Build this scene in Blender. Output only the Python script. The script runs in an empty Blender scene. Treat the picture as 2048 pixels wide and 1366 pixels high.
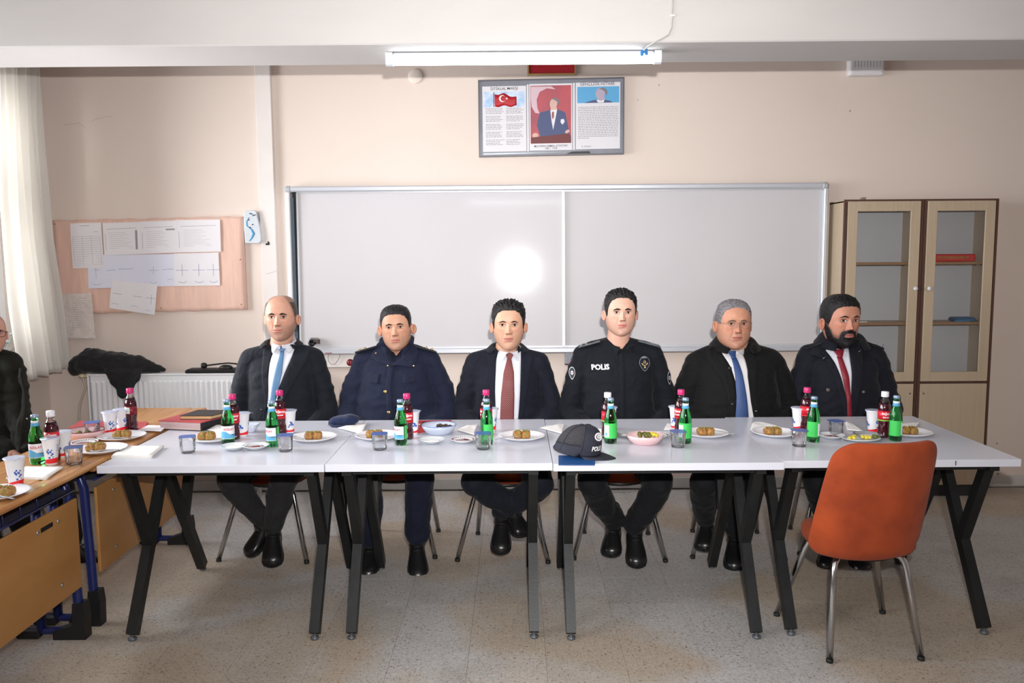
import bpy, bmesh, math, random
import numpy as np
from mathutils import Vector, Matrix
from mathutils.bvhtree import BVHTree
from mathutils import noise as mnoise
random.seed(7)
rng = np.random.default_rng(7)
PI = math.pi
SC = bpy.context.scene
COL = SC.collection

# ------------------------------------------------------------------ camera
FPX, PITCH, YAW, ROLL, CAM_H = 1653.0, .1017, -.003, -.0072, 1.5648
Fv = Vector((math.sin(YAW)*math.cos(PITCH), math.cos(YAW)*math.cos(PITCH), -math.sin(PITCH)))
Rv = Vector((math.cos(YAW), -math.sin(YAW), 0))
Uv = Rv.cross(Fv)
cr, sr = math.cos(ROLL), math.sin(ROLL)
R2 = cr*Rv + sr*Uv
U2 = -sr*Rv + cr*Uv
cam = bpy.data.cameras.new('camera')
cam.sensor_width = 36; cam.lens = FPX*36/2048; cam.clip_start = .05; cam.clip_end = 200
camo = bpy.data.objects.new('camera', cam); COL.objects.link(camo)
camo.matrix_world = Matrix(((R2.x, U2.x, -Fv.x, 0), (R2.y, U2.y, -Fv.y, 0), (R2.z, U2.z, -Fv.z, CAM_H), (0, 0, 0, 1)))
SC.camera = camo
# ------------------------------------------------------------------ world, lights, exposure
SC.view_settings.view_transform = 'Standard'
SC.view_settings.look = 'None'
SC.view_settings.gamma = 1
SC.view_settings.use_curve_mapping = False
SC.view_settings.exposure = 0.0
SC.cycles.max_bounces = 10
SC.cycles.transparent_max_bounces = 12
SC.cycles.sample_clamp_indirect = 6
SC.cycles.caustics_refractive = False
SC.cycles.caustics_reflective = False
W = bpy.data.worlds.new('world'); SC.world = W; W.use_nodes = True
W.node_tree.nodes['Background'].inputs[0].default_value = (.85, .93, 1, 1)
W.node_tree.nodes['Background'].inputs[1].default_value = 1.7
def area(name, loc, size, power, color, rot, spread=PI):
    l = bpy.data.lights.new(name, 'AREA'); l.shape = 'RECTANGLE'; l.size, l.size_y = size
    l.energy = power; l.color = color; l.spread = spread
    o = bpy.data.objects.new(name, l); COL.objects.link(o); o.location = loc; o.rotation_euler = rot
    return o
# daylight standing outside the three windows of the left wall (facing +x)
for yy, pw in ((3.95, 190), (1.35, 115), (-1.3, 45)):
    area('window_daylight', (-3.5, yy, 1.85), (1.6, 2.1), pw, (.98, .98, 1), (0, -PI/2, 0))
# camera flash, held just above the lens
area('camera_flash', (.06, -.02, 1.755), (.055, .035), 54, (1, .97, .95), (PI/2 + .0, 0, 0), spread=1.65)
# two more tube lights, unseen above the frame
area('unseen_tube_light', (.05, .2, 2.62), (1.25, .2), 9, (.93, .95, 1), (0, 0, 0))
area('unseen_tube_light', (.05, 2.0, 2.72), (1.25, .2), 5, (.93, .95, 1), (0, 0, 0))

# ------------------------------------------------------------------ pixel helpers (points read from the photograph, given a real depth)
def ray(px, py):
    a, b = px-1024, py-683
    X = cr*a + sr*b; Yd = -sr*a + cr*b
    return Rv*(X/FPX) + Uv*(-Yd/FPX) + Fv
def at(px, py, Y):
    v = ray(px, py); v = v*(Y/v.y); return Vector((v.x, Y, CAM_H+v.z))
def atZ(px, py, Z):
    v = ray(px, py); v = v*((Z-CAM_H)/v.z); return Vector((v.x, v.y, Z))
def atX(px, py, X):
    v = ray(px, py); v = v*(X/v.x); return Vector((X, v.y, CAM_H+v.z))

# ------------------------------------------------------------------ materials
def srgb(c):
    return tuple(((x/255)/12.92 if x/255 <= .04045 else ((x/255+.055)/1.055)**2.4) for x in c)
MATS = {}
def mat(name, rgb, rough=.6, metal=0, var=0, vscale=6, bump=0, bscale=40, stretch=None, trans=0, ior=1.45,
        spec=.5, bump2=0, b2scale=14, b2dist=.012, emit=None, estr=0, sheen=0, coat=0, sss=0, lin=False, col2=None, alpha=1, attr=None, bdist=.002):
    if name in MATS: return MATS[name]
    m = bpy.data.materials.new(name); m.use_nodes = True; MATS[name] = m
    nt = m.node_tree; b = nt.nodes['Principled BSDF']; L = nt.links
    c = rgb if lin else srgb(rgb)
    b.inputs['Base Color'].default_value = (*c, 1)
    b.inputs['Roughness'].default_value = rough; b.inputs['Metallic'].default_value = metal
    b.inputs['IOR'].default_value = ior; b.inputs['Specular IOR Level'].default_value = spec
    b.inputs['Transmission Weight'].default_value = trans
    b.inputs['Sheen Weight'].default_value = sheen; b.inputs['Coat Weight'].default_value = coat
    b.inputs['Alpha'].default_value = alpha
    if sss:
        b.inputs['Subsurface Weight'].default_value = sss; b.inputs['Subsurface Radius'].default_value = (.01, .004, .002)
        b.inputs['Subsurface Scale'].default_value = 1
    if emit: b.inputs['Emission Color'].default_value = (*emit, 1); b.inputs['Emission Strength'].default_value = estr
    tc = nt.nodes.new('ShaderNodeTexCoord'); vec = tc.outputs['Object']
    if stretch:
        mp = nt.nodes.new('ShaderNodeMapping'); mp.inputs['Scale'].default_value = stretch
        L.new(vec, mp.inputs[0]); vec = mp.outputs[0]
    src = None
    if attr:
        an = nt.nodes.new('ShaderNodeVertexColor'); an.layer_name = attr; src = an.outputs['Color']
        L.new(src, b.inputs['Base Color'])
    if var:
        n = nt.nodes.new('ShaderNodeTexNoise'); n.inputs['Scale'].default_value = vscale; n.inputs['Detail'].default_value = 5
        L.new(vec, n.inputs['Vector'])
        r = nt.nodes.new('ShaderNodeValToRGB')
        if col2:
            c2 = srgb(col2); lo = c2; hi = c
        else:
            lo = tuple(x*(1-var) for x in c); hi = tuple(min(1, x*(1+var)) for x in c)
        r.color_ramp.elements[0].position = .3; r.color_ramp.elements[1].position = .7
        if src:
            lo = (1-var,)*3; hi = (1+var,)*3
        r.color_ramp.elements[0].color = (*lo, 1); r.color_ramp.elements[1].color = (*hi, 1)
        L.new(n.outputs['Fac'], r.inputs[0])
        if src:
            mx = nt.nodes.new('ShaderNodeMix'); mx.data_type = 'RGBA'; mx.blend_type = 'MULTIPLY'; mx.inputs[0].default_value = 1
            L.new(src, mx.inputs[6]); L.new(r.outputs[0], mx.inputs[7]); L.new(mx.outputs[2], b.inputs['Base Color'])
        else:
            L.new(r.outputs[0], b.inputs['Base Color'])
    if bump:
        n2 = nt.nodes.new('ShaderNodeTexNoise'); n2.inputs['Scale'].default_value = bscale; n2.inputs['Detail'].default_value = 4
        L.new(vec, n2.inputs['Vector'])
        bp = nt.nodes.new('ShaderNodeBump'); bp.inputs['Strength'].default_value = bump; bp.inputs['Distance'].default_value = bdist
        L.new(n2.outputs['Fac'], bp.inputs['Height']); L.new(bp.outputs[0], b.inputs['Normal'])
        if bump2:
            n3 = nt.nodes.new('ShaderNodeTexNoise'); n3.inputs['Scale'].default_value = b2scale; n3.inputs['Detail'].default_value = 2; n3.inputs['Distortion'].default_value = 1.2
            L.new(vec, n3.inputs['Vector']); b3 = nt.nodes.new('ShaderNodeBump'); b3.inputs['Strength'].default_value = bump2; b3.inputs['Distance'].default_value = b2dist
            L.new(n3.outputs['Fac'], b3.inputs['Height']); L.new(b3.outputs[0], bp.inputs['Normal'])
    return m

def thin_glass(name, tint=(1, 1, 1), rough=.02, refl=1.0, body=0.0):
    """a pane: what is behind shows through, the sky and lamps mirror in it"""
    if name in MATS: return MATS[name]
    m = bpy.data.materials.new(name); m.use_nodes = True; nt = m.node_tree; MATS[name] = m; L = nt.links; nt.nodes.remove(nt.nodes['Principled BSDF'])
    t = nt.nodes.new('ShaderNodeBsdfTransparent'); t.inputs[0].default_value = (*tint, 1)
    g = nt.nodes.new('ShaderNodeBsdfGlossy'); g.inputs['Roughness'].default_value = rough
    f = nt.nodes.new('ShaderNodeFresnel'); f.inputs[0].default_value = 1.45
    k = nt.nodes.new('ShaderNodeMath'); k.operation = 'MULTIPLY'; k.inputs[1].default_value = refl; L.new(f.outputs[0], k.inputs[0])
    x = nt.nodes.new('ShaderNodeMixShader'); L.new(k.outputs[0], x.inputs[0])
    src = t.outputs[0]
    if body:
        gl = nt.nodes.new('ShaderNodeBsdfRefraction'); gl.inputs['IOR'].default_value = 1.33; gl.inputs['Roughness'].default_value = .02
        y = nt.nodes.new('ShaderNodeMixShader'); y.inputs[0].default_value = body; L.new(t.outputs[0], y.inputs[1]); L.new(gl.outputs[0], y.inputs[2]); src = y.outputs[0]
    L.new(src, x.inputs[1]); L.new(g.outputs[0], x.inputs[2]); L.new(x.outputs[0], nt.nodes['Material Output'].inputs[0])
    return m

# ------------------------------------------------------------------ mesh builder
LOC = {}
class MB:
    def __init__(s): s.v = []; s.f = []; s.sm = []; s.mi = []; s.cols = None; s.m = 0
    def add(s, v, f, smooth=False):
        o = len(s.v); s.v += [tuple(p) for p in v]; s.f += [tuple(i+o for i in q) for q in f]
        s.sm += [smooth]*len(f); s.mi += [s.m]*len(f); return s
    def box(s, x0, x1, y0, y1, z0, z1, bev=0):
        if bev:
            b = min(bev, (x1-x0)/2.01, (y1-y0)/2.01, (z1-z0)/2.01)
            v = []; 
            for (zz, ins) in ((z0, b), (z0+b, 0), (z1-b, 0), (z1, b)):
                X0, X1, Y0, Y1 = x0+ins, x1-ins, y0+ins, y1-ins
                k = b if ins == 0 else b*.2
                v += [(X0+k, Y0, zz), (X1-k, Y0, zz), (X1, Y0+k, zz), (X1, Y1-k, zz), (X1-k, Y1, zz), (X0+k, Y1, zz), (X0, Y1-k, zz), (X0, Y0+k, zz)]
            f = [tuple(reversed(range(8))), tuple(range(24, 32))]
            for r in range(3):
                for i in range(8):
                    j = (i+1) % 8; f.append((r*8+i, r*8+j, r*8+8+j, r*8+8+i))
            return s.add(v, f)
        v = [(x0, y0, z0), (x1, y0, z0), (x1, y1, z0), (x0, y1, z0), (x0, y0, z1), (x1, y0, z1), (x1, y1, z1), (x0, y1, z1)]
        return s.add(v, [(3, 2, 1, 0), (4, 5, 6, 7), (0, 1, 5, 4), (1, 2, 6, 5), (2, 3, 7, 6), (3, 0, 4, 7)])
    def bar(s, p, q, w, h, up=(0, 0, 1)):
        p, q = Vector(p), Vector(q); d = (q-p).normalized(); u = Vector(up)
        a = d.cross(u); 
        if a.length < 1e-4: a = d.cross(Vector((1, 0, 0)))
        a.normalize(); b = a.cross(d)
        v = [c+sa*a*w/2+sb*b*h/2 for c in (p, q) for sa, sb in ((-1, -1), (1, -1), (1, 1), (-1, 1))]
        return s.add(v, [(0, 1, 2, 3), (7, 6, 5, 4), (0, 4, 5, 1), (1, 5, 6, 2), (2, 6, 7, 3), (3, 7, 4, 0)])
    def lathe(s, prof, n=24, c=(0, 0, 0), sx=1, sy=1, smooth=True, ang=0, caps=True):
        v = []; f = []
        for r, z in prof:
            for i in range(n):
                a = 2*PI*i/n+ang; v.append((c[0]+r*sx*math.cos(a), c[1]+r*sy*math.sin(a), c[2]+z))
        for k in range(len(prof)-1):
            for i in range(n):
                j = (i+1) % n; f.append((k*n+i, k*n+j, (k+1)*n+j, (k+1)*n+i))
        if caps: f.append(tuple(reversed(range(n)))); f.append(tuple(range((len(prof)-1)*n, len(prof)*n)))
        return s.add(v, f, smooth)
    def tube(s, pts, rad, n=10, ry=None, smooth=True, up=(0, 0, 1), caps=True):
        pts = [Vector(p) for p in pts]; K = len(pts)
        if not hasattr(rad, '__len__'): rad = [rad]*K
        if ry is None: ry = rad
        elif not hasattr(ry, '__len__'): ry = [ry]*K
        v = []; f = []; a0 = None
        for k in range(K):
            d = (pts[min(k+1, K-1)]-pts[max(k-1, 0)]).normalized()
            if a0 is None:
                u = Vector(up); a = d.cross(u)
                if a.length < 1e-3: a = d.cross(Vector((0, 1, 0)))
            else: a = a0 - d*a0.dot(d)
            a.normalize(); a0 = a; b = a.cross(d)
            for i in range(n):
                t = 2*PI*i/n; v.append(pts[k]+a*rad[k]*math.cos(t)+b*ry[k]*math.sin(t))
        for k in range(K-1):
            for i in range(n):
                j = (i+1) % n; f.append((k*n+i, (k+1)*n+i, (k+1)*n+j, k*n+j))
        if caps: f.append(tuple(range(n))); f.append(tuple(reversed(range((K-1)*n, K*n))))
        return s.add(v, f, smooth)
    def ball(s, c, r, n=14, m=9, M=None, smooth=True):
        rx, ry, rz = (r, r, r) if not hasattr(r, '__len__') else r
        v = [(0, 0, rz)]; f = []
        for k in range(1, m):
            ph = PI*k/m
            for i in range(n):
                a = 2*PI*i/n; v.append((rx*math.sin(ph)*math.cos(a), ry*math.sin(ph)*math.sin(a), rz*math.cos(ph)))
        v.append((0, 0, -rz)); last = len(v)-1
        for i in range(n):
            j = (i+1) % n; f.append((0, 1+i, 1+j)); f.append((last, 1+(m-2)*n+j, 1+(m-2)*n+i))
        for k in range(m-2):
            for i in range(n):
                j = (i+1) % n; f.append((1+k*n+i, 1+(k+1)*n+i, 1+(k+1)*n+j, 1+k*n+j))
        c = Vector(c)
        if M is not None: v = [M @ Vector(p) for p in v]
        return s.add([Vector(p)+c for p in v], f, smooth)
    def capsule(s, p, q, r0, r1, n=14, sy=1):
        p, q = Vector(p), Vector(q); d = (q-p); L = d.length; d.normalize()
        P = []; R = []
        for t in (-1, -.92, -.7, -.38, 0): P.append(p+d*r0*t); R.append(r0*math.sqrt(max(.0004, 1-t*t)))
        for t in (.25, .5, .75): P.append(p+(q-p)*t); R.append(r0+(r1-r0)*t)
        for t in (0, .38, .7, .92, 1): P.append(q+d*r1*t); R.append(r1*math.sqrt(max(.0004, 1-t*t)))
        return s.tube(P, R, n)
    def prism(s, poly, a, b, axis='y', smooth=False):
        n = len(poly)
        mk = {'y': lambda p, t: (p[0], t, p[1]), 'x': lambda p, t: (t, p[0], p[1]), 'z': lambda p, t: (p[0], p[1], t)}[axis]
        v = [mk(p, a) for p in poly]+[mk(p, b) for p in poly]
        f = [tuple(range(n)), tuple(reversed(range(n, 2*n)))]+[(i, n+i, n+(i+1) % n, (i+1) % n) for i in range(n)]
        return s.add(v, f, smooth)
    def grid(s, P, smooth=True, closed=False, flip=False):
        P = np.asarray(P); a, b = P.shape[:2]; f = []
        for i in range(a-1):
            for j in range(b if closed else b-1):
                q = (i*b+j, i*b+(j+1) % b, (i+1)*b+(j+1) % b, (i+1)*b+j)
                f.append(q[::-1] if flip else q)
        return s.add([tuple(p) for p in P.reshape(-1, 3)], f, smooth)
    def slab(s, P, t, smooth=True):
        """grid with thickness vector t (3,) or per-point normals"""
        P = np.asarray(P); a, b = P.shape[:2]; Q = P+np.asarray(t); o = len(s.v)
        s.grid(P, smooth, flip=True); s.grid(Q, smooth); f = []
        for j in range(b-1):
            f += [(j, j+1, a*b+j+1, a*b+j), ((a-1)*b+j+1, (a-1)*b+j, a*b+(a-1)*b+j, a*b+(a-1)*b+j+1)]
        for i in range(a-1):
            f += [((i+1)*b, i*b, a*b+i*b, a*b+(i+1)*b), (i*b+b-1, (i+1)*b+b-1, a*b+(i+1)*b+b-1, a*b+i*b+b-1)]
        s.f += [tuple(q+o for q in g) for g in f]; s.sm += [smooth]*len(f); s.mi += [s.m]*len(f)
        return s
    def xf(s, M):
        s.v = [tuple(M @ Vector(p)) for p in s.v]; return s
    def noise(s, amp, sc, seed=0):
        s.v = [tuple(Vector(p)+Vector(mnoise.noise_vector(Vector(p)*sc+Vector((seed, seed*1.7, 0))))*amp) for p in s.v]; return s
    def build(s, name, m, parent=None, fixn=True):
        me = bpy.data.meshes.new(name); o0 = LOC.get(parent.name, Vector((0, 0, 0))) if parent else Vector((0, 0, 0))
        me.from_pydata([(p[0]-o0.x, p[1]-o0.y, p[2]-o0.z) for p in s.v], [], s.f)
        ms = m if isinstance(m, (list, tuple)) else [m]
        for x in ms: me.materials.append(x)
        me.polygons.foreach_set('use_smooth', s.sm)
        if len(ms) > 1: me.polygons.foreach_set('material_index', s.mi)
        if s.cols is not None:
            ca = me.color_attributes.new('paint', 'FLOAT_COLOR', 'POINT')
            ca.data.foreach_set('color', np.c_[np.asarray(s.cols), np.ones(len(s.cols))].astype(np.float32).ravel())
        me.update()
        if fixn and len(s.f) < 60000:
            bm = bmesh.new(); bm.from_mesh(me); bmesh.ops.recalc_face_normals(bm, faces=bm.faces); bm.to_mesh(me); bm.free()
        o = bpy.data.objects.new(name, me); COL.objects.link(o)
        if parent: o.parent = parent
        LOC[o.name] = o0.copy() if parent else Vector((0, 0, 0))
        return o
def tag(o, label=None, cat=None, group=None, kind=None):
    if label: o['label'] = label
    if cat: o['category'] = cat
    if group: o['group'] = group
    if kind: o['kind'] = kind
    return o
def thing(name, label, cat, loc=(0, 0, 0), group=None):
    o = bpy.data.objects.new(name, None); COL.objects.link(o); o.location = loc; o.empty_display_size = .1
    LOC[o.name] = Vector(loc); return tag(o, label, cat, group)
def copy_tree(o, parent=None):
    c = o.copy(); COL.objects.link(c); LOC[c.name] = LOC[o.name].copy()
    if parent: c.parent = parent
    for ch in list(o.children): copy_tree(ch, c)
    return c
def struct(name, mb, m, parent=None):
    o = mb.build(name, m, parent)
    if not parent: o['kind'] = 'structure'
    return o
def bevel(o, w=.002, seg=2):
    b = o.modifiers.new('bevel', 'BEVEL'); b.width = w; b.segments = seg; b.limit_method = 'ANGLE'; b.angle_limit = .7; return o
_tc = {}
def text_mesh(txt, size, bold=0, align='CENTER', ext=0):
    """flat lettering in the xz plane, facing -y, centred; returns verts, faces"""
    k = (txt, size, bold, align, ext)
    if k in _tc: return _tc[k]
    cu = bpy.data.curves.new('t', 'FONT'); cu.body = txt; cu.size = size; cu.align_x = align; cu.align_y = 'CENTER'
    cu.offset = bold; cu.resolution_u = 2; cu.extrude = ext
    o = bpy.data.objects.new('t', cu); COL.objects.link(o)
    dg = bpy.context.evaluated_depsgraph_get(); me = bpy.data.meshes.new_from_object(o.evaluated_get(dg))
    v = [(p.co.x, -p.co.z, p.co.y) for p in me.vertices]; f = [tuple(p.vertices) for p in me.polygons]
    bpy.data.objects.remove(o); bpy.data.curves.remove(cu); bpy.data.meshes.remove(me)
    _tc[k] = (v, f); return v, f
def text(mb, txt, size, c, bold=0, align='CENTER', sx=1, rot=0):
    v, f = text_mesh(txt, size, bold, align); ca, sa = math.cos(rot), math.sin(rot)
    return mb.add([(c[0]+(p[0]*ca-p[2]*sa)*sx, c[1], c[2]+p[0]*sa+p[2]*ca) for p in v], f)
def text_round(mb, txt, size, r, z, ang=-PI/2, bold=0, c=(0, 0), sx=1):
    v, f = text_mesh(txt, size, bold)
    return mb.add([(c[0]+r*math.cos(ang+p[0]*sx/r), c[1]+r*math.sin(ang+p[0]*sx/r), z+p[2]) for p in v], f)
# ================================================================== THE ROOM
WY = 5.48; XL = -3.12; XR = 5.2; YB = -3.2; ZC = 2.98
BY0, BY1, BZ = 3.75, 4.135, 2.5
m_wall = mat('wall_paint', (222, 208, 198), .75, var=.03, vscale=1.3, bump=.25, bscale=35)
m_white = mat('white_plaster', (196, 193, 191), .8, var=.03, vscale=2, bump=.5, bscale=9, stretch=(1, 1, 3))
m_skirt = mat('skirting_paint', (196, 194, 190), .6, var=.1, vscale=8)
m_trunk = mat('trunking_plastic', (226, 220, 216), .45, var=.03, vscale=5)
# terrazzo
def terrazzo():
    m = bpy.data.materials.new('terrazzo'); m.use_nodes = True; nt = m.node_tree; L = nt.links; b = nt.nodes['Principled BSDF']
    N = nt.nodes.new
    g = N('ShaderNodeNewGeometry'); pos = g.outputs['Position']
    def ramp(inp, stops):
        r = N('ShaderNodeValToRGB'); e = r.color_ramp.elements
        while len(e) < len(stops): e.new(.5)
        for k, (p, c) in enumerate(stops): e[k].position = p; e[k].color = (*c, 1) if hasattr(c, '__len__') else (c, c, c, 1)
        L.new(inp, r.inputs[0]); return r.outputs[0]
    def mix(f, a, c, mode='MIX'):
        x = N('ShaderNodeMix'); x.data_type = 'RGBA'; x.blend_type = mode
        if isinstance(f, float): x.inputs[0].default_value = f
        else: L.new(f, x.inputs[0])
        for s, k in ((a, 6), (c, 7)):
            if hasattr(s, 'links') or hasattr(s, 'is_linked'): L.new(s, x.inputs[k])
            else: x.inputs[k].default_value = (*srgb(s), 1)
        return x.outputs[2]
    def noise_(sc, det=4, vec=pos, dist=0):
        n = N('ShaderNodeTexNoise'); n.inputs['Scale'].default_value = sc; n.inputs['Detail'].default_value = det
        n.inputs['Distortion'].default_value = dist; L.new(vec, n.inputs['Vector']); return n.outputs['Fac']
    base = mix(ramp(noise_(70, 5), [(.3, 0), (.7, 1)]), (168, 166, 164), (194, 192, 190))
    # large stains, as on the real floor
    st = ramp(noise_(.9, 3, dist=.3), [(.47, 0), (.56, 1)])
    base = mix(st, base, mix(.6, base, (172, 150, 118)))
    st2 = ramp(noise_(2.3, 5, dist=.6), [(.5, 0), (.8, .55)])
    base = mix(st2, base, (140, 135, 129))
    def chips(scale, thr, col, seed, var):
        mp = N('ShaderNodeMapping'); mp.inputs['Location'].default_value = (seed, seed*.7, 0)
        mp.inputs['Scale'].default_value = (1, 1.6, 1)
        nv = N('ShaderNodeTexNoise'); nv.inputs['Scale'].default_value = scale*.7; L.new(pos, nv.inputs['Vector'])
        va_ = N('ShaderNodeVectorMath'); va_.operation = 'MULTIPLY_ADD'; L.new(nv.outputs['Color'], va_.inputs[0]); va_.inputs[1].default_value = (.9/scale,)*3; L.new(pos, va_.inputs[2]); L.new(va_.outputs[0], mp.inputs[0])
        v = N('ShaderNodeTexVoronoi'); v.inputs['Scale'].default_value = scale; L.new(mp.outputs[0], v.inputs['Vector'])
        d = ramp(v.outputs['Distance'], [(thr, 1), (thr+.05, 0)])
        sel = N('ShaderNodeSeparateColor'); L.new(v.outputs['Color'], sel.inputs[0])
        s2 = ramp(sel.outputs[0], [(var, 0), (var+.02, 1)])
        mm = N('ShaderNodeMath'); mm.operation = 'MULTIPLY'; L.new(d, mm.inputs[0]); L.new(s2, mm.inputs[1])
        m2 = N('ShaderNodeMath'); m2.operation = 'MULTIPLY'; m2.inputs[1].default_value = .72; L.new(mm.outputs[0], m2.inputs[0])
        return m2.outputs[0], col
    for sc, th, c, sd, va in ((58, .27, (136, 84, 66), 3, .84), (84, .27, (92, 86, 80), 9, .70), (75, .26, (196, 190, 180), 15, .6), (110, .26, (112, 103, 94), 21, .6), (34, .17, (142, 88, 70), 31, .86)):
        f, col = chips(sc, th, c, sd, va); base = mix(f, base, col)
    # tone differing from tile to tile
    ob = N('ShaderNodeObjectInfo'); t = ramp(ob.outputs['Random'], [(0, .93), (1, 1.0)])
    base = mix(1.0, base, t, 'MULTIPLY')
    L.new(base, b.inputs['Base Color'])
    L.new(ramp(noise_(6, 4), [(.3, .38), (.7, .62)]), b.inputs['Roughness'])
    bp = N('ShaderNodeBump'); bp.inputs['Strength'].default_value = .15; bp.inputs['Distance'].default_value = .001
    L.new(noise_(80, 3), bp.inputs['Height']); L.new(bp.outputs[0], b.inputs['Normal'])
    return m
m_terr = terrazzo()
m_grout = mat('grout', (104, 99, 94), .9)
fl = struct('floor', MB().box(XL-.2, XR+.2, YB-.2, WY+.2, -.1, -.006), m_grout)
# tiles near the camera's view are pieces of their own; past them the slab goes on
TS = .305
ty0 = 5.13-8*TS
struct('floor_rear', MB().box(XL-.2, XR+.2, YB-.2, ty0-.002, -.0055, 0), m_terr, fl)
tm = MB().box(.0005, TS-.0005, .0005, TS-.0005, -.0055, 0).build('tile', m_terr, fl)
first = True
nx = 24
for j in range(9):
    for i in range(nx):
        x = XL-.12+i*TS; y = ty0+j*TS
        if first: o = tm; first = False
        else: o = tm.copy(); COL.objects.link(o)
        o.location = (x, y, random.uniform(-.0003, 0))
xe = XL-.12+nx*TS
struct('floor_side', MB().box(xe+.001, XR+.2, ty0, WY+.2, -.0055, 0), m_terr, fl)

wbk = struct('wall_back', MB().box(XL-.25, XR+.2, WY, WY+.2, -.1, ZC+.1), m_wall)
wl = MB()
wins = [(3.0, 5.20), (.35, 2.4), (-2.3, -.3)]
zs0, zs1 = .92, 2.62
ys = [YB-.2]+[v for p in sorted(wins) for v in p]+[WY+.05]
for k in range(0, len(ys), 2): wl.box(XL-.25, XL, ys[k], ys[k+1], -.1, ZC+.1)
for a, b in wins: wl.box(XL-.25, XL, a, b, -.1, zs0); wl.box(XL-.25, XL, a, b, zs1, ZC+.1)
struct('wall_left', wl, m_wall)
struct('wall_right', MB().box(XR, XR+.2, YB-.2, WY+.2, -.1, ZC+.1), m_wall)
struct('wall_front', MB().box(XL-.2, XR+.2, YB-.2, YB, -.1, ZC+.1), m_wall)
struct('ceiling', MB().box(XL-.25, XR+.2, YB-.2, WY+.2, ZC, ZC+.15), m_white)
bm_ = MB().box(XL, XR, BY0, BY1, BZ, ZC, bev=.006)
struct('beam', bm_, m_white)
struct('baseboard_back', MB().box(-3.10, 2.06, WY-.012, WY, 0, .075, bev=.003).box(3.04, XR, WY-.012, WY, 0, .075, bev=.003), m_skirt)
m_crack = mat('crack_line', (150, 132, 116), .95)  # thin dark ribbons mark the wall cracks
for pts in ([(127, 250), (138, 248), (148, 248), (158, 246), (165, 250), (172, 256)], [(184, 242), (192, 238), (203, 236), (212, 233), (224, 234)], [(532, 548), (545, 545), (553, 541)]):
    on_t = pts[0][0] > 500; P_ = [at(x, y, WY-(.036 if on_t else .0005)) for x, y in pts]
    MB().grid(np.array([[(p.x, p.y, p.z-.0009), (p.x, p.y, p.z+.0007)] for p in P_]), smooth=False).build('crack', m_crack, wbk)
for px_, py_, r_ in ((1994, 887, .007), (1972, 858, .007), (1996, 948, .008), (1700, 222, .006), (1276, 200, .004), (1318, 170, .005)):
    p = at(px_, py_, WY-.0006); MB().lathe([(.0005, 0), (r_, 0), (r_*.9, .0008), (.0005, .0012)], 12).xf(Matrix.Translation(p) @ Matrix.Rotation(PI/2, 4, 'X')).build('plaster_mark', mat('plaster_mark', (168, 154, 142), .9, var=.2, vscale=60), wbk)
struct('trim_1', MB().box(-1.3, 2.06, WY-.014, WY, .485, .51, bev=.003), m_wall)
# windows
m_pvc = mat('window_plastic', (225, 226, 228), .35)
m_glass = thin_glass('window_glass')
m_blue_fr = mat('blue_reveal_strip', (70, 84, 130), .5)
for n, (a, b) in enumerate(sorted(wins, reverse=True)):
    fr = MB(); t = .055
    fr.box(XL-.16, XL-.09, a, b, zs0, zs0+t).box(XL-.16, XL-.09, a, b, zs1-t, zs1)
    fr.box(XL-.16, XL-.09, a, a+t, zs0+t, zs1-t).box(XL-.16, XL-.09, b-t, b, zs0+t, zs1-t)
    mid = (a+b)/2
    fr.box(XL-.155, XL-.095, mid-.03, mid+.03, zs0+t, zs1-t)
    fr.box(XL-.15, XL-.098, a+t, b-t, 1.93, 1.99)
    w = struct('window_%d' % (n+1), fr, m_pvc)
    for y0, y1 in ((a+t, mid-.03), (mid+.03, b-t)):
        for z0, z1 in ((zs0+t, 1.93), (1.99, zs1-t)):
            MB().box(XL-.128, XL-.122, y0, y1, z0, z1).build('pane', m_glass, w)
    MB().box(XL-.09, XL+.04, a-.03, b+.03, zs0-.03, zs0, bev=.005).build('window_sill', m_pvc, w)
    if n == 0: MB().box(XL-.118, XL-.092, b-t-.03, b-t, zs0+t, 1.93).build('blue_strip', m_blue_fr, w)  # narrow blue strip along the far jamb
# pink house across the street, a sliver of it shows beside the curtain
m_pink = mat('pink_render', (226, 150, 138), .9, var=.05)
m_roof = mat('roof_tile', (130, 70, 56), .9)
hs = thing('house', 'pink rendered house outside the window at the left edge', 'house', (-9, 9, -3))
MB().box(-12, -6.5, 7.2, 12, -3, 2.1).build('wall', m_pink, hs)
MB().prism([(7.0, 2.1), (12.2, 2.1), (9.6, 3.3)], -12.3, -6.3, 'x').build('roof', m_roof, hs)
for wy in (8.0, 9.5, 11.0): MB().box(-6.56, -6.46, wy, wy+.7, .2, 1.4).build('window', mat('dark_glass', (60, 70, 84), .2), hs)
# items on the window sill seen over the shoulder of the bald man
sg = thing('flower_pot', 'small pale patterned pot on the window sill beside the curtain', 'flower pot', (XL-.02, 5.0, zs0))
m_pot = mat('speckled_pot', (206, 204, 214), .5, var=.5, vscale=60, col2=(110, 112, 128))
MB().lathe([(.03, 0), (.038, .01), (.045, .07), (.048, .08), (.043, .08), (.038, .06)], 18, (XL-.02, 5.0, zs0)).build('pot', m_pot, sg)
pl_ = MB()
for k in range(14):
    a = k*2.4; r = .02+.02*(k % 3); p = Vector((XL-.02+math.cos(a)*r*.6, 5.0+math.sin(a)*r*.6, zs0+.075))
    q = p+Vector((math.cos(a)*r, math.sin(a)*r, .06+.02*(k % 4)))
    pl_.ball(q, (.014, .014, .009), 8, 5); pl_.tube([p, q], .002, 5)
pl_.build('leaves', mat('silver_leaf', (168, 178, 176), .6), sg)

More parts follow.
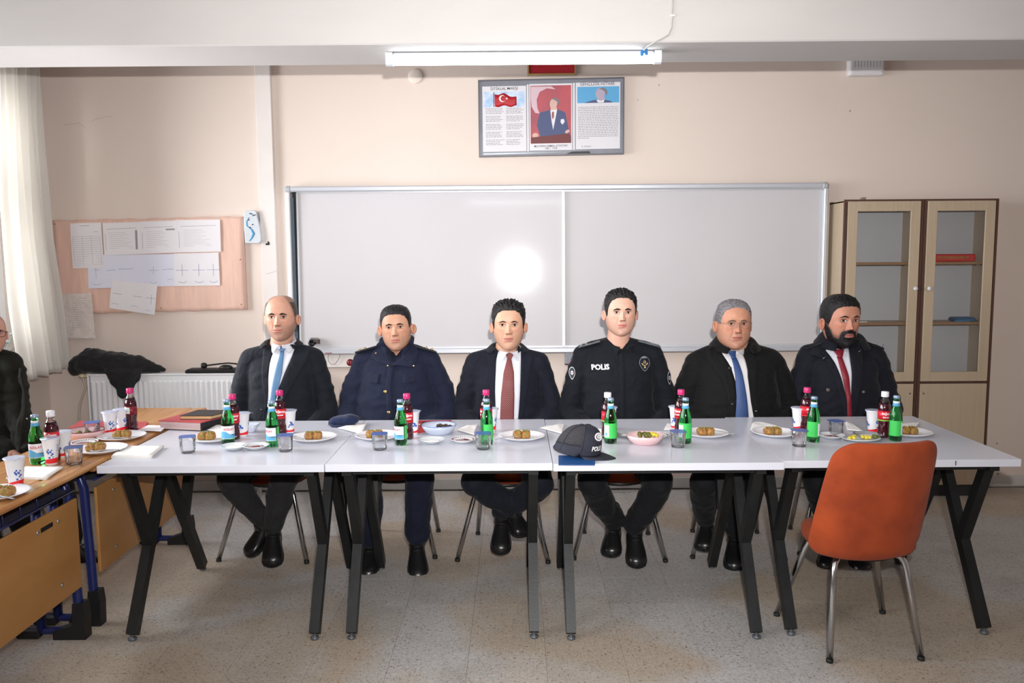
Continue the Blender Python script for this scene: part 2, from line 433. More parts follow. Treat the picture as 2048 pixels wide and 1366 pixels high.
# ------------------------------------------------------------------ curtain
m_curt = bpy.data.materials.new('curtain_cloth'); m_curt.use_nodes = True
nt = m_curt.node_tree; bs = nt.nodes['Principled BSDF']; bs.inputs['Base Color'].default_value = (.88, .87, .85, 1); bs.inputs['Roughness'].default_value = .9
tr = nt.nodes.new('ShaderNodeBsdfTranslucent'); tr.inputs[0].default_value = (.93, .91, .86, 1)
mx = nt.nodes.new('ShaderNodeMixShader'); mx.inputs[0].default_value = .5
nt.links.new(bs.outputs[0], mx.inputs[1]); nt.links.new(tr.outputs[0], mx.inputs[2]); nt.links.new(mx.outputs[0], nt.nodes['Material Output'].inputs[0])
cu = thing('curtain', 'long white curtain hanging in folds beside the left window', 'curtain', (XL+.17, 5.0, .85))
NU, NV = 150, 46
P = np.zeros((NV, NU, 3))
for i in range(NV):
    t = i/(NV-1)                     # 0 bottom, 1 top
    zt = .86+(2.80-.86)*t
    yb = np.interp(zt, [.86, 1.31, 1.69, 2.25, 2.8], [5.44, 5.385, 5.315, 5.29, 5.30]); ya = np.interp(zt, [.86, 1.31, 1.9, 2.8], [4.96, 4.90, 4.885, 4.93])
    for j in range(NU):
        u = j/(NU-1)
        y = yb-u*(yb-ya)
        amp = .030+.012*math.sin(u*5)
        x = XL+.14+amp*math.sin(u*44+.9*math.sin(t*3+u*4))+.012*math.sin(u*23+t*2.5)
        z = zt-.03*(1-t)*u-.008*math.sin(u*26)*(1-t)
        P[i, j] = (x, y, z)
MB().slab(P, (.0016, 0, 0)).build('cloth', m_curt, cu)
MB().tube([(XL+.10, 5.45, 2.82), (XL+.10, 2.9, 2.82)], .012, 10).build('curtain_rod', m_pvc, cu)

# ------------------------------------------------------------------ LED tube on the beam
m_tubew = mat('lamp_housing', (214, 218, 226), .4)
m_glow = mat('lamp_diffuser', (255, 255, 255), .4, emit=(.90, .95, 1), estr=17)
lp = thing('tube_lamp', 'lit white LED tube lamp fixed under the ceiling beam', 'lamp', (.05, 3.78, 2.45))
MB().box(-.53, .63, 3.762, 3.812, 2.474, 2.497, bev=.006).build('housing', m_tubew, lp)
pr = [(3.766, 2.474), (3.808, 2.474), (3.809, 2.460), (3.803, 2.450), (3.793, 2.445), (3.781, 2.445), (3.771, 2.450), (3.765, 2.460)]
MB().prism(pr, -.53, .63, 'x').build('diffuser', m_glow, lp)
for x0, x1 in ((-.562, -.53), (.63, .662)):
    MB().prism([(3.763, 2.498), (3.811, 2.498), (3.812, 2.458), (3.805, 2.446), (3.793, 2.441), (3.781, 2.441), (3.769, 2.446), (3.762, 2.458)], x0, x1, 'x').build('end_cap', m_tubew, lp)
lp.location.y += .118; lp.scale.x = 1.03
m_wire = mat('grey_cable', (176, 174, 170), .5)
cd = MB().tube([(.703, 3.744, 2.95), (.702, 3.743, 2.7), (.700, 3.743, 2.6), (.698, 3.743, 2.56), (.685, 3.742, 2.53), (.655, 3.741, 2.513), (.63, 3.742, 2.503), (.615, 3.752, 2.4945), (.600, 3.80, 2.4945), (.592, 3.852, 2.490)], .0035, 8)
cdo = tag(cd.build('cable', m_wire), 'thin grey cable running down the beam to the tube lamp', 'cable')
MB().box(.692, .712, 3.736, 3.75, 2.606, 2.616, bev=.002).build('cable_clip', m_tubew, cdo)
ct = MB().box(.580, .592, 3.850, 3.868, 2.466, 2.494, bev=.002).box(.600, .612, 3.850, 3.868, 2.470, 2.497, bev=.002).box(.585, .608, 3.853, 3.866, 2.478, 2.487)
tag(ct.build('wire_connector', mat('blue_plastic', (40, 110, 170), .4)), 'small blue wire connector at the right end of the tube lamp', 'connector')

# ------------------------------------------------------------------ things on the back wall
tk = MB().box(-1.657, -1.556, WY-.035, WY, 0, ZC, bev=.003)
tko = tag(tk.build('cable_trunking', m_trunk), 'white vertical plastic trunking on the wall left of the whiteboard', 'trunking')
MB().prism([(-1.625, 1.655), (-1.60, 1.655), (-1.60, 1.675), (-1.61, 1.68), (-1.612, 1.665), (-1.622, 1.668)], WY-.038, WY-.034).build('plug_clip', mat('black_plastic', (26, 26, 28), .4), tko)
tk2 = thing('wall_trunking', 'white horizontal plastic trunking box below the whiteboard', 'trunking', (-1.0, WY, .83))
MB().box(-1.42, -.80, WY-.05, WY, .845, .965, bev=.004).build('box', m_trunk, tk2)
MB().box(-1.42, -.80, WY-.053, WY-.05, .945, .962).build('lid_edge', mat('trunk_grey', (150, 150, 150), .5), tk2)
rd = thing('alarm_button', 'dark red round button on the trunking beside the navy parka', 'button', (-1.08, WY-.05, .915))
p = at(700, 725, WY-.06)
MB().lathe([(.0, 0), (.020, 0), (.023, .003), (.023, .012), (.018, .018), (.001, .020)], 22).xf(Matrix.Translation((p.x, WY-.05, p.z)) @ Matrix.Rotation(PI/2, 4, 'X')).build('body', mat('dark_red_plastic', (110, 16, 28), .3), rd)
g = MB()
for dx, dz in ((-.006, .005), (.006, .005), (-.006, -.005), (.006, -.005)): g.ball((p.x+dx, WY-.07, p.z+dz), .003, 8, 6)
g.build('pin', mat('pink_pin', (190, 110, 120), .4), rd)
lw = [at(x, y, WY-.062) for x, y in ((679, 706), (680, 712), (676, 720), (670, 728), (663, 729), (657, 722), (656, 714), (659, 706))]
tag(MB().tube(lw, .0022, 8).build('wire_loop', mat('grey_wire', (140, 134, 142), .4)), 'thin grey loop of wire hanging from the whiteboard rail', 'wire')
rp = MB().tube([at(650, 706, 5.38), at(664, 706, 5.38)], .006, 8)
tag(rp.build('marker_pen', mat('red_pen', (150, 40, 50), .4)), 'red marker pen lying under the whiteboard rail', 'marker pen')

# pin board with papers
m_pinb = mat('pink_felt', (226, 190, 174), .9, var=.06, vscale=14, stretch=(3, 1, .4), bump=.4, bscale=30)
NY = WY-.028
c = [at(103, 441, NY), at(485, 433, NY), at(493, 619, NY), at(118, 629, NY)]
nb = thing('pin_board', 'pink felt covered pin board with papers on the left wall area', 'pin board', (-2.4, WY, 1.5))
G = np.zeros((24, 40, 3))
for i in range(24):
    for j in range(40):
        s, t = j/39, i/23
        p = (c[0]*(1-s)+c[1]*s)*(1-t)+(c[3]*(1-s)+c[2]*s)*t
        wv = .004*math.sin(s*40+t*3)*t+.003*mnoise.noise(Vector((s*9, t*4, 0)))
        G[i, j] = (p.x, NY-wv, p.z+(.004*math.sin(s*50) if i in (0, 23) else 0))
MB().slab(G, (0, .024, 0)).build('felt_panel', m_pinb, nb)
for px, py in ((110, 448), (481, 519), (483, 609), (322, 616), (116, 531)):
    q = at(px, py, NY); MB().ball((q.x, NY-.006, q.z), .005, 8, 6).build('pin', mat('brass_pin', (176, 130, 96), .4, metal=.4), nb)
m_paper = mat('paper', (230, 228, 232), .8, var=.02, vscale=3)
m_paper2 = mat('paper_bluish', (222, 224, 240), .8)
m_ink = mat('print_grey', (150, 148, 156), .8)
m_bink = mat('blue_pen', (110, 130, 170), .8)
m_dink = mat('print_dark', (70, 70, 78), .8)
def paper(quad, Y, m, name, label, marks=None, sub=10, wav=.002, group=None, ragged=0):
    """quad: four pixels tl tr br bl"""
    q = [at(x, y, Y) for x, y in quad]; P = np.zeros((sub, sub, 3))
    for i in range(sub):
        for j in range(sub):
            s, t = j/(sub-1), i/(sub-1); p = (q[0]*(1-s)+q[1]*s)*(1-t)+(q[3]*(1-s)+q[2]*s)*t
            e = ragged*mnoise.noise(Vector((s*6, t*9, 3))) if j in (0, sub-1) or i == sub-1 else 0
            P[i, j] = (p.x+e, Y-wav*abs(math.sin(s*4+t*3)), p.z+e*.5)
    o = tag(MB().slab(P, (0, .0008, 0), smooth=False).build(name, m), label, 'paper', group)
    if marks:
        for mm, key in marks:
            b = MB()
            for (s0, t0, s1, t1, w) in key:
                def pt(s, t): 
                    p = (q[0]*(1-s)+q[1]*s)*(1-t)+(q[3]*(1-s)+q[2]*s)*t
                    return Vector((p.x, Y-wav*abs(math.sin(s*4+t*3))-.0009, p.z))
                A, B = pt(s0, t0), pt(s1, t1); d = (B-A).normalized(); n = Vector((d.z, 0, -d.x))*w/2
                b.add([A-n, B-n, B+n, A+n], [(0, 1, 2, 3)])
            k = b.build('print', mm, o, fixn=False); k['kind'] = 'stuff'
    return o
def lines(n, t0, t1, s0, s1, w=.0012, jit=.1):
    r = random.Random(n*7+int(t0*100)); out = []
    for k in range(n):
        t = t0+(t1-t0)*k/max(1, n-1); out.append((s0, t, s1-r.random()*jit, t, w))
    return out
def arc(cs, ct, r, a0, a1, asp, n=8, w=.0016):
    L_ = []
    for k in range(n):
        a, b = a0+(a1-a0)*k/n, a0+(a1-a0)*(k+1)/n
        L_.append((cs+r*math.cos(a), ct+r*asp*math.sin(a), cs+r*math.cos(b), ct+r*asp*math.sin(b), w))
    return L_
YP = NY-.006
tbl = lines(14, .3, .93, .06, .94, .001, .02)+[(x, .3, x, .93, .0012) for x in (.06, .36, .65, .94)]+[(.3, .06, .62, .06, .0025), (.75, .2, .9, .2, .002)]
paper([(140, 447), (202, 445), (208, 535), (146, 537)], YP-.002, m_paper, 'notice_paper', 'printed table sheet pinned at the upper left of the pin board', [(m_ink, tbl)])
for k, (q, lab) in enumerate((([(205, 446), (281, 444), (283, 508), (209, 510)], 'printed form left in the top row of three on the pin board'),
                              ([(280, 443), (353, 441), (355, 505), (282, 508)], 'printed form in the middle of the top row on the pin board'),
                              ([(352, 440), (440, 439), (442, 503), (354, 505)], 'printed form right in the top row of three on the pin board'))):
    mk = lines(9, .32, .8, .16, .8, .001, .25)+[(.1, .2, .9, .18, .002), (.06, .35, .06, .85, .002)]
    if k == 0: mk += [(.88, .25, .88, .85, .014)]
    if k == 1: mk += [(.7, .27, .95, .27, .010)]
    paper(q, YP-.0035+k*.0006, m_paper, 'notice_paper', lab, [(m_ink, mk)])
mid = [(.12, .45, .26, .45, .0016), (.18, .38, .18, .7, .0016), (.42, .48, .62, .46, .002), (.68, .44, 1.0, .44, .002), (1, .42, 1, .72, .002)]+arc(.2, .84, .1, .2, 2.9, .55)
paper([(175, 510), (266, 509), (266, 574), (177, 577)], YP+.0012, m_paper2, 'drawing_paper', 'pale drawing sheet with plus signs left in the lower row', [(m_bink, mid)])
m2 = [(.38, .5, .62, .5, .0016), (.5, .38, .5, .62, .0016), (.72, .48, .8, .48, .002), (.82, .47, 1., .47, .002)]+arc(.5, .84, .08, .2, 2.9, .8)+arc(.9, .84, .07, 3.5, 6, .8)
paper([(265, 509), (348, 508), (349, 572), (266, 574)], YP+.0006, m_paper2, 'drawing_paper', 'pale drawing sheet with plus signs in the middle of the lower row', [(m_bink, m2)])
m3 = []
for sx in (.18, .55, .87): m3 += [(sx-.14, .52, sx+.14, .52, .0022), (sx, .34, sx, .7, .0022)]+arc(sx, .84, .09, .2, 2.9, .7, w=.0022)
paper([(347, 507), (437, 505), (440, 571), (349, 572)], YP, m_paper, 'drawing_paper', 'white drawing sheet with three plus signs at the right of the lower row', [(m_bink, m3)])
m4 = [(.05, .46, .25, .46, .002), (.5, .47, .7, .47, .002), (.78, .47, .98, .47, .002), (.9, .35, .9, .68, .002)]+arc(.12, .85, .08, 3.4, 6, .5)+arc(.55, .84, .08, 3.4, 6, .5)+arc(.85, .86, .06, .2, 2.9, .5)
paper([(224, 560), (315, 569), (309, 630), (219, 616)], YP-.006, m_paper, 'drawing_paper', 'tilted drawing sheet hanging over the lower edge of the pin board', [(m_bink, m4)], wav=.004)
m_film = mat('crumpled_film', (214, 204, 200), .35, var=.08, vscale=20, bump=.8, bscale=40, bdist=.006)
paper([(125, 588), (183, 586), (191, 677), (134, 677)], YP-.010, m_film, 'torn_paper', 'crumpled torn sheet hanging below the pin board beside the curtain', [(m_ink, lines(16, .06, .8, .1, .85, .0012, .3))], sub=22, wav=.004, ragged=.006)
# air freshener
af = thing('air_freshener', 'white and blue dispenser on the wall between pin board and trunking', 'dispenser', (-1.71, WY, 1.65))
p0, p1 = at(490, 487, WY-.05), at(521, 421, WY-.05)
x0, x1, z0, z1 = p0.x, p1.x, p0.z, p1.z
pts = [(x0+.004, z0), (x1-.012, z0), (x1, z0+.02), (x1-.003, z0+.09), (x1-.02, z1-.05), (x1-.026, z1-.006), (x1-.04, z1), (x0+.012, z1), (x0, z1-.02), (x0-.002, z0+.1)]
bevel(MB().prism(pts, WY-.06, WY).build('shell', mat('dispenser_plastic', (206, 214, 220), .4, var=.05, vscale=15), af), .006, 3)
sw = MB()
cvp = [(498, 435), (493, 443), (494, 452), (503, 459), (507, 467), (504, 475), (499, 482)]
A = [at(x, y, WY-.0625) for x, y in cvp]; wd = [.002, .003, .004, .006, .008, .006, .003]
Pg = np.array([[(a.x-w, a.y, a.z), (a.x+w, a.y, a.z)] for a, w in zip(A, wd)])
sw.slab(Pg, (0, .002, 0)); sw.build('blue_swirl', mat('swirl_blue', (70, 150, 196), .4), af)
s2 = MB()
for px, py in ((503, 428), (506, 431), (500, 427), (497, 440), (500, 455), (505, 449), (509, 430)):
    q = at(px, py, WY-.0625); s2.ball(q, (.006, .001, .004), 8, 5)
s2.build('dark_print', mat('swirl_dark', (60, 80, 110), .5), af)
# round junction cover, sensor box
q = at(831, 153, WY)
tag(MB().lathe([(.001, 0), (.044, 0), (.046, .004), (.046, .010), (.042, .013), (.001, .014)], 36).xf(Matrix.Translation((q.x, WY, q.z)) @ Matrix.Rotation(PI/2, 4, 'X')).build('junction_cover', mat('cover_paint', (226, 214, 204), .6)), 'round cream cover plate on the wall above the whiteboard', 'cover plate')
sb = thing('access_point', 'white rounded plastic box high on the wall at the right', 'sensor box', (2.28, WY, 2.75))
p0, p1 = at(1698, 151, WY-.06), at(1771, 120, WY-.06)
bevel(MB().box(p0.x, p1.x, WY-.06, WY, p0.z, p0.z+.17).build('shell', mat('white_plastic', (222, 220, 224), .35), sb), .018, 4)
MB().ball((p1.x-.02, WY-.061, p0.z+.022), .003, 8, 6).build('indicator', m_dink, sb)
sl = MB()
for k in range(9): sl.box(p0.x+.03+k*.02, p0.x+.035+k*.02, WY-.0615, WY-.058, p0.z+.05, p0.z+.12)
sl.build('vent_slots', mat('slot_grey', (190, 188, 194), .5), sb)
# flag picture, its lower part shows under the beam
m_gold = mat('gold_frame', (196, 168, 110), .35, metal=.7)
m_red = mat('flag_red', (176, 26, 40), .5)
m_flagw = mat('flag_white', (228, 226, 226), .6)
fp = thing('flag_picture', 'red flag picture in a thin gold frame, half hidden by the beam', 'picture', (.25, WY, 2.73))
p0, p1 = at(1055, 150, WY-.02), at(1152, 148, WY-.02)
fz0, fz1, fx0, fx1 = p0.z, p0.z+.22, p0.x, p1.x
fr = MB(); t = .009
fr.box(fx0, fx1, WY-.02, WY, fz0, fz0+t).box(fx0, fx1, WY-.02, WY, fz1-t, fz1).box(fx0, fx0+t, WY-.02, WY, fz0+t, fz1-t).box(fx1-t, fx1, WY-.02, WY, fz0+t, fz1-t)
fr.build('frame', m_gold, fp)
MB().box(fx0+t, fx1-t, WY-.012, WY-.002, fz0+t, fz1-t).build('flag_panel', m_red, fp)
def crescent(cx, cz, R, r, off, n=30):
    out = [(cx+R*math.cos(a), cz+R*math.sin(a)) for a in np.linspace(.42, 2*PI-.42, n)]
    inn = [(cx+off+r*math.cos(a), cz+r*math.sin(a)) for a in np.linspace(2*PI-.62, .62, n)]
    return np.array([out, inn[::-1]])
def cres(mb, cx, cz, R, r, off, Y):
    G = crescent(cx, cz, R, r, off); P = np.zeros((2, G.shape[1], 3)); P[:, :, 0] = G[:, :, 0]; P[:, :, 2] = G[:, :, 1]; P[:, :, 1] = Y
    mb.slab(P, (0, .0008, 0), smooth=False)
def star(mb, cx, cz, r, Y, rot=PI):
    pts = [(cx+(r if k % 2 == 0 else r*.4)*math.cos(rot+k*PI/5), cz+(r if k % 2 == 0 else r*.4)*math.sin(rot+k*PI/5)) for k in range(10)]
    v = [(cx, Y, cz)]+[(a, Y, b) for a, b in pts]; mb.add(v, [(0, 1+k, 1+(k+1) % 10) for k in range(10)])
b = MB(); cres(b, fx0+.11, (fz0+fz1)/2+.01, .055, .044, .013, WY-.0135); b.build('crescent', m_flagw, fp)
b = MB(); star(b, fx0+.185, (fz0+fz1)/2+.01, .027, WY-.0135); b.build('star', m_flagw, fp)

# framed poster with three sheets
PY = WY-.03
P4 = [at(956, 160, PY), at(1249, 154, PY), at(1248, 308, PY), at(958, 314, PY)]
po = thing('framed_poster', 'grey framed wall poster with three printed sheets above the whiteboard', 'poster', (.25, WY, 2.4))
m_pgrey = mat('poster_margin', (122, 124, 134), .35, metal=.1, var=.08, vscale=12)
m_psheet = mat('poster_sheet', (214, 213, 218), .45)
m_pglass = mat('clear_film', (255, 255, 255), .12, trans=1, ior=1.3, alpha=.12)
def pq(s, t, Y):   # s,t in 0..1 across the poster
    a = P4[0]*(1-s)+P4[1]*s; b_ = P4[3]*(1-s)+P4[2]*s; p = a*(1-t)+b_*t; return Vector((p.x, Y, p.z))
def pquad(name, s0, t0, s1, t1, Y, m, parent, th=.0015, n=1):
    G = np.array([[pq(s0+(s1-s0)*j/n, t0+(t1-t0)*i/n, Y) for j in range(n+1)] for i in range(n+1)])
    return MB().slab(G, (0, th, 0), smooth=False).build(name, m, parent)
pquad('backing', 0, 0, 1, 1, PY+.004, m_pgrey, po, .024)
fr = MB()
for s0, t0, s1, t1 in ((0, 0, 1, .018), (0, .985, 1, 1), (0, .018, .008, .985), (.992, .018, 1, .985)):
    fr.slab(np.array([[pq(s0, t0, PY-.004), pq(s1, t0, PY-.004)], [pq(s0, t1, PY-.004), pq(s1, t1, PY-.004)]]), (0, .03, 0), smooth=False)
fr.build('frame', mat('frame_dark', (92, 92, 98), .4, metal=.2), po)
shA = pquad('sheet', .028, .085, .328, .935, PY+.003, m_psheet, po)
shB = pquad('sheet', .350, .065, .643, .93, PY+.003, m_psheet, po)
shC = pquad('sheet', .668, .06, .972, .925, PY+.003, m_psheet, po)
pquad('divider', .333, .07, .345, .94, PY+.003, m_psheet, po); pquad('divider', .648, .06, .662, .93, PY+.003, m_psheet, po)
YT = PY+.0022
def ptext(txt, s, t, size, parent, m=m_dink, bold=.0001, sx=1):
    c_ = pq(s, t, YT); b_ = MB(); text(b_, txt, size, c_, bold, sx=sx, rot=.02); return b_.build('lettering', m, parent, fixn=False)
ptext('İSTİKLAL MARŞI', .178, .118, .024, shA); ptext('GENÇLİĞE HİTABE', .815, .082, .026, shC)
ptext('MUSTAFA KEMAL ATATÜRK', .497, .875, .0175, shB, bold=.00005); ptext('1881 - 1938', .497, .905, .0165, shB, bold=0)
def words(parent, s0, s1, t0, t1, n, seed, stanza=0):
    r = random.Random(seed); b_ = MB(); t = t0; dt = (t1-t0)/n
    for k in range(n):
        if stanza and k % (stanza+1) == stanza: continue
        t = t0+dt*k; s = s0; lim = s1-(r.random()*.035 if stanza else (0 if k < n-1 else .2))
        while s < lim-.004:
            w = min(lim-s, .006+r.random()*.016); A, B = pq(s, t, YT), pq(s+w, t+dt*.34, YT)
            C, D = pq(s+w, t, YT), pq(s, t+dt*.34, YT)
            b_.add([A, C, B, D], [(0, 1, 2, 3)]); s += w+.004
    o = b_.build('print', mat('print_mid', (140, 140, 148), .8), parent, fixn=False); o['kind'] = 'stuff'
words(shA, .050, .178, .37, .86, 24, 3, 4); words(shA, .190, .312, .37, .86, 24, 5, 4)
words(shC, .684, .960, .375, .80, 19, 8); ptext('K. Atatürk', .74, .89, .014, shC, bold=0); words(shC, .93, .962, .895, .91, 1, 4)
# left picture: flag in a blue sky
sky = pquad('sky_picture', .036, .155, .320, .355, YT, mat('print_sky', (150, 186, 222), .5, var=.4, vscale=22, col2=(222, 226, 236)), shA, .0008)
Y2 = YT-.0006
G = np.array([[pq(.112+.045*0+(.262-.112)*j/12, .165+(.19-.165)*0+(.185+.05*max(0, (j-5)/7)-.165+ (.345-.185-.05*max(0, (j-5)/7))*i/3)+.012*math.sin(j*.9), Y2) for j in range(13)] for i in range(4)])
MB().slab(G, (0, .0004, 0)).build('flag', m_red, shA)
cc = pq(.165, .245, Y2-.0006); b = MB(); cres(b, cc.x, cc.z, .0215, .0172, .006, cc.y); star(b, cc.x+.028, cc.z, .009, cc.y); b.build('crescent', m_flagw, shA)
pquad('flagpole', .104, .16, .109, .355, Y2, mat('pole_maroon', (90, 30, 50), .5), shA, .0004)
# centre and right pictures: plain printed figures of a man in a dark suit
def oval(mb, c_, rx, rz, Y, n=22, rot=0):
    v = [(c_.x, Y, c_.z)]
    for k in range(n):
        a = 2*PI*k/n; x, z = rx*math.cos(a), rz*math.sin(a)
        v.append((c_.x+x*math.cos(rot)-z*math.sin(rot), Y, c_.z+x*math.sin(rot)+z*math.cos(rot)))
    mb.add(v, [(0, 1+k, 1+(k+1) % n) for k in range(n)])
def poly(mb, st, Y):
    v = [pq(s, t, Y) for s, t in st]; mb.add(v, [tuple(range(len(v)))])
m_pskin = mat('print_skin', (206, 172, 160), .6); m_psuit = mat('print_suit', (76, 86, 122), .6); m_pwhite = mat('print_white', (222, 220, 224), .6); m_phair = mat('print_hair', (120, 116, 124), .6)
m_pbrown = mat('print_desk', (110, 60, 60), .6)
bgB = pquad('red_picture', .357, .088, .636, .84, YT, mat('print_red', (196, 84, 88), .5, var=.25, vscale=5, col2=(140, 74, 90)), shB, .0008)
b = MB(); poly(b, [(.36, .10), (.50, .10), (.53, .14), (.47, .125), (.42, .17), (.40, .27), (.405, .38), (.42, .45), (.39, .44), (.365, .36), (.36, .25)], Y2); b.build('crescent', mat('print_pale', (206, 180, 190), .6), shB)
b = MB(); poly(b, [(.42, .44), (.49, .405), (.545, .40), (.595, .44), (.625, .72), (.61, .78), (.43, .78), (.40, .60)], Y2-.0002); b.build('suit', m_psuit, shB)
b = MB(); poly(b, [(.493, .41), (.540, .40), (.525, .55), (.512, .665), (.502, .56)], Y2-.0004); poly(b, [(.565, .53), (.585, .525), (.592, .56), (.577, .60), (.563, .57)], Y2-.0004); b.build('shirt', m_pwhite, shB)
b = MB(); poly(b, [(.505, .43), (.518, .43), (.518, .50), (.508, .53), (.503, .48)], Y2-.0006); b.build('tie', mat('print_tie', (150, 84, 80), .6), shB)
for q_, rx_, rz_, ro_ in ((pq(.39, .735, 0), .02, .017, 0), (pq(.61, .69, 0), .016, .010, .5)):
    b = MB(); oval(b, q_, rx_, rz_, Y2-.0004, rot=ro_); b.build('hand', m_pskin, shB)
b = MB(); oval(b, pq(.515, .325, 0), .024, .034, Y2-.0004, rot=-.15); poly(b, [(.495, .37), (.535, .36), (.54, .41), (.515, .43), (.495, .41)], Y2-.0003); b.build('face', m_pskin, shB)
b = MB(); poly(b, [(.50, .262), (.52, .245), (.545, .262), (.555, .30), (.548, .345), (.54, .30), (.52, .275)], Y2-.0006); b.build('hair', m_phair, shB)
b = MB(); poly(b, [(.36, .76), (.62, .715), (.636, .75), (.636, .838), (.36, .838)], Y2-.0006); b.build('desk', m_pbrown, shB)
pquad('blue_picture', .678, .115, .965, .325, YT, mat('print_blue', (86, 160, 206), .5), shC, .0008)
b = MB(); poly(b, [(.725, .325), (.765, .30), (.80, .285), (.86, .285), (.90, .30), (.925, .325)], Y2); b.build('suit', m_psuit, shC)
b = MB(); poly(b, [(.808, .288), (.865, .285), (.858, .322), (.82, .322)], Y2-.0002); b.build('shirt', m_pwhite, shC)
b = MB(); oval(b, pq(.835, .205, 0), .030, .036, Y2-.0004, rot=-.2); poly(b, [(.82, .24), (.86, .23), (.868, .285), (.838, .30), (.815, .285)], Y2-.0003); b.build('face', mat('print_greyskin', (172, 160, 176), .6), shC)
b = MB(); poly(b, [(.825, .145), (.85, .13), (.875, .148), (.885, .19), (.875, .24), (.868, .185), (.85, .158)], Y2-.0006); b.build('hair', m_phair, shC)
tp = MB(); tp.slab(np.array([[pq(.03, .955, PY-.0055), pq(.60, .95, PY-.0055)], [pq(.03, .975, PY-.0055), pq(.60, .97, PY-.0055)]]), (0, .001, 0)); tp.build('clear_tape', mat('tape', (206, 214, 222), .15), po)
b = MB(); poly(b, [(.60, .985), (.64, .955), (.76, .955), (.77, .985)], PY-.0058); b.build('torn_corner', mat('frame_black', (44, 44, 48), .5), po)

# ------------------------------------------------------------------ whiteboard
m_alu = mat('aluminium', (206, 210, 218), .35, metal=.35)
m_aluw = mat('white_rail', (226, 226, 230), .4)
m_board = mat('whiteboard_enamel', (204, 202, 205), .07, spec=.5, var=.02, vscale=1.5)
m_darkgap = mat('dark_gap', (40, 46, 52), .5)
wb = thing('whiteboard', 'wide sliding whiteboard in an aluminium frame on the back wall', 'whiteboard', (.3, WY, 1.5))
bx0, bx1, bz0, bz1 = at(575, 540, 5.40).x, at(1652, 540, 5.40).x, at(1100, 705, 5.40).z, at(1100, 369, 5.40).z
BYF = 5.395
MB().box(bx0+.01, bx1-.01, WY-.012, WY, bz0+.01, bz1-.01).build('backing', m_darkgap, wb)
MB().box(bx0, bx1, BYF, WY, bz1-.035, bz1, bev=.008).build('frame', m_alu, wb)
MB().box(bx0, bx1, BYF-.02, WY, bz0, bz0+.035, bev=.006).build('frame', m_alu, wb)
MB().box(bx0, bx0+.030, BYF, WY, bz0+.035, bz1-.035, bev=.005).build('frame', m_aluw, wb)
MB().box(bx1-.025, bx1, BYF, WY, bz0+.035, bz1-.035, bev=.005).build('frame', m_alu, wb)
for cx_ in (bx0+.02, bx1-.02): MB().box(cx_-.025, cx_+.025, BYF-.004, BYF+.05, bz1-.045, bz1+.004, bev=.014).build('corner_cap', mat('corner_plastic', (178, 180, 184), .4), wb)
tilt = .034
def panel(xa, xb, yf, name):
    za, zb = bz0+.04, bz1-.036
    p_ = MB(); p_.add([(xa, yf, za), (xb, yf, za), (xb, yf+(zb-za)*tilt, zb), (xa, yf+(zb-za)*tilt, zb), (xa, yf+.012, za), (xb, yf+.012, za), (xb, yf+.012+(zb-za)*tilt, zb), (xa, yf+.012+(zb-za)*tilt, zb)],
        [(0, 1, 2, 3), (7, 6, 5, 4), (0, 4, 5, 1), (1, 5, 6, 2), (2, 6, 7, 3), (3, 7, 4, 0)])
    o = p_.build(name, m_board, wb)
    f = MB(); w_ = .012
    for q0, q1 in (((xa, yf, za), (xb, yf, za)), ((xa, yf+(zb-za)*tilt, zb), (xb, yf+(zb-za)*tilt, zb)), ((xa, yf, za), (xa, yf+(zb-za)*tilt, zb)), ((xb, yf, za), (xb, yf+(zb-za)*tilt, zb))):
        f.bar(q0, q1, w_, .02, up=(0, 1, 0))
    f.build('panel_frame', mat('panel_rim', (206, 208, 212), .35, metal=.3), o)
xm = at(1127, 540, 5.39).x
panel(at(596, 540, 5.39).x, xm, BYF+.006, 'sliding_panel')
panel(xm+.004, bx1-.03, BYF+.014, 'sliding_panel')
cl = MB().box(bx0+.034, bx0+.05, BYF+.02, BYF+.035, bz0+.1, bz1-.07)
cl.build('guide_rail', mat('steel_rail', (120, 140, 156), .3, metal=.6), wb)
# silver lock / camera on the board
lk = thing('webcam', 'small chrome camera fixed at the lower left of the whiteboard', 'webcam', (-1.25, 5.38, 1.0))
q = at(629, 684, 5.37)
m_chrome = mat('chrome', (205, 205, 208), .12, metal=1)
MB().box(q.x-.034, q.x+.036, 5.36, 5.40, q.z-.022, q.z+.028, bev=.010).build('shell', m_chrome, lk)
MB().lathe([(.002, 0), (.020, 0), (.024, .006), (.022, .02), (.012, .022), (.008, .012)], 22).xf(Matrix.Translation((q.x-.012, 5.36, q.z-.004)) @ Matrix.Rotation(PI/2, 4, 'X')).build('lens', mat('black_gloss', (20, 20, 24), .15), lk)
# holder under the board
hd = thing('pen_tray', 'small steel tray box hanging below the middle of the whiteboard', 'tray', (.36, 5.43, .88))
p0, p1 = at(1130, 702, 5.42), at(1175, 727, 5.42)
MB().box(p0.x, p1.x, 5.40, 5.47, p1.z, p0.z, bev=.002).build('box', mat('steel_sheet', (150, 156, 166), .25, metal=.6, var=.3, vscale=30), hd)
MB().box(p0.x-.004, p1.x+.004, 5.395, 5.47, p1.z-.006, p1.z, bev=.001).build('rim', m_chrome, hd)
MB().tube([(p0.x+.03, 5.396, p1.z+.012), (p1.x, 5.396, p1.z+.018)], .009, 10).build('pen', mat('pink_pen', (176, 90, 110), .4), hd)

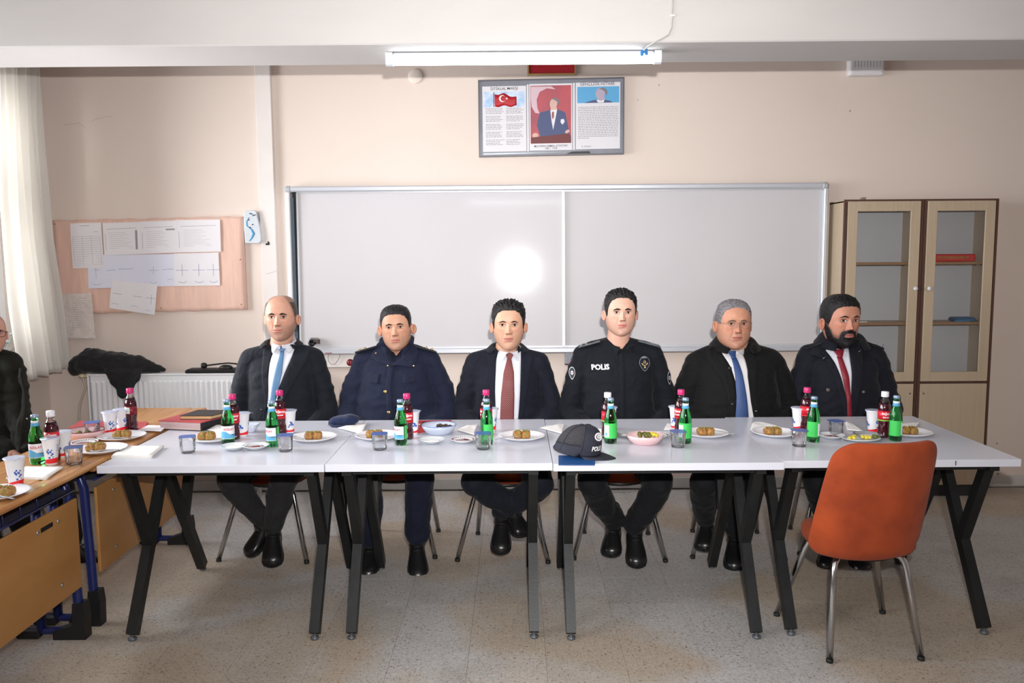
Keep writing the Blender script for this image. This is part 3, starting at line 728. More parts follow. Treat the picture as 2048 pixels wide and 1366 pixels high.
# ------------------------------------------------------------------ radiator
m_rad = mat('radiator_enamel', (230, 231, 234), .35, var=.02, vscale=6)
rx0, rx1, rz0, rz1 = -2.79, -1.32, .22, .825
ra = thing('radiator', 'white panel radiator on the wall below the pin board', 'radiator', (-2.05, 5.40, .2))
RY = 5.335
nf = 42; xs = np.linspace(rx0+.02, rx1-.02, nf*6+1)
def prof(x):
    u = ((x-rx0-.02)/(rx1-rx0-.04)*nf) % 1
    return .009*(1 if .22 < u < .62 else (0 if u < .08 or u > .76 else (max(0, (u-.08)/.14) if u < .22 else (.76-u)/.14)))
G = np.zeros((6, len(xs), 3))
for i, (zz, k) in enumerate(((rz0+.03, 0), (rz0+.045, 0), (rz0+.055, 1), (rz1-.055, 1), (rz1-.045, 0), (rz1-.012, 0))):
    for j, x in enumerate(xs): G[i, j] = (x, RY-prof(x)*k, zz)
MB().slab(G, (0, .006, 0), smooth=False).build('front_panel', m_rad, ra)
MB().box(rx0, rx1, RY-.008, RY+.10, rz1-.012, rz1, bev=.004).build('top_grille', m_rad, ra)
for xa in (rx0, rx1-.012): MB().box(xa, xa+.012, RY-.008, RY+.10, rz0+.02, rz1-.012, bev=.004).build('side_panel', m_rad, ra)
MB().box(rx0+.02, rx1-.02, RY+.085, RY+.095, rz0+.03, rz1-.02).build('rear_panel', m_rad, ra)
for xa in (rx0+.3, rx1-.3): MB().box(xa-.02, xa+.02, RY+.095, WY, rz0+.1, rz1-.1).build('bracket', m_rad, ra)
m_pipe = mat('pipe_paint', (196, 184, 168), .5)
q = at(164, 752, 5.38)
vv = MB().tube([(rx0+.01, RY+.05, q.z), (q.x, RY+.05, q.z)], .012, 12).ball((q.x-.002, RY+.05, q.z), (.022, .018, .016))
vv.build('valve', mat('valve_cream', (214, 204, 170), .4), ra)
pp = [(q.x+.0, RY+.05, q.z-.01)]+[tuple(at(x, y, 5.40)) for x, y in ((172, 775), (166, 790), (160, 808), (158, 830), (158, 900), (160, 985))]
tag(MB().tube(pp, .008, 10).build('heating_pipe', m_pipe), 'beige heating pipe rising from the floor to the radiator valve', 'pipe')
# folded black coat on the radiator
m_coat = mat('black_cloth', (26, 26, 29), .9, var=.3, vscale=20, bump=.3, bscale=140, sheen=.15)
ctb = MB()
YC = 5.30
def pxp(x, y, Y=YC): return at(x, y, Y)
# bulk lying on top
spine = [(150, 738, .050), (175, 724, .085), (205, 724, .092), (240, 728, .088), (275, 728, .072), (300, 733, .050), (326, 739, .018)]
for a, b_ in zip(spine[:-1], spine[1:]):
    pa, pb = pxp(a[0], a[1], 5.39), pxp(b_[0], b_[1], 5.39); ctb.capsule(pa, pb, a[2]*.85, b_[2]*.85)
ctb.capsule(pxp(180, 708, 5.40), pxp(276, 722, 5.40), .045, .04)
ctb.capsule(pxp(152, 728, 5.38), pxp(186, 706, 5.38), .04, .04)
# triangular hanging flap
tri = [(196, 742), (278, 742), (268, 770), (246, 793), (222, 776)]
G = np.zeros((14, 12, 3))
for i in range(14):
    t = i/13
    lx = 190+(243-190)*t**.9; rx_ = 287-(287-249)*t**1.9; yy_ = 722+(799-722)*t
    for j in range(12):
        s = j/11; q = at(lx+(rx_-lx)*s, yy_-6*math.sin(s*PI)*(0 if t > .8 else 0), 5.305-.0)
        G[i, j] = (q.x, 5.31+.06*max(0, 1-t*3.2)-.012*math.sin(s*PI*2+t*2)-.012*math.sin(s*PI), q.z)
ctb.slab(G, (0, .020, 0))
cto = ctb.build('black_coat', m_coat)
rm = cto.modifiers.new('r', 'REMESH'); rm.mode = 'VOXEL'; rm.voxel_size = .006; rm.use_smooth_shade = True
smd = cto.modifiers.new('s', 'SMOOTH'); smd.iterations = 4; smd.factor = .6
tx = bpy.data.textures.new('folds', 'CLOUDS'); tx.noise_scale = .07; tx.noise_depth = 2
dm = cto.modifiers.new('d', 'DISPLACE'); dm.texture = tx; dm.strength = .03; dm.texture_coords = 'GLOBAL'
tag(cto, 'black coat lying folded over the left end of the radiator', 'coat')
# keyboard and mouse on the radiator
kb = thing('keyboard', 'black computer keyboard lying on the radiator behind the bald man', 'keyboard', (-1.6, 5.39, .83))
k0, k1 = at(373, 743, 5.36), at(500, 741, 5.36)
MB().box(k0.x, k1.x+.02, 5.33, 5.45, .826, .846, bev=.005).build('case', mat('black_plastic', (26, 26, 28), .4), kb)
ky = MB()
for r in range(5):
    for k in range(22): ky.box(k0.x+.008+k*.0185, k0.x+.023+k*.0185, 5.34+r*.020, 5.356+r*.020, .846, .850)
kk = ky.build('keys', mat('key_black', (36, 36, 38), .5), kb); kk['kind'] = 'stuff'
q = at(452, 733, 5.38)
ms = thing('computer_mouse', 'black computer mouse resting on the keyboard on the radiator', 'computer mouse', (q.x, 5.39, .85))
MB().ball((q.x, 5.38, .856), (.045, .028, .020), 18, 12).build('shell', mat('black_plastic', (26, 26, 28), .4), ms)
pl0 = [at(x, y, 5.37) for x, y in ((408, 731), (420, 730), (435, 728), (455, 726), (470, 727), (490, 732))]
cbl = thing('power_plug', 'black power plug with its lead lying across the keyboard', 'plug', tuple(pl0[0]))
MB().tube(pl0, .0045, 8).build('lead', mat('black_plastic', (26, 26, 28), .4), cbl)
MB().lathe([(.002, -.016), (.017, -.014), (.020, 0), (.016, .014), (.006, .02)], 16).xf(Matrix.Translation(pl0[0]) @ Matrix.Rotation(PI/2, 4, 'Y')).build('plug_body', mat('black_plastic', (26, 26, 28), .4), cbl)

# ------------------------------------------------------------------ glazed cabinets
m_beech = mat('beech_laminate', (186, 168, 144), .45, var=.05, vscale=5, stretch=(14, 14, .6))
m_edge = mat('brown_edge', (84, 56, 46), .5)
m_inner = mat('inner_white', (196, 198, 204), .6)
m_shelf = mat('shelf_edge', (160, 122, 84), .5)
m_plinth = mat('plinth_black', (34, 34, 38), .5)
m_cglass = thin_glass('cabinet_glass')
def cabinet(x0, x1, label, knob_right):
    c_ = thing('cabinet', label, 'cabinet', ((x0+x1)/2, 5.35, 0))
    y0, y1, zt = 5.225, 5.475, 1.907; t = .016
    MB().box(x0+.005, x1-.005, y0+.03, y1, 0, .075).build('plinth', m_plinth, c_)
    for xa in (x0, x1-t): MB().box(xa, xa+t, y0+.018, y1, .075, zt-.008).build('side_panel', m_beech, c_)
    MB().box(x0, x1, y0+.018, y1, zt-.016, zt).build('top_panel', m_beech, c_)
    MB().box(x0+t, x1-t, y1-.006, y1, .075, zt-.016).build('back_panel', m_inner, c_)
    MB().box(x0+t, x1-t, y0+.02, y1-.006, .075, .091).build('bottom_panel', m_beech, c_)
    e = MB().box(x0, x0+.014, y0, y0+.018, .075, zt).box(x1-.014, x1, y0, y0+.018, .075, zt).box(x0+.014, x1-.014, y0, y0+.018, zt-.009, zt).box(x0+.014, x1-.014, y0, y0+.018, .745, .753)
    e.build('edging', m_edge, c_)
    for z in (1.515, 1.132, .755):
        s_ = MB().box(x0+t, x1-t, y0+.045, y1-.006, z-.016, z); so = s_.build('shelf', m_beech, c_)
        MB().box(x0+t, x1-t, y0+.042, y0+.045, z-.016, z).build('shelf_edging', m_shelf, so)
        for xx in (x1-t-.006,): 
            for yy in (y0+.07, y0+.13, y0+.2): MB().ball((xx, yy, z-.022), .006, 8, 6).build('shelf_pin', m_edge, so)
    dx0, dx1 = x0+.022, x1-.018
    # glazed door
    d = MB(); w_ = .062; z0, z1 = .757, zt-.012
    d.box(dx0, dx0+w_, y0-.002, y0+.016, z0, z1, bev=.002).box(dx1-w_, dx1, y0-.002, y0+.016, z0, z1, bev=.002)
    d.box(dx0+w_, dx1-w_, y0-.002, y0+.016, z0, z0+w_, bev=.002).box(dx0+w_, dx1-w_, y0-.002, y0+.016, z1-w_, z1, bev=.002)
    do = d.build('glazed_door', m_beech, c_)
    MB().box(dx0+w_-.003, dx1-w_+.003, y0+.006, y0+.009, z0+w_-.003, z1-w_+.003).build('pane', m_cglass, do)
    kx = dx1-.022 if knob_right else dx0+.022
    MB().lathe([(.001, .030), (.012, .027), (.015, .020), (.010, .011), (.006, .006), (.007, 0)], 16).xf(Matrix.Translation((kx, y0-.001, 1.35)) @ Matrix.Rotation(PI/2, 4, 'X')).build('knob', mat('knob_white', (214, 214, 220), .25), do)
    lo = MB().box(dx0, dx1, y0-.002, y0+.016, .082, .742, bev=.002).build('lower_door', m_beech, c_)
    MB().ball((kx+(.0 if knob_right else 0), y0-.003, .68), .005, 8, 6).build('screw', m_edge, lo)
    return c_
cabinet(2.068, 2.563, 'left beech cabinet with a glazed door, directly behind the bearded man', True)
cabinet(2.566, 3.030, 'right beech cabinet with a glazed door holding a red case', False)
bx = thing('red_case', 'red plastic case on the upper shelf of the right cabinet', 'case', (2.75, 5.35, 1.515))
p0, p1 = at(1862, 520, 5.32), at(1946, 505, 5.32)
bevel(MB().box(p0.x, p1.x, 5.28, 5.40, 1.5155, 1.565).build('case_body', mat('red_plastic', (206, 26, 24), .3), bx), .012, 3)
MB().box(p0.x+.02, p1.x-.05, 5.277, 5.281, 1.532, 1.552).build('faded_print', mat('print_ochre', (176, 96, 44), .5, var=.3, vscale=30), bx)
bl = thing('blue_bag', 'blue folded bag on the middle shelf of the right cabinet', 'bag', (2.85, 5.35, 1.132))
p0, p1 = at(1908, 640, 5.30), at(1950, 632, 5.30)
MB().box(p0.x, p1.x, 5.28, 5.38, 1.1325, 1.16, bev=.01).build('body', mat('blue_cloth', (34, 96, 140), .6, var=.2, vscale=30), bl)
MB().tube([(p0.x-.01, 5.275, 1.137), (p1.x+.005, 5.275, 1.140)], .005, 8).build('piping', mat('blue_light', (60, 130, 170), .5), bl)
tag(MB().box(2.11, 2.26, 5.28, 5.42, 1.1325, 1.140, bev=.002).build('paper_stack', m_paper), 'small stack of white papers on the middle shelf of the left cabinet', 'papers')
dr = MB()
for a, b_ in (((1757, 706), (1752, 688)), ((1759, 706), (1767, 689)), ((1756, 708), (1749, 694))): dr.tube([at(*a, 5.38), at(*b_, 5.38)], .0018, 6)
qq = at(1757, 712, 5.38)
dr.lathe([(.012, 0), (.018, .01), (.018, max(.04, qq.z-.755-.0)), (.014, max(.045, qq.z-.75))], 14, (qq.x, 5.38, .7555))
tag(dr.build('twig_vase', mat('twig_brown', (70, 58, 50), .7)), 'small vase with bare twigs on the lower shelf of the left cabinet', 'vase')
q = at(1727, 396, 5.40)
tag(MB().box(q.x-.013, q.x+.013, 5.39, 5.42, 1.9075, 1.932, bev=.002).build('small_block', mat('block_grey', (140, 128, 122), .6)), 'small grey block lying on top of the left cabinet', 'block')
# ================================================================== TABLES
m_top = mat('white_tabletop', (206, 208, 218), .22, var=.012, vscale=2, spec=.5)
m_blk = mat('black_steel', (25, 27, 28), .42, metal=.2, var=.3, vscale=12, bump=.15, bscale=120)
m_glide = mat('grey_glide', (96, 100, 106), .35, metal=.4)
TW, TD, TT = .910, .90, .030
def make_table(x0, y0, z, w, d, label):
    t = thing('dining_table', label, 'table', (x0+w/2, y0+d/2, 0), 'white tables set end to end')
    bevel(MB().box(x0, x0+w, y0, y0+d, z-TT, z).build('tabletop', m_top, t), .0015, 2)
    zr = z-TT
    fr = MB()
    for yy in (y0+.075, y0+d-.115): fr.box(x0+.075, x0+w-.075, yy, yy+.04, zr-.030, zr-.001)
    for xx in (x0+.055, x0+w-.095): fr.box(xx, xx+.04, y0+.05, y0+d-.05, zr-.030, zr-.0012)
    fr.build('frame', m_blk, t)
    for sx in (x0+.075, x0+w-.075):
        for s in (1, -1):
            Y = (lambda v: y0+v) if s == 1 else (lambda v: y0+d-v)
            l = MB(); j = (sx, Y(.27), .355)
            l.bar((sx, Y(.065), .022), (sx, Y(.275), .365), .040, .046, up=(0, 1, 0))
            l.bar((sx, Y(.262), .335), (sx, Y(.105), zr-.028), .0385, .046, up=(0, 1, 0))
            l.bar((sx, Y(.262), .335), (sx, Y(.47), zr-.028), .0375, .046, up=(0, 1, 0))
            lo = l.build('leg', m_blk, t)
            MB().lathe([(.016, 0), (.018, .004), (.017, .010), (.008, .013), (.007, .024), (.001, .024)], 14, (sx, Y(.062), 0)).build('foot_glide', m_glide, lo)
            MB().ball((sx, Y(.268)-s*.022, .352), .004, 8, 5).build('bolt', m_glide, lo)
    return t
TX = [-1.664, -.757, .150, 1.064]
TYF = [3.212, 3.214, 3.198, 3.228]
WD = [.905, .905, .912, .950]
labs = ['leftmost white table, beside the wooden school desks', 'second white table from the left, in front of the navy police parka', 'white table third from the left, carrying the black cap', 'rightmost white table, behind the orange chair']
for k in range(4): make_table(TX[k], TYF[k], .75+(.001 if k == 2 else 0), WD[k], TD, labs[k])
tb3 = at(1912, 918, TYF[3]-.001)
tag(MB().box(tb3.x-.002, tb3.x+.002, TYF[3]-.0012, TYF[3]+.001, .728, .746).build('clip', m_glide), 'tiny grey staple in the front edge of the rightmost table', 'staple')

# ================================================================== ORANGE CHAIRS
m_orange = mat('orange_suede', (156, 68, 34), .95, var=.22, vscale=7, bump=.35, bscale=260, sheen=.05, spec=.2, col2=(126, 52, 28))
m_steel = mat('chrome_leg', (190, 190, 192), .16, metal=1)
m_rub = mat('black_rubber', (28, 28, 28), .6)
def make_chair(label, with_detail=True):
    c = thing('upholstered_chair', label, 'chair', (0, 0, 0), 'orange upholstered chairs')
    # faces +y (front); shell profile: front of seat to top of back
    # seat cushion
    R_ = []
    for z, k in ((.392, .80), (.398, .93), (.418, 1.0), (.445, 1.0), (.462, .95), (.470, .80), (.466, .40), (.464, .02)):
        ring = []
        for a in np.linspace(0, 2*PI, 44, endpoint=False):
            c_, s_ = math.cos(a), math.sin(a); x = .200*k*math.copysign(abs(c_)**.62, c_); y = .185*k*math.copysign(abs(s_)**.62, s_)
            if y > 0: x *= 1-.10*(y/.195)**2
            ring.append((x, y-.005, z+.006*abs(x/.22)**2*(z > .44)))
        R_.append(ring)
    b_ = MB().grid(np.array(R_), closed=True); b_.f += [tuple(range(43, -1, -1)), tuple(7*44+k for k in range(44))]; b_.sm += [True]*2; b_.mi += [0]*2
    b_.build('seat', m_orange, c)
    # curved back that reaches down behind the cushion
    NVp, NUp = 30, 25
    zz = .378+.490*(1-np.cos(np.linspace(0, PI, NVp)))/2
    yy = np.interp(zz, [.378, .392, .432, .50, .58, .66, .74, .81, .868], [-.168, -.190, -.211, -.224, -.238, -.253, -.268, -.282, -.292])
    H_ = np.interp(zz, [.378, .45, .55, .66, .76, .868], [.238, .244, .242, .236, .229, .216])
    rt, rb = .070, .060
    hw = H_.copy()
    hw -= rt-np.sqrt(np.clip(rt**2-np.clip(zz-(.868-rt), 0, rt)**2, 0, None))
    hw -= rb-np.sqrt(np.clip(rb**2-np.clip(.378+rb-zz, 0, rb)**2, 0, None))
    def back_pt(x, i):
        v = (zz[i]-.378)/.49; q = abs(x/H_[i]); return (x-.022*(1-v), yy[i]+(.115-.035*v)*q**2.3, zz[i]+.018*q**2.5*max(0, 1-v*2))
    G = np.array([[back_pt(hw[i]*(-1+2*j/(NUp-1)), i) for j in range(NUp)] for i in range(NVp)])
    nn = np.zeros_like(G)
    for i in range(NVp):
        for j in range(NUp):
            x = hw[i]*(-1+2*j/(NUp-1)); i0, i1 = max(i-1, 0), min(i+1, NVp-1)
            tx = np.array(back_pt(x+.004, i))-np.array(back_pt(x-.004, i)); tz = np.array(back_pt(x, i1))-np.array(back_pt(x, i0))
            n_ = np.cross(tz, tx); n_ /= np.linalg.norm(n_); nn[i, j] = n_ if n_[1] > 0 else -n_
    rim = np.ones((NVp, NUp))
    for i in range(NVp):
        for j in range(NUp): rim[i, j] = .35+.65*min(1, min(j, NUp-1-j)/2.5, min(zz[i]-.378, .868-zz[i])/.03)**.5
    sh = MB().slab(G+nn*.02*(1-rim[..., None]), nn*(.040*rim)[..., None]).build('backrest', m_orange, c)
    sub = sh.modifiers.new('s', 'SUBSURF'); sub.levels = 1; sub.render_levels = 2
    MB().lathe([(.10, .375), (.16, .380), (.165, .395)], 24, (0, .0, 0)).build('seat_base', m_blk, c)
    for sx, sy, ex, ey in ((-1, 1, .235, .215), (1, 1, .235, .215), (-1, -1, .180, -.205), (1, -1, .180, -.205)):
        ex_, ey_ = sx*ex, ey; ca, sa = math.cos(-.08), math.sin(-.08)
        pts = [(sx*.11, sy*.11, .388), (sx*.125, sy*.12, .384), (sx*.138, sy*.13, .365), (sx*(.142+(ex-.142)*.08), sy*.137, .335), (sx*ex, ey, .008)]
        pts = [(p[0]*ca-p[1]*sa, p[0]*sa+p[1]*ca, p[2]) for p in pts]
        l = MB().tube(pts, .0125, 12).build('leg', m_steel, c)
        fx_, fy_ = pts[-1][0], pts[-1][1]
        MB().tube([(fx_-sx*.0008, fy_, .014), (fx_, fy_, 0)], .0138, 12).build('foot_cap', m_rub, l)
    return c
ch0 = make_chair('orange chair standing alone with its back to the camera, in front of the rightmost table')
ch0.location = (1.380, 3.265, 0); ch0.rotation_euler = (0, 0, .12)
ppl_ch = [(-1.297, 4.36, 'orange chair under the balding man in the blue tie'), (-.64, 4.42, 'orange chair under the man in the navy police parka'),
          (-.052, 4.34, 'orange chair under the young man in the dark red dotted tie'), (.552, 4.35, 'orange chair under the officer in black uniform'),
          (1.17, 4.36, 'orange chair under the grey-haired man with glasses'), (1.74, 4.40, 'orange chair under the bearded man')]
for x, y, lab in ppl_ch:
    o = copy_tree(ch0); o.location = (x, y, 0); o.rotation_euler = (0, 0, PI); o['label'] = lab

# ================================================================== SCHOOL DESKS
m_dtop = mat('lacquered_pine', (206, 156, 100), .28, var=.12, vscale=4, stretch=(14, 1, 3), col2=(172, 112, 58), coat=.3)
m_ply = mat('plywood_front', (184, 134, 80), .35, var=.10, vscale=2.5, stretch=(1, 1, 3), col2=(166, 116, 62))
m_blue = mat('blue_steel', (24, 36, 92), .3, coat=.3)
m_bolt = mat('zinc_bolt', (170, 172, 170), .3, metal=.8)
m_shoe = mat('black_desk_shoe', (24, 24, 26), .5)
def desk(y0, y1, label):
    d = thing('school_desk', label, 'desk', (-1.9, (y0+y1)/2, 0), 'wooden school desks in a row')
    x0, x1 = -2.10, -1.700
    # solid top with rounded edge and pen groove
    prof = [(x0, .728), (x0, .744), (x0+.006, .75), (x1-.085, .75), (x1-.080, .746), (x1-.066, .746), (x1-.061, .75), (x1-.012, .75), (x1-.003, .746), (x1, .738), (x1-.003, .728), (x1-.012, .722), (x0+.01, .722)]
    MB().prism(prof, y0, y1, 'y').build('desktop', m_dtop, d)
    for k, yy in enumerate((y0+.06, y1-.06)):
        f = MB(); r = .019
        pts = [(x1-.115, yy, .035), (x1-.118, yy, .10), (x1-.135, yy, .60), (x1-.155, yy, .665), (x1-.20, yy, .69), (x0+.10, yy, .69)]
        f.tube(pts, r, 12)
        f.tube([(x0+.03, yy, .03), (x1-.12, yy, .03)], .016, 10)
        f.tube([(x0+.12, yy, .03), (x0+.13, yy, .69)], r, 12)
        fo = f.build('leg_frame', m_blue, d)
        MB().prism([(x1-.22, 0), (x1-.085, 0), (x1-.082, .10), (x1-.088, .155), (x1-.132, .155), (x1-.140, .06), (x1-.22, .035)], yy-.026, yy+.026, 'y').build('leg_shoe', m_shoe, fo)
        MB().box(x0+.02, x0+.12, yy-.024, yy+.024, 0, .045, bev=.008).build('leg_shoe', m_shoe, fo)
    MB().box(x0+.08, x1-.10, y0+.07, y1-.07, .628, .634).build('book_shelf', mat('shelf_dark', (70, 74, 92), .5), d)
    wr = MB()
    for k in range(10): wr.tube([(x1-.10-.0, y0+.12+k*.105, .63), (x1-.10, y0+.12+k*.105, .69)], .003, 6)
    wr.tube([(x1-.10, y0+.08, .69), (x1-.10, y1-.08, .69)], .006, 8); wr.tube([(x1-.10, y0+.08, .632), (x1-.10, y1-.08, .632)], .006, 8)
    wr.build('wire_rail', m_blue, d)
    fp_ = MB().box(x1-.103, x1-.090, y0+.075, y1-.075, .225, .60, bev=.003).build('front_panel', m_ply, d)
    for yy, zz in ((y0+.22, .55), (y0+.22, .29), (y1-.22, .55), (y1-.22, .29), (y1-.36, .55), (y0+.36, .55)):
        MB().ball((x1-.089, yy, zz), (.004, .009, .009), 10, 6).build('bolt', m_bolt, fp_)
    MB().box(x1-.0905, x1-.0885, y1-.34, y1-.26, .543+.0, .560).build('slot', m_shoe, fp_) if y1 < 3.5 else None
    bk = MB().box(x0+.10, x0+.112, y0+.09, y1-.09, .60, .70).build('back_rail', m_ply, d)
    kn = MB().box(x1-.06, x1-.02, y1-.05, y1-.012, .700, .724, bev=.01).box(x1-.06, x1-.02, y0+.012, y0+.05, .700, .724, bev=.01).build('corner_block', m_dtop, d)
desk(2.17, 3.362, 'nearer wooden school desk at the left edge, with a slotted front panel')
desk(3.368, 4.50, 'farther wooden school desk, touching the leftmost white table')
# ================================================================== TABLE WARE
TZ = .75
m_gglass = mat('green_glass', (20, 150, 60), .04, trans=1, ior=1.45)
m_gglass.node_tree.nodes['Principled BSDF'].inputs['Base Color'].default_value = (.05, .55, .12, 1)
m_lblw = mat('label_white', (226, 228, 232), .5)
m_lblb = mat('label_blue', (92, 168, 210), .5)
m_lblg = mat('label_green', (60, 186, 84), .45)
m_txr = mat('print_redtext', (206, 70, 84), .5)
m_txw = mat('print_whitetext', (240, 238, 240), .5)
m_txb = mat('print_bluetext', (64, 96, 180), .5)
m_cap = mat('cap_steel_blue', (150, 172, 200), .3, metal=.5)
def bottle_green(style):
    o = thing('water_bottle', '', 'bottle', (0, 0, 0), 'green glass water bottles')
    h = .200
    prof = [(.001, .002), (.022, 0), (.0265, .004), (.0275, .012), (.0275, .100), (.0262, .118), (.021, .138), (.0155, .155), (.0128, .168), (.0122, .188), (.0138, .190), (.0138, .195), (.012, .1965)]
    inner = [(r-.0022, z) for r, z in prof[1:]][::-1]
    g = MB(); g.lathe(prof+[(.010, .1965)], 28)
    g.build('glass_body', m_gglass, o)
    MB().lathe([(.0142, .188), (.0142, .197), (.012, .2005), (.001, .201)], 20).build('crown_cap', m_cap, o)
    # neck sleeve
    MB().lathe([(.0165, .1545), (.0136, .1675), (.0134, .176), (.0132, .176)], 24).build('neck_label', m_lblb, o)
    nl = MB().lathe([(.0137, .1675), (.0136, .1765), (.0134, .1765)], 24).build('neck_band', m_lblw, o)
    # front label
    r = .0281; a0, a1 = (-PI/2-1.15, -PI/2+1.15)
    def sleeve(z0, z1, a0, a1, rr, m, name, par, wav=0):
        G = np.zeros((6, 22, 3))
        for i in range(6):
            for j in range(22):
                a = a0+(a1-a0)*j/21; z = z0+(z1-z0)*i/5
                if i == 5: z += wav*math.sin(j*.28)
                G[i, j] = (rr*math.cos(a), rr*math.sin(a), z)
        return MB().grid(G).build(name, m, par)
    # reverse side is seen through the glass: bright green
    if style == 'front':
        sleeve(.028, .085, -PI, 0, r, m_lblw, 'label', o)
        sleeve(.030, .052, -PI+.05, -.05, r+.0003, m_lblb, 'label_wave', o, .010)
        t = MB(); text_round(t, 'KIZILAY', .0135, r+.0005, .070, -PI/2+.15, .0004); t.build('label_text', m_txr, o, fixn=False)
        sleeve(.028, .088, .15, PI-.15, r, m_lblg, 'back_label', o)
    else:
        sleeve(.025, .092, -PI*1.0, .3, r, m_lblg, 'label', o)
        sgn = -1 if style == 'backl' else 1
        aa = -PI/2+sgn*.85
        lb = sleeve(.030, .084, aa-.50, aa+.50, r+.0003, m_lblw, 'back_label', o)
        t = MB()
        for k in range(9): 
            a = aa-.3; zz = .078-k*.0052
            text_round(t, '|||||||||' if k < 6 else 'oooo', .0035, r+.0006, zz, aa)
        tt = t.build('print', m_txb, o, fixn=False)
        sleeve(.036, .050, aa-.2, aa+.2, r+.0007, m_lblb, 'emblem', o)
    return o
m_juice = mat('purple_juice', (58, 10, 24), .08, spec=.6, coat=.6)
m_pet = thin_glass('clear_plastic', (.96, .9, .92), .05, 1.3, .2)
m_pcap = mat('pink_cap', (196, 44, 110), .35)
m_wcap = mat('white_cap', (226, 226, 232), .35)
m_jlab = mat('juice_label', (196, 26, 44), .4)
m_jlab2 = mat('juice_label_dark', (120, 20, 36), .4)
m_lime = mat('lime_band', (120, 190, 60), .4)
def bottle_juice(style):
    o = thing('juice_bottle', '', 'bottle', (0, 0, 0), 'dark juice bottles')
    prof = [(.001, .001), (.024, 0), (.027, .004), (.0275, .014), (.027, .040), (.0235, .055), (.0265, .068), (.0275, .080), (.0275, .125), (.0265, .140), (.022, .153)]
    MB().lathe(prof+[(.019, .160), (.001, .160)], 28).build('juice_body', m_juice, o)
    MB().lathe([(.0224, .1525), (.0195, .161), (.0145, .171), (.0125, .176), (.0125, .186), (.001, .186)], 24).build('clear_neck', m_pet, o)
    c_ = MB().lathe([(.0155, .183), (.0162, .185), (.0162, .204), (.0150, .2065), (.001, .207)], 26).build('cap', m_wcap if style == 'white' else m_pcap, o)
    r = .0280
    MB().lathe([(.0278, .082), (r, .082), (r, .122), (.0278, .122)], 30).build('label', m_jlab2 if style == 'side' else m_jlab, o)
    if style == 'side':
        G = np.array([[((r+.0004)*math.cos(a), (r+.0004)*math.sin(a), z) for a in np.linspace(-PI/2-.75, -PI/2+.25, 10)] for z in (.088, .118)])
        MB().grid(G).build('info_patch', mat('patch_pale', (196, 206, 200), .5), o)
        q = MB(); 
        for k in range(3): text_round(q, 'oo', .006, r+.0008, .098+k*.006, -PI/2-.25)
        q.build('print', mat('print_green', (50, 84, 70), .5), o, fixn=False)
    else:
        MB().lathe([(.0278, .0765), (r+.0002, .0765), (r+.0002, .082), (.0278, .082)], 30).build('label_band', m_lime if style == 'white' else m_jlab, o)
        t = MB(); text_round(t, 'doğanay', .0145, r+.0006, .110, -PI/2+.1, .0004, sx=.95)
        text_round(t, 'ŞALGAM', .0085, r+.0006, .0935, -PI/2+.05, .0003); t.build('label_text', m_txw, o, fixn=False)
    return o
m_cupw = mat('white_cup_plastic', (232, 234, 238), .35)
m_foil = mat('cup_foil', (196, 204, 226), .3, metal=.25, var=.15, vscale=60)
m_cred = mat('cup_red', (226, 40, 52), .4)
def cup_ayran(ang):
    o = thing('drink_cup', '', 'cup', (0, 0, 0), 'white plastic drink cups with foil lids')
    R = lambda z: .0215+(.0325-.0215)*(z/.108)
    MB().lathe([(.001, 0), (.0215, 0), (R(.01), .01), (R(.100), .100), (.0335, .102), (.0365, .106), (.0365, .1085), (.001, .1085)], 32).build('cup_body', m_cupw, o)
    MB().lathe([(.001, .1085), (.0370, .1086), (.0376, .1080), (.0376, .1094), (.030, .1100), (.001, .1096)], 32).build('foil_lid', m_foil, o)
    MB().add([(.034, -.006, .1095), (.049, -.002, .106), (.049, .004, .106), (.034, .006, .1095)], [(0, 1, 2, 3)]).build('lid_tab', m_foil, o)
    n = 40; G = np.zeros((3, n+1, 3))
    for j in range(n+1):
        a = 2*PI*j/n; zt = .024+.006*math.sin(a*1.0+.6)
        for i, z in enumerate((.009, (.009+zt)/2, zt)): rr = R(z)+.0004; G[i, j] = (rr*math.cos(a), rr*math.sin(a), z)
    MB().grid(G).build('red_band', m_cred, o)
    b = MB(); r_ = random.Random(3)
    for k in range(3):
        a0 = ang+k*2.1
        for q in range(15):
            a = a0+r_.uniform(-.45, .45); z = .050+r_.uniform(-.018, .016); rr = R(z)+.0006; s = .0024+r_.random()*.0026
            v = [(rr*math.cos(a), rr*math.sin(a), z)]
            for e in range(10):
                t = 2*PI*e/10; rad = s*(1 if e % 2 else .78); aa = a+rad*math.cos(t)/rr; zz = z+rad*math.sin(t); r2 = R(zz)+.0006
                v.append((r2*math.cos(aa), r2*math.sin(aa), zz))
            b.add(v, [(0, 1+e, 1+(e+1) % 10) for e in range(10)])
    for k in range(5):
        a = ang+1.05; z = .082-k*.006; rr = R(z)+.0006; w = .26-.05*(k % 2)
        G = np.array([[(rr*math.cos(a+t), rr*math.sin(a+t), z+d) for t in np.linspace(-w, w, 6)] for d in (0, .0016)]); b.grid(G)
    bo = b.build('blue_print', m_txb, o, fixn=False); bo['kind'] = 'stuff'
    return o
m_water = thin_glass('clear_cup', (.97, .98, .99), .03, 1.8, .22)
m_lidb = mat('blue_foil_lid', (70, 104, 176), .35, metal=.3, var=.25, vscale=50)
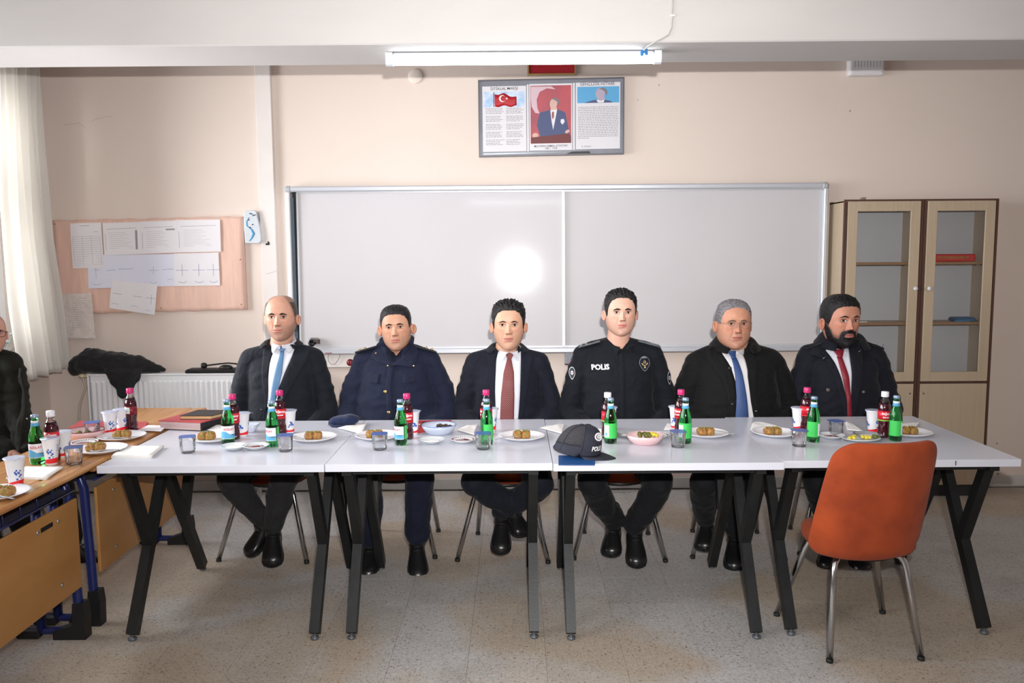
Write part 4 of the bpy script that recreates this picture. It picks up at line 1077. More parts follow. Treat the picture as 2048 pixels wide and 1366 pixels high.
def cup_water(empty=False):
    o = thing('water_cup', '', 'cup', (0, 0, 0), 'sealed clear water cups')
    n = 48; prof = [(.001, .0), (.024, 0), (.0265, .003), (.027, .014), (.0275, .030), (.0285, .048), (.0295, .060), (.030, .064), (.001, .064)]
    v = []; f = []
    for r, z in prof:
        for i in range(n):
            a = 2*PI*i/n; rr = r*(1+(.055*math.cos(8*a) if .004 < z < .034 else 0))
            k = .5+.5*min(1, z/.05); rr *= 1+.06*k*math.cos(4*a)**2*0+.045*math.cos(4*a)*(z/.064)
            v.append((rr*math.cos(a), rr*math.sin(a), z))
    for k in range(len(prof)-1):
        for i in range(n): j = (i+1) % n; f.append((k*n+i, k*n+j, (k+1)*n+j, (k+1)*n+i))
    f.append(tuple(reversed(range(n)))); f.append(tuple(range((len(prof)-1)*n, len(prof)*n)))
    MB().add(v, f, True).build('cup_body', m_water, o)
    l = MB(); pts = []
    for i in range(40):
        a = 2*PI*i/40; q = (abs(math.cos(a))**4+abs(math.sin(a))**4)**(-.25); pts.append((.0315*q*math.cos(a), .0315*q*math.sin(a)))
    l.prism(pts, .0642, .0652, 'z'); l.build('foil_lid', m_lidb, o)
    return o
m_plate = mat('foam_plate', (234, 234, 238), .45)
m_bak = mat('baklava_crust', (182, 140, 76), .55, var=.35, vscale=110, col2=(128, 80, 42), bump=.7, bscale=160, bdist=.003)
m_pist = mat('pistachio', (138, 134, 58), .6, var=.3, vscale=200)
def plate(o=None, r=.105, m=m_plate, name='dessert_plate'):
    return MB().lathe([(.001, .002), (r*.68, .002), (r*.74, .004), (r*.94, .014), (r, .016), (r*.995, .018), (r*.93, .0165), (r*.73, .007), (r*.66, .005), (.001, .005)], 48)
def make_plate():
    o = tag(plate().build('plate', m_plate), None, 'plate', 'white foam dessert plates'); return o
def make_baklava(k):
    o = thing('baklava', '', 'pastry', (0, 0, 0), 'pieces of rolled baklava on plates')
    for i in range(2):
        b = MB(); dx = -.0165+i*.031
        b.ball((0, 0, 0), 1, 26, 16); sg = lambda v, e: math.copysign(abs(v)**e, v)
        b.v = [(dx+.0180*sg(p[0], .62), .0235*sg(p[1], .7), .0138+.0138*sg(p[2], .6)*(1+.10*math.sin(p[1]*9+i))) for p in b.v]
        b.noise(.0030, 110, k*3+i).noise(.0018, 300, k)
        q = b.build('roll', m_bak, o)
        p = MB(); r_ = random.Random(k*5+i)
        for j in range(26): p.ball((dx+r_.uniform(-.011, .011), r_.uniform(-.014, .012), .0292+r_.uniform(-.003, .001)), (.0024, .0022, .0014), 6, 4)
        if k % 2 == 0:
            for j in range(8): p.ball((dx+r_.uniform(-.008, .008), -.0225, .016+r_.uniform(-.008, .008)), (.003, .002, .003), 6, 4)
        pp_ = p.build('pistachio_crumbs', m_pist, q); pp_['kind'] = 'stuff'
    return o
m_fork = mat('clear_fork', (196, 200, 206), .15, trans=.35)
def make_fork():
    pts = []; b = MB(); P = np.zeros((12, 3, 3))
    for i in range(12):
        t = i/11; w = .0035+.003*math.sin(t*PI)*(1-t) if t < .75 else .0035+(t-.75)*.03
        for j in range(3): P[i, j] = (-.07+t*.10, w*(j-1), .004+.003*math.sin(t*3)+(.001 if j == 1 else 0))
    b.slab(P, (0, 0, .0012))
    for k in range(4): b.tube([(.029, -.0085+k*.0057, .005), (.045, -.0085+k*.0057, .0035), (.060, -.0085+k*.0057, .007)], .0013, 6)
    return tag(b.build('fork', m_fork), None, 'fork', 'clear plastic forks on plates')
m_napk = mat('napkin', (236, 235, 232), .9, bump=.3, bscale=120)
def napkin_tri(a, b, c_, lift=.012, seed=0):
    G = np.zeros((12, 12, 3)); a, b, c_ = Vector(a), Vector(b), Vector(c_)
    for i in range(12):
        for j in range(12):
            t = i/11; s = j/11; p = a*(1-t)+(b*(1-s)+c_*s)*t
            z = TZ+.001+lift*(mnoise.noise(Vector((t*3+seed, s*2, seed)))*.5+.5)*math.sin(PI*min(1, t*1.05))+.004*t
            G[i, j] = (p.x, p.y, z)
    return MB().slab(G, (0, 0, .0022))

# prototypes live at the first place they are used
protos = {}
def put(kind, x, y, z, label, ang=0, fn=None, sc=1):
    if kind not in protos: protos[kind] = [fn(), False]
    p = protos[kind]
    if not p[1]: o = p[0]; p[1] = True
    else: o = copy_tree(p[0])
    o.location = (x, y, z); o.rotation_euler = (0, 0, ang); o['label'] = label
    if sc != 1: o.scale = (sc, sc, sc)
    return o
def pos(px, py, z=TZ): v = atZ(px, py, z); return v.x, v.y
A3 = .0
# green bottles (px, py of base centre)
for px, py, st, ang, lab in (
    (75, 927, 'front', .25, 'green water bottle on the school desk, at the left edge of the picture'),
    (457, 888, 'front', .35, 'green water bottle with a white label, on the first table beside the red binder'),
    (546, 892, 'front', -.75, 'green water bottle in front of the balding man, right one of two'),
    (802, 889, 'front', -.95, 'green water bottle on the second table, left of the blue rimmed bowl'),
    (974, 888, 'backr', 1.1, 'green water bottle between a water cup and the man with the dotted tie'),
    (1221, 886, 'backl', 0, 'green water bottle right behind the black cap'),
    (1370, 886, 'backl', -.15, 'green water bottle behind the water cup on the third table, near the black overcoat'),
    (1626, 883, 'backr', 0, 'green water bottle in front of the red tie, left one on the rightmost table'),
    (1790, 881, 'backr', .1, 'green water bottle farthest to the right, beside a white capped juice bottle')):
    x, y = pos(px, py); put('g'+st, x, y, TZ, lab, ang, lambda st=st: bottle_green(st))
for px, py, st, ang, lab in (
    (107, 921, 'white', .2, 'white capped dark juice bottle on the school desk beside the green bottle'),
    (264, 862, 'side', 0, 'pink capped dark juice bottle on the school desk below the black coat'),
    (468, 878, 'pink', .3, 'pink capped dark juice bottle behind the first green bottle by the red binder'),
    (562, 868, 'pink', .1, 'pink capped dark juice bottle behind the green bottle in front of the balding man'),
    (815, 877, 'pink', .2, 'pink capped dark juice bottle in front of the navy parka'),
    (973, 868, 'pink', -1.2, 'pink capped dark juice bottle in front of the man with the dotted tie'),
    (1215, 875, 'white', 1.2, 'white capped dark juice bottle in front of the officer in black uniform'),
    (1361, 868, 'pink', -1.0, 'pink capped dark juice bottle at the right side of the black uniform'),
    (1612, 863, 'pink', .35, 'pink capped dark juice bottle in front of the bearded man'),
    (1767, 874, 'white', -.1, 'white capped dark juice bottle farthest right on the rightmost table')):
    x, y = pos(px, py); put('j'+st, x, y, TZ, lab, ang, lambda st=st: bottle_juice(st))
for px, py, ang, lab in (
    (33, 974, .6, 'white drink cup nearest the camera at the left edge'),
    (104, 929, .1, 'white drink cup in front of the white capped juice bottle on the school desk'),
    (128, 914, 1.5, 'white drink cup half hidden behind another cup on the school desk'),
    (222, 869, .4, 'left one of two white drink cups beside the pink capped bottle on the desk'),
    (245, 863, .9, 'right one of two white drink cups beside the pink capped bottle on the desk'),
    (486, 872, 1.7, 'white drink cup right of the first pink capped bottle on the first table'),
    (579, 866, 2.4, 'white drink cup right of the pink capped bottle before the balding man'),
    (826, 868, 2.2, 'white drink cup beside the red folder with the phone'),
    (982, 862, .9, 'white drink cup hidden behind the green bottle before the dotted tie'),
    (1219, 859, .2, 'white drink cup behind the white capped bottle before the black uniform'),
    (1352, 858, 1.2, 'white drink cup behind the pink capped bottle by the black overcoat'),
    (1597, 861, .3, 'white drink cup left of the pink capped bottle before the bearded man'),
    (1746, 867, .2, 'white drink cup left of the white capped bottle on the rightmost table')):
    x, y = pos(px, py); put('ay', x, y, TZ, lab, ang-PI/2, lambda: cup_ayran(.3))
for px, py, ang, lab in (
    (149, 928, .3, 'clear water cup on the school desk in front of the jam saucer'),
    (186, 874, .2, 'clear water cup on the school desk in front of the red folder'),
    (376, 905, .3, 'clear water cup at the left on the first table beside the napkins'),
    (571, 902, .1, 'clear water cup beside the right green bottle on the first table'),
    (760, 899, .1, 'clear water cup in front of the pastry plate on the second table'),
    (967, 898, .1, 'clear water cup in front of the green bottle at the right of the second table'),
    (1356, 894, 0, 'clear water cup beside the pink olive bowl'),
    (1598, 892, .05, 'clear water cup left of the green bottle on the rightmost table'),
    (1672, 872, .3, 'clear water cup behind the jam saucer on the rightmost table')):
    x, y = pos(px, py); put('wc', x, y, TZ, lab, ang, cup_water, 1.08)
# plates with baklava
for k, (px, py, dx, fk, lab) in enumerate((
    (-6, 993, .025, (.05, -.06, -.1), 'at the left edge of the school desk'), (203, 903, -.02, (.045, -.055, .5), 'behind the napkins on the desk'),
    (244, 877, .005, (.01, -.07, .2), 'on the school desk below the pink capped bottle'), (428, 880, -.03, None, 'beside the first green bottle on the first table'),
    (628, 879, 0, (-.05, -.05, -.5), 'between the balding man and the beret'), (757, 876, -.015, (-.09, -.02, .3), 'behind the water cup on the second table'),
    (1044, 877, 0, (-.06, -.05, -2.2), 'on the second table before the dotted tie'), (1412, 871, -.002, (.075, -.01, 2.7), 'before the grey-haired man with glasses'),
    (1550, 870, -.012, None, 'before the bearded man, left of a water cup'), (1816, 869, 0, None, 'at the right end of the rightmost table'))):
    x, y = pos(px, py)
    put('plate', x, y, TZ, 'white foam plate '+lab, 0, make_plate, 1)
    put('bak%d' % (k % 3), x+dx, y-.005, TZ+.0045, 'rolled baklava pieces on the plate '+lab, .1*(k % 3), lambda k=k: make_baklava(k % 3), 1.15)
    if fk: put('fork', x+fk[0], y+fk[1], TZ+.012, 'clear plastic fork on the plate '+lab, fk[2]+PI*.9, make_fork)
# extra small plate behind the cap
x, y = pos(1180, 871); put('plate', x, y, TZ, 'white foam plate half hidden behind the black cap', 0, make_plate, .9)
# saucers
m_sauc = mat('saucer_china', (214, 220, 222), .2, coat=.3)
m_jam = mat('red_sauce', (120, 14, 26), .15, coat=.6)
m_rimd = mat('rim_pattern', (110, 40, 52), .4)
m_cream = mat('white_cream', (236, 236, 234), .4)
m_pgl = mat('pressed_glass', (222, 232, 230), .08, trans=.75, ior=1.4)
def saucer(px, py, content, pattern, lab, m=m_sauc, r=.058, tx=''):
    x, y = pos(px, py); o = thing('saucer', lab, 'saucer', (x, y, TZ))
    MB().lathe([(.001, .001), (r*.5, .001), (r*.6, .004), (r*.95, .016), (r, .018), (r*.98, .0195), (r*.93, .0185), (r*.58, .008), (.001, .007)], 40, (x, y, TZ)).build('dish', m, o)
    if pattern:
        b = MB()
        for k in range(30):
            a = 2*PI*k/30; c_ = Vector((x+r*.82*math.cos(a), y+r*.82*math.sin(a), TZ+.0158)); b.ball(c_, (.0032, .0032, .0016), 6, 4)
        pt_ = b.build('rim_pattern', m_rimd, o); pt_['kind'] = 'stuff'
    if content is not None:
        b = MB().lathe([(.001, .0085), (r*.55, .0085), (r*.62, .0095), (r*.5, .0115), (.001, .013)], 30, (x, y, TZ)); b.noise(.0015, 80, 2)
        cnm = 'red_sauce' if content is m_jam else 'white_cream'
        tag(b.build(cnm, content), ('dark red sauce in the saucer ' if content is m_jam else 'white cream in the saucer ')+tx, 'sauce' if content is m_jam else 'cream')
saucer(169, 891, m_jam, True, 'patterned saucer with red sauce on the school desk', tx='on the school desk')
saucer(468, 899, m_cream, False, 'pale saucer with white cream in front of the first green bottle', tx='in front of the first green bottle')
saucer(512, 898, m_jam, False, 'pale saucer with red sauce between the green bottles of the first table', tx='between the green bottles of the first table')
saucer(864, 886, m_cream, False, 'pale saucer with white cream in front of the blue rimmed bowl', tx='in front of the blue rimmed bowl')
saucer(926, 885, m_jam, True, 'patterned saucer with red sauce on the second table', tx='on the second table')
saucer(1257, 875, m_cream, False, 'clear glass saucer behind the pink olive bowl', m_pgl, tx='behind the pink olive bowl')
saucer(1314, 876, m_jam, True, 'patterned saucer with red sauce behind the pink olive bowl', tx='right behind the pink olive bowl')
saucer(1663, 877, m_jam, False, 'pale saucer with red sauce on the rightmost table', tx='on the rightmost table')
saucer(1735, 876, m_cream, False, 'clear glass saucer behind the pickle dish', m_pgl, .062, tx='behind the pickle dish')
# bowls
def bowl(px, py, sx, sy, h, m, lab, rim=None, r=.075):
    x, y = pos(px, py); o = thing('bowl', lab, 'bowl', (x, y, TZ))
    MB().lathe([(.001, 0), (r*.62, 0), (r*.70, .004), (r*.92, h*.6), (r, h), (r*.97, h+.001), (r*.88, h*.62), (r*.62, .010), (.001, .008)], 44, (x, y, TZ), sx, sy).build('bowl_body', m, o)
    if rim: MB().lathe([(r*.995, h-.001), (r*1.01, h), (r*.995, h+.003), (r*.965, h+.002)], 44, (x, y, TZ), sx, sy, caps=False).build('rim', rim, o)
    return x, y
m_pinkb = mat('pink_china', (224, 190, 192), .3, coat=.2); m_blueb = mat('pale_blue_china', (190, 200, 216), .25, coat=.3); m_bluer = mat('blue_rim', (120, 140, 190), .3)
m_ol1 = mat('green_olive', (94, 100, 34), .25, coat=.4); m_ol2 = mat('dark_olive', (58, 44, 28), .25, coat=.4); m_lem = mat('pickle_yellow', (214, 196, 70), .35)
def olives(x, y, z, n, rx, ry, lab, seed, kinds=(0, 1, 2), split=None):
    r_ = random.Random(seed)
    for k in range(n):
        a = r_.random()*2*PI; q = math.sqrt(r_.random()); dx, dy = rx*q*math.cos(a), ry*q*math.sin(a)
        kk = r_.choice(kinds) if split is None else (2 if dx > split else r_.choice((0, 0, 1)))
        mm = (m_ol1, m_ol2, m_lem)[kk]; b = MB(); an = r_.random()*3
        s = (.013, .009, .0085)
        M_ = Matrix.Rotation(an, 3, 'Z')
        b.ball((x+dx, y+dy, z+.006*(1-q)+r_.random()*.003), s, 12, 8, M=M_)
        if kk == 2: b.noise(.003, 90, k)
        nm = ('green_olive', 'dark_olive', 'pickle')[kk]
        tag(b.build(nm, mm), ('green olive ', 'dark olive ', 'yellow pickle piece ')[kk]+lab, ('olive', 'olive', 'pickle')[kk], 'olives and pickles '+lab)
x, y = bowl(1290, 887, 1.05, .95, .040, m_pinkb, 'pink bowl of olives and pickles on the third table', r=.078); olives(x, y, TZ+.034, 16, .055, .050, 'in the pink bowl on the third table', 4, split=.018)
x, y = bowl(878, 867, 1.05, .95, .042, m_blueb, 'white bowl with a blue rim holding olives on the second table', m_bluer, .078); olives(x+.01, y, TZ+.030, 10, .045, .03, 'in the blue rimmed bowl', 6, (0, 1, 1))
x, y = bowl(170, 878, 1.1, 1.0, .042, m_pinkb, 'pink bowl with a few olives on the school desk', m_rimd, .078); olives(x-.01, y, TZ+.026, 6, .03, .03, 'in the pink bowl on the school desk', 8, (0, 0))
# square white bowl
x, y = pos(497, 864); o = thing('bowl', 'small rectangular white bowl behind the first drink cup on the first table', 'bowl', (x, y, TZ))
b = MB()
def rr_ring(hw, hd, z, n=28, c=4): return [(x+hw*(abs(math.cos(a))**.5)*(1 if math.cos(a) > 0 else -1), y+hd*(abs(math.sin(a))**.5)*(1 if math.sin(a) > 0 else -1), TZ+z) for a in np.linspace(0, 2*PI, n, endpoint=False)]
R_ = [rr_ring(.030, .022, 0), rr_ring(.034, .026, .006), rr_ring(.050, .040, .038), rr_ring(.047, .037, .039), rr_ring(.033, .025, .010), rr_ring(.01, .01, .008)]
b.grid(np.array(R_), closed=True); b.f.append(tuple(range(27, -1, -1))); b.sm.append(False); b.mi.append(0); b.f.append(tuple(range(5*28, 6*28))); b.sm.append(False); b.mi.append(0)
b.build('bowl_body', m_blueb, o)
# pickle dish
x, y = pos(1722, 882); o = thing('pickle_dish', 'shallow white dish of yellow pickles behind the orange chair', 'dish', (x, y, TZ))
MB().lathe([(.001, .001), (.045, .001), (.078, .012), (.082, .014), (.078, .0155), (.045, .006), (.001, .005)], 40, (x, y, TZ), 1.05, .7).build('dish_body', m_sauc, o)
olives(x-.01, y, TZ+.013, 9, .045, .02, 'in the pickle dish', 12, (2, 2, 2)); olives(x+.062, y+.004, TZ+.016, 2, .006, .006, 'at the right end of the pickle dish', 13, (0,))
# napkins
def nap(pts, lab, seed, lift=.012, z=None):
    P = [atZ(px, py, TZ) for px, py in pts]; tag(napkin_tri(*P, lift=lift, seed=seed).build('napkin', m_napk), lab, 'napkin')
nap([(735, 848), (676, 858), (724, 871)], 'folded white napkin beside the navy beret', 1)
nap([(955, 850), (912, 862), (948, 872)], 'folded white napkin left of the dotted tie', 2)
nap([(1128, 850), (1080, 858), (1124, 870)], 'folded white napkin behind the black cap', 3)
nap([(1336, 848), (1328, 862), (1378, 862)], 'folded white napkin behind the pink capped bottle at the black overcoat', 4)
nap([(1508, 845), (1500, 862), (1580, 862)], 'folded white napkin behind the pastry plate at the bearded man', 5, .016)
nap([(1688, 842), (1694, 862), (1728, 866)], 'folded white napkin right of the empty water cup', 6)
nap([(1840, 846), (1796, 852), (1830, 860)], 'folded white napkin under the rear rim of the last plate', 7, .006)
nap([(450, 848), (414, 862), (446, 868)], 'folded white napkin behind the pastry plate on the first table', 8)
def nap_sq(pts, lab, th=.012, z=TZ, m=m_napk, n=3):
    P = [atZ(px, py, z) for px, py in pts]; o = thing('napkin_stack', lab, 'napkins', tuple(P[0]))
    for k in range(n):
        G = np.zeros((8, 8, 3))
        for i in range(8):
            for j in range(8):
                s, t = j/7, i/7; p = (P[0]*(1-s)+P[1]*s)*(1-t)+(P[3]*(1-s)+P[2]*s)*t
                G[i, j] = (p.x+k*.0015, p.y+k*.001, z+k*th/n+.001*math.sin(s*3+k))
        MB().slab(G, (0, 0, th/n-.0008)).build('napkin', m, o)
nap_sq([(222, 917), (246, 896), (327, 896), (302, 917)], 'stack of white napkins on the near left corner of the first table')
nap_sq([(12, 957), (50, 936), (127, 936), (92, 960)], 'stack of white napkins on the school desk between the cups', .008)
def sheet(pts, z, th, m, name, lab, cat):
    P = [atZ(px, py, z) for px, py in pts]; b = MB(); v = [tuple(p) for p in P]+[(p.x, p.y, p.z+th) for p in P]
    b.add(v, [(3, 2, 1, 0), (4, 5, 6, 7), (0, 1, 5, 4), (1, 2, 6, 5), (2, 3, 7, 6), (3, 0, 4, 7)]); return tag(b.build(name, m), lab, cat)
m_folder = mat('red_folder', (176, 70, 76), .5, var=.06, vscale=8)
sheet([(118, 870), (160, 844), (296, 846), (286, 866)], TZ+.0005, .006, m_folder, 'folder', 'red folder lying at the far end of the school desks', 'folder')
sheet([(130, 866), (160, 855), (190, 856), (175, 866)], TZ+.009, .001, m_paper2, 'paper_sheet', 'bluish paper sheet on the corner of the red desk folder', 'paper')
sheet([(276, 861), (296, 851), (334, 852), (322, 863)], TZ+.0072, .002, m_paper, 'paper_sheet', 'white paper between the red folder and the thick binder', 'paper')
# binder and notebook
bi = thing('ring_binder', 'thick black and red binder full of papers on the first table', 'binder', tuple(atZ(380, 850, TZ)))
def quadbox(mb, pts, z0, z1):
    P = [atZ(px, py, TZ) for px, py in pts]
    v = [(p.x, p.y, z0) for p in P]+[(p.x, p.y, z1) for p in P]; mb.add(v, [(3, 2, 1, 0), (4, 5, 6, 7), (0, 1, 5, 4), (1, 2, 6, 5), (2, 3, 7, 6), (3, 0, 4, 7)]); return mb
q4 = [(318, 859), (403, 863), (468, 845), (376, 842)]
qin = [(321, 859), (401, 862.6), (464, 845), (378, 842)]
m_pages = mat('paper_pages', (206, 186, 184), .8, var=.3, vscale=3, stretch=(1, 1, 160), col2=(150, 120, 120))
quadbox(MB(), q4, TZ+.0005, TZ+.004).build('bottom_cover', mat('binder_black', (30, 28, 32), .5), bi)
quadbox(MB(), qin, TZ+.004, TZ+.040).build('page_block', m_pages, bi)
quadbox(MB(), q4, TZ+.040, TZ+.044).build('top_cover', m_folder, bi)
quadbox(MB(), [(401.5, 863.2), (403.5, 863.2), (468.5, 845), (466, 845)], TZ+.004, TZ+.040).build('spine', mat('binder_black', (30, 28, 32), .5), bi)
nbk = thing('notebook', 'black covered notebook lying on the thick binder', 'notebook', tuple(atZ(400, 845, TZ)))
qn = [(361, 857), (424, 857), (470, 845), (397, 844)]
quadbox(MB(), qn, TZ+.045, TZ+.047).build('cover', mat('notebook_black', (44, 40, 40), .6), nbk)
quadbox(MB(), [(363, 856.8), (423, 856.8), (468, 845), (398, 844.2)], TZ+.047, TZ+.060).build('page_block', mat('pages_tan', (200, 168, 120), .7), nbk)
quadbox(MB(), qn, TZ+.060, TZ+.063).build('cover', mat('notebook_black', (44, 40, 40), .6), nbk)
# red folder with phone on table 2
sheet([(812, 871), (824, 843), (903, 842), (900, 855)], TZ+.0006, .005, mat('folder_crimson', (166, 52, 50), .5), 'folder', 'crimson folder on the second table under the phone', 'folder')
x, y = pos(859, 853)
ph = thing('mobile_phone', 'black mobile phone lying on the crimson folder', 'phone', (x, y, TZ+.006))
MB().box(x-.040, x+.040, y-.03, y+.035, TZ+.006, TZ+.016, bev=.004).build('phone_body', mat('phone_black', (18, 20, 34), .12), ph)
for xa, xb, lab in ((826, 840, 'white pen left of the phone on the crimson folder'), (879, 902, 'white pen right of the phone on the crimson folder')):
    p0, p1 = atZ(xa, 850, TZ+.01), atZ(xb, 846 if xa > 850 else 849, TZ+.01)
    tag(MB().tube([p0, p1], .004, 8).build('pen', mat('ivory_plastic', (214, 206, 190), .4)), lab, 'pen')
# blue booklet under the cap
sheet([(1117, 930.5), (1117, 912), (1190, 912), (1190, 930.5)], TZ+.0012, .003, mat('booklet_blue', (28, 74, 130), .4), 'booklet', 'dark blue booklet under the black cap', 'booklet')
# navy beret
bx_, by_ = pos(689, 851)
bt = thing('beret', 'navy blue folded beret on the first table by the navy parka', 'beret', (bx_, by_, TZ))
m_ber = mat('navy_knit', (20, 34, 68), .95, var=.2, vscale=60, bump=.7, bscale=260, sheen=.1)
b = MB().ball((bx_, by_, TZ+.026), (.072, .05, .026), 30, 16).ball((bx_+.02, by_+.01, TZ+.036), (.050, .04, .018), 24, 12).ball((bx_-.045, by_-.012, TZ+.020), (.03, .032, .020), 20, 12)
b.noise(.006, 28, 3)
bo = b.build('beret_body', m_ber, bt); rm = bo.modifiers.new('r', 'REMESH'); rm.mode = 'VOXEL'; rm.voxel_size = .003; rm.use_smooth_shade = True
s_ = bo.modifiers.new('s', 'SMOOTH'); s_.iterations = 5
MB().tube([(bx_-.072, by_-.012, TZ+.010), (bx_-.05, by_-.046, TZ+.007), (bx_, by_-.052, TZ+.006), (bx_+.06, by_-.03, TZ+.007)], .006, 8).build('headband', m_ber, bt)
# the black cap with a mesh back
cx_, cy_ = pos(1162, 912)
cp = thing('baseball_cap', 'black police cap with mesh back lying on the third table', 'cap', (cx_, cy_, TZ))
m_cap_ = mat('cap_cloth', (34, 36, 48), .8, var=.15, vscale=30, bump=.3, bscale=300)
m_mesh = mat('cap_mesh', (64, 62, 66), .9, var=.6, vscale=320, col2=(18, 18, 22))
def cap_pt(u, v):  # u azimuth (0 = front, +x), v 0 rim..1 top
    z = .112*math.sin(v*PI/2)**.9; r = math.cos(v*PI/2)**.62
    fx = .088 if math.cos(u) > 0 else .105
    x = fx*r*math.cos(u); y = .078*r*math.sin(u)
    x += .035*math.sin(v*PI/2)*(1-v*.3)
    zt = z*(1-.20*max(0, -math.cos(u))*(1-v))
    return (cx_-.01+x, cy_+y, TZ+.018+zt-(.010*math.cos(u)*(1-v)))
def cap_patch(u0, u1, v0, v1, off=0, nu=16, nv=12):
    G = np.zeros((nv, nu, 3))
    for i in range(nv):
        for j in range(nu): G[i, j] = cap_pt(u0+(u1-u0)*j/(nu-1), v0+(v1-v0)*i/(nv-1))
    c0 = np.array([cx_, cy_, TZ+.03]); d = G-c0; d /= np.linalg.norm(d, axis=2, keepdims=True); return G+d*off
b = MB(); b.slab(cap_patch(-1.25, 1.25, 0, 1, nu=34, nv=20), (0, 0, -.002)); b.build('front_panels', m_cap_, cp)
for a0, a1 in ((1.25, 2.2), (2.2, PI), (PI, 2*PI-2.2), (2*PI-2.2, 2*PI-1.25)):
    MB().slab(cap_patch(a0, a1, .22, 1, nu=14, nv=14), (0, 0, -.0015)).build('mesh_panel', m_mesh, cp)
b = MB()
for a in (1.25, 2.2, PI, 2*PI-2.2, 2*PI-1.25): b.tube([cap_pt(a, v) for v in np.linspace(.05, 1, 14)], .0032, 6)
b.build('seam_tape', m_cap_, cp)
b = MB(); b.slab(cap_patch(1.25, 2.75, 0, .24, .001, 18, 4), (0, 0, -.0016)); b.slab(cap_patch(2*PI-2.75, 2*PI-1.25, 0, .24, .001, 18, 4), (0, 0, -.0016)); b.build('side_band', m_cap_, cp)
MB().tube([cap_pt(a, .03) for a in np.linspace(2.75, 2*PI-2.75, 9)], .005, 8).build('strap', mat('strap_navy', (26, 28, 66), .7), cp)
G = np.zeros((12, 22, 3))
for i in range(12):
    t = i/11
    for j in range(22):
        u = -1.15+2.3*j/21; p = Vector(cap_pt(u, 0)); ext = .088*math.cos(u*1.28)**.7 if abs(u*1.28) < PI/2 else 0
        G[i, j] = (p.x+t*ext, p.y-t*.012*0, p.z+.002-t*.016+.006*math.sin(t*PI)-.012*abs(math.sin(u))**2*t)
bo = MB().slab(G, (0, 0, -.003)).build('visor', m_cap_, cp)
MB().tube([Vector(G[11, j])+Vector((.0008, -.001, -.002)) for j in range(22)], .0022, 6).build('visor_piping', mat('piping_white', (214, 216, 220), .5), cp)
MB().ball(cap_pt(0, .995), (.006, .006, .004), 10, 6).build('top_button', m_cap_, cp)
# white front lettering and emblem
b = MB(); v, f = text_mesh('POLIS', .022, .0006)
b.add([tuple(Vector(cap_pt(-.42+p[0]/.085, .16+p[2]/.155))*1.0+Vector((.0022, -.0012, .001))) for p in v], f); b.build('cap_lettering', m_txw, cp, fixn=False)
b = MB()
for k in range(26):
    a = k/25*2*PI; uu = -.28+.30*math.cos(a); vv = .46+.10*math.sin(a); b.ball(Vector(cap_pt(uu, vv))+Vector((.0015, -.001, .001)), .0038, 6, 4)
for k in range(8): 
    a = k/8*2*PI; b.ball(Vector(cap_pt(-.28+.12*math.cos(a), .46+.04*math.sin(a)))+Vector((.0015, -.001, .001)), .0036, 6, 4)
cp.rotation_euler = (0, 0, -.40)
eb = b.build('embroidered_emblem', mat('silver_thread', (206, 206, 210), .5), cp)
# ================================================================== PEOPLE
def spl(tab, n):
    """Catmull-Rom through the rows of tab, n samples"""
    tab = np.asarray(tab, float); K = len(tab); out = []
    for s in np.linspace(0, K-1, n):
        i = min(int(s), K-2); t = s-i; p0 = tab[max(i-1, 0)]; p1 = tab[i]; p2 = tab[i+1]; p3 = tab[min(i+2, K-1)]
        out.append(.5*((2*p1)+(-p0+p2)*t+(2*p0-5*p1+4*p2-p3)*t*t+(-p0+3*p1-3*p2+p3)*t**3))
    return np.array(out)
HT = [(.118, .004, .004, .004), (.1145, .030, .030, .040), (.103, .052, .054, .070), (.083, .067, .0745, .090), (.055, .0755, .086, .099), (.026, .0775, .0895, .101),
      (.004, .0755, .0865, .098), (-.018, .0735, .0845, .090), (-.040, .0705, .0835, .078), (-.060, .0655, .0825, .066), (-.080, .0570, .0805, .055), (-.097, .0450, .0775, .046), (-.110, .0300, .0690, .038), (-.1165, .016, .052, .030), (-.118, .003, .04, .02)]
def gs(x, c, s): return np.exp(-((x-c)/s)**2)
NUH, NVH = 168, 150
def head_base(P):
    tb = spl(HT, NVH); z, Wd, Fr, Bk = tb.T
    jaw = P.get('jaw', 0); full = P.get('full', 0); wide = P.get('wide', 1)*1.045
    Wd = Wd.clip(.001)*wide*(1+jaw*gs(z, -.085, .035)+full*gs(z, -.05, .04)); Fr = Fr.clip(.002)*(1+full*.15*gs(z, -.1, .03)); Bk = Bk.clip(.002)
    a = np.linspace(0, 2*PI, NUH, endpoint=False)
    # more vertices in front
    a = a-.32*np.sin(a)*1.0
    A, Z = np.meshgrid(a, z); s, c = np.sin(A), np.cos(A); e = .88
    ef = .86
    X = Wd[:, None]*np.sign(s)*np.abs(s)**e
    Y = np.where(c > 0, -Fr[:, None]*np.abs(c)**ef, Bk[:, None]*np.abs(c)**.95)
    return X, Y, Z.copy(), A
ZMR = [-.118, -.100, -.0755, -.0635, -.0575, -.0300, .0106, .027, .075, .118]
ZMM = [-.118, -.1005, -.0845, -.0740, -.0685, -.0470, .0005, .0185, .072, .118]
def zmap(Z): return np.interp(Z, ZMR, ZMM)
def zinv(z): return float(np.interp(z, ZMM, ZMR))
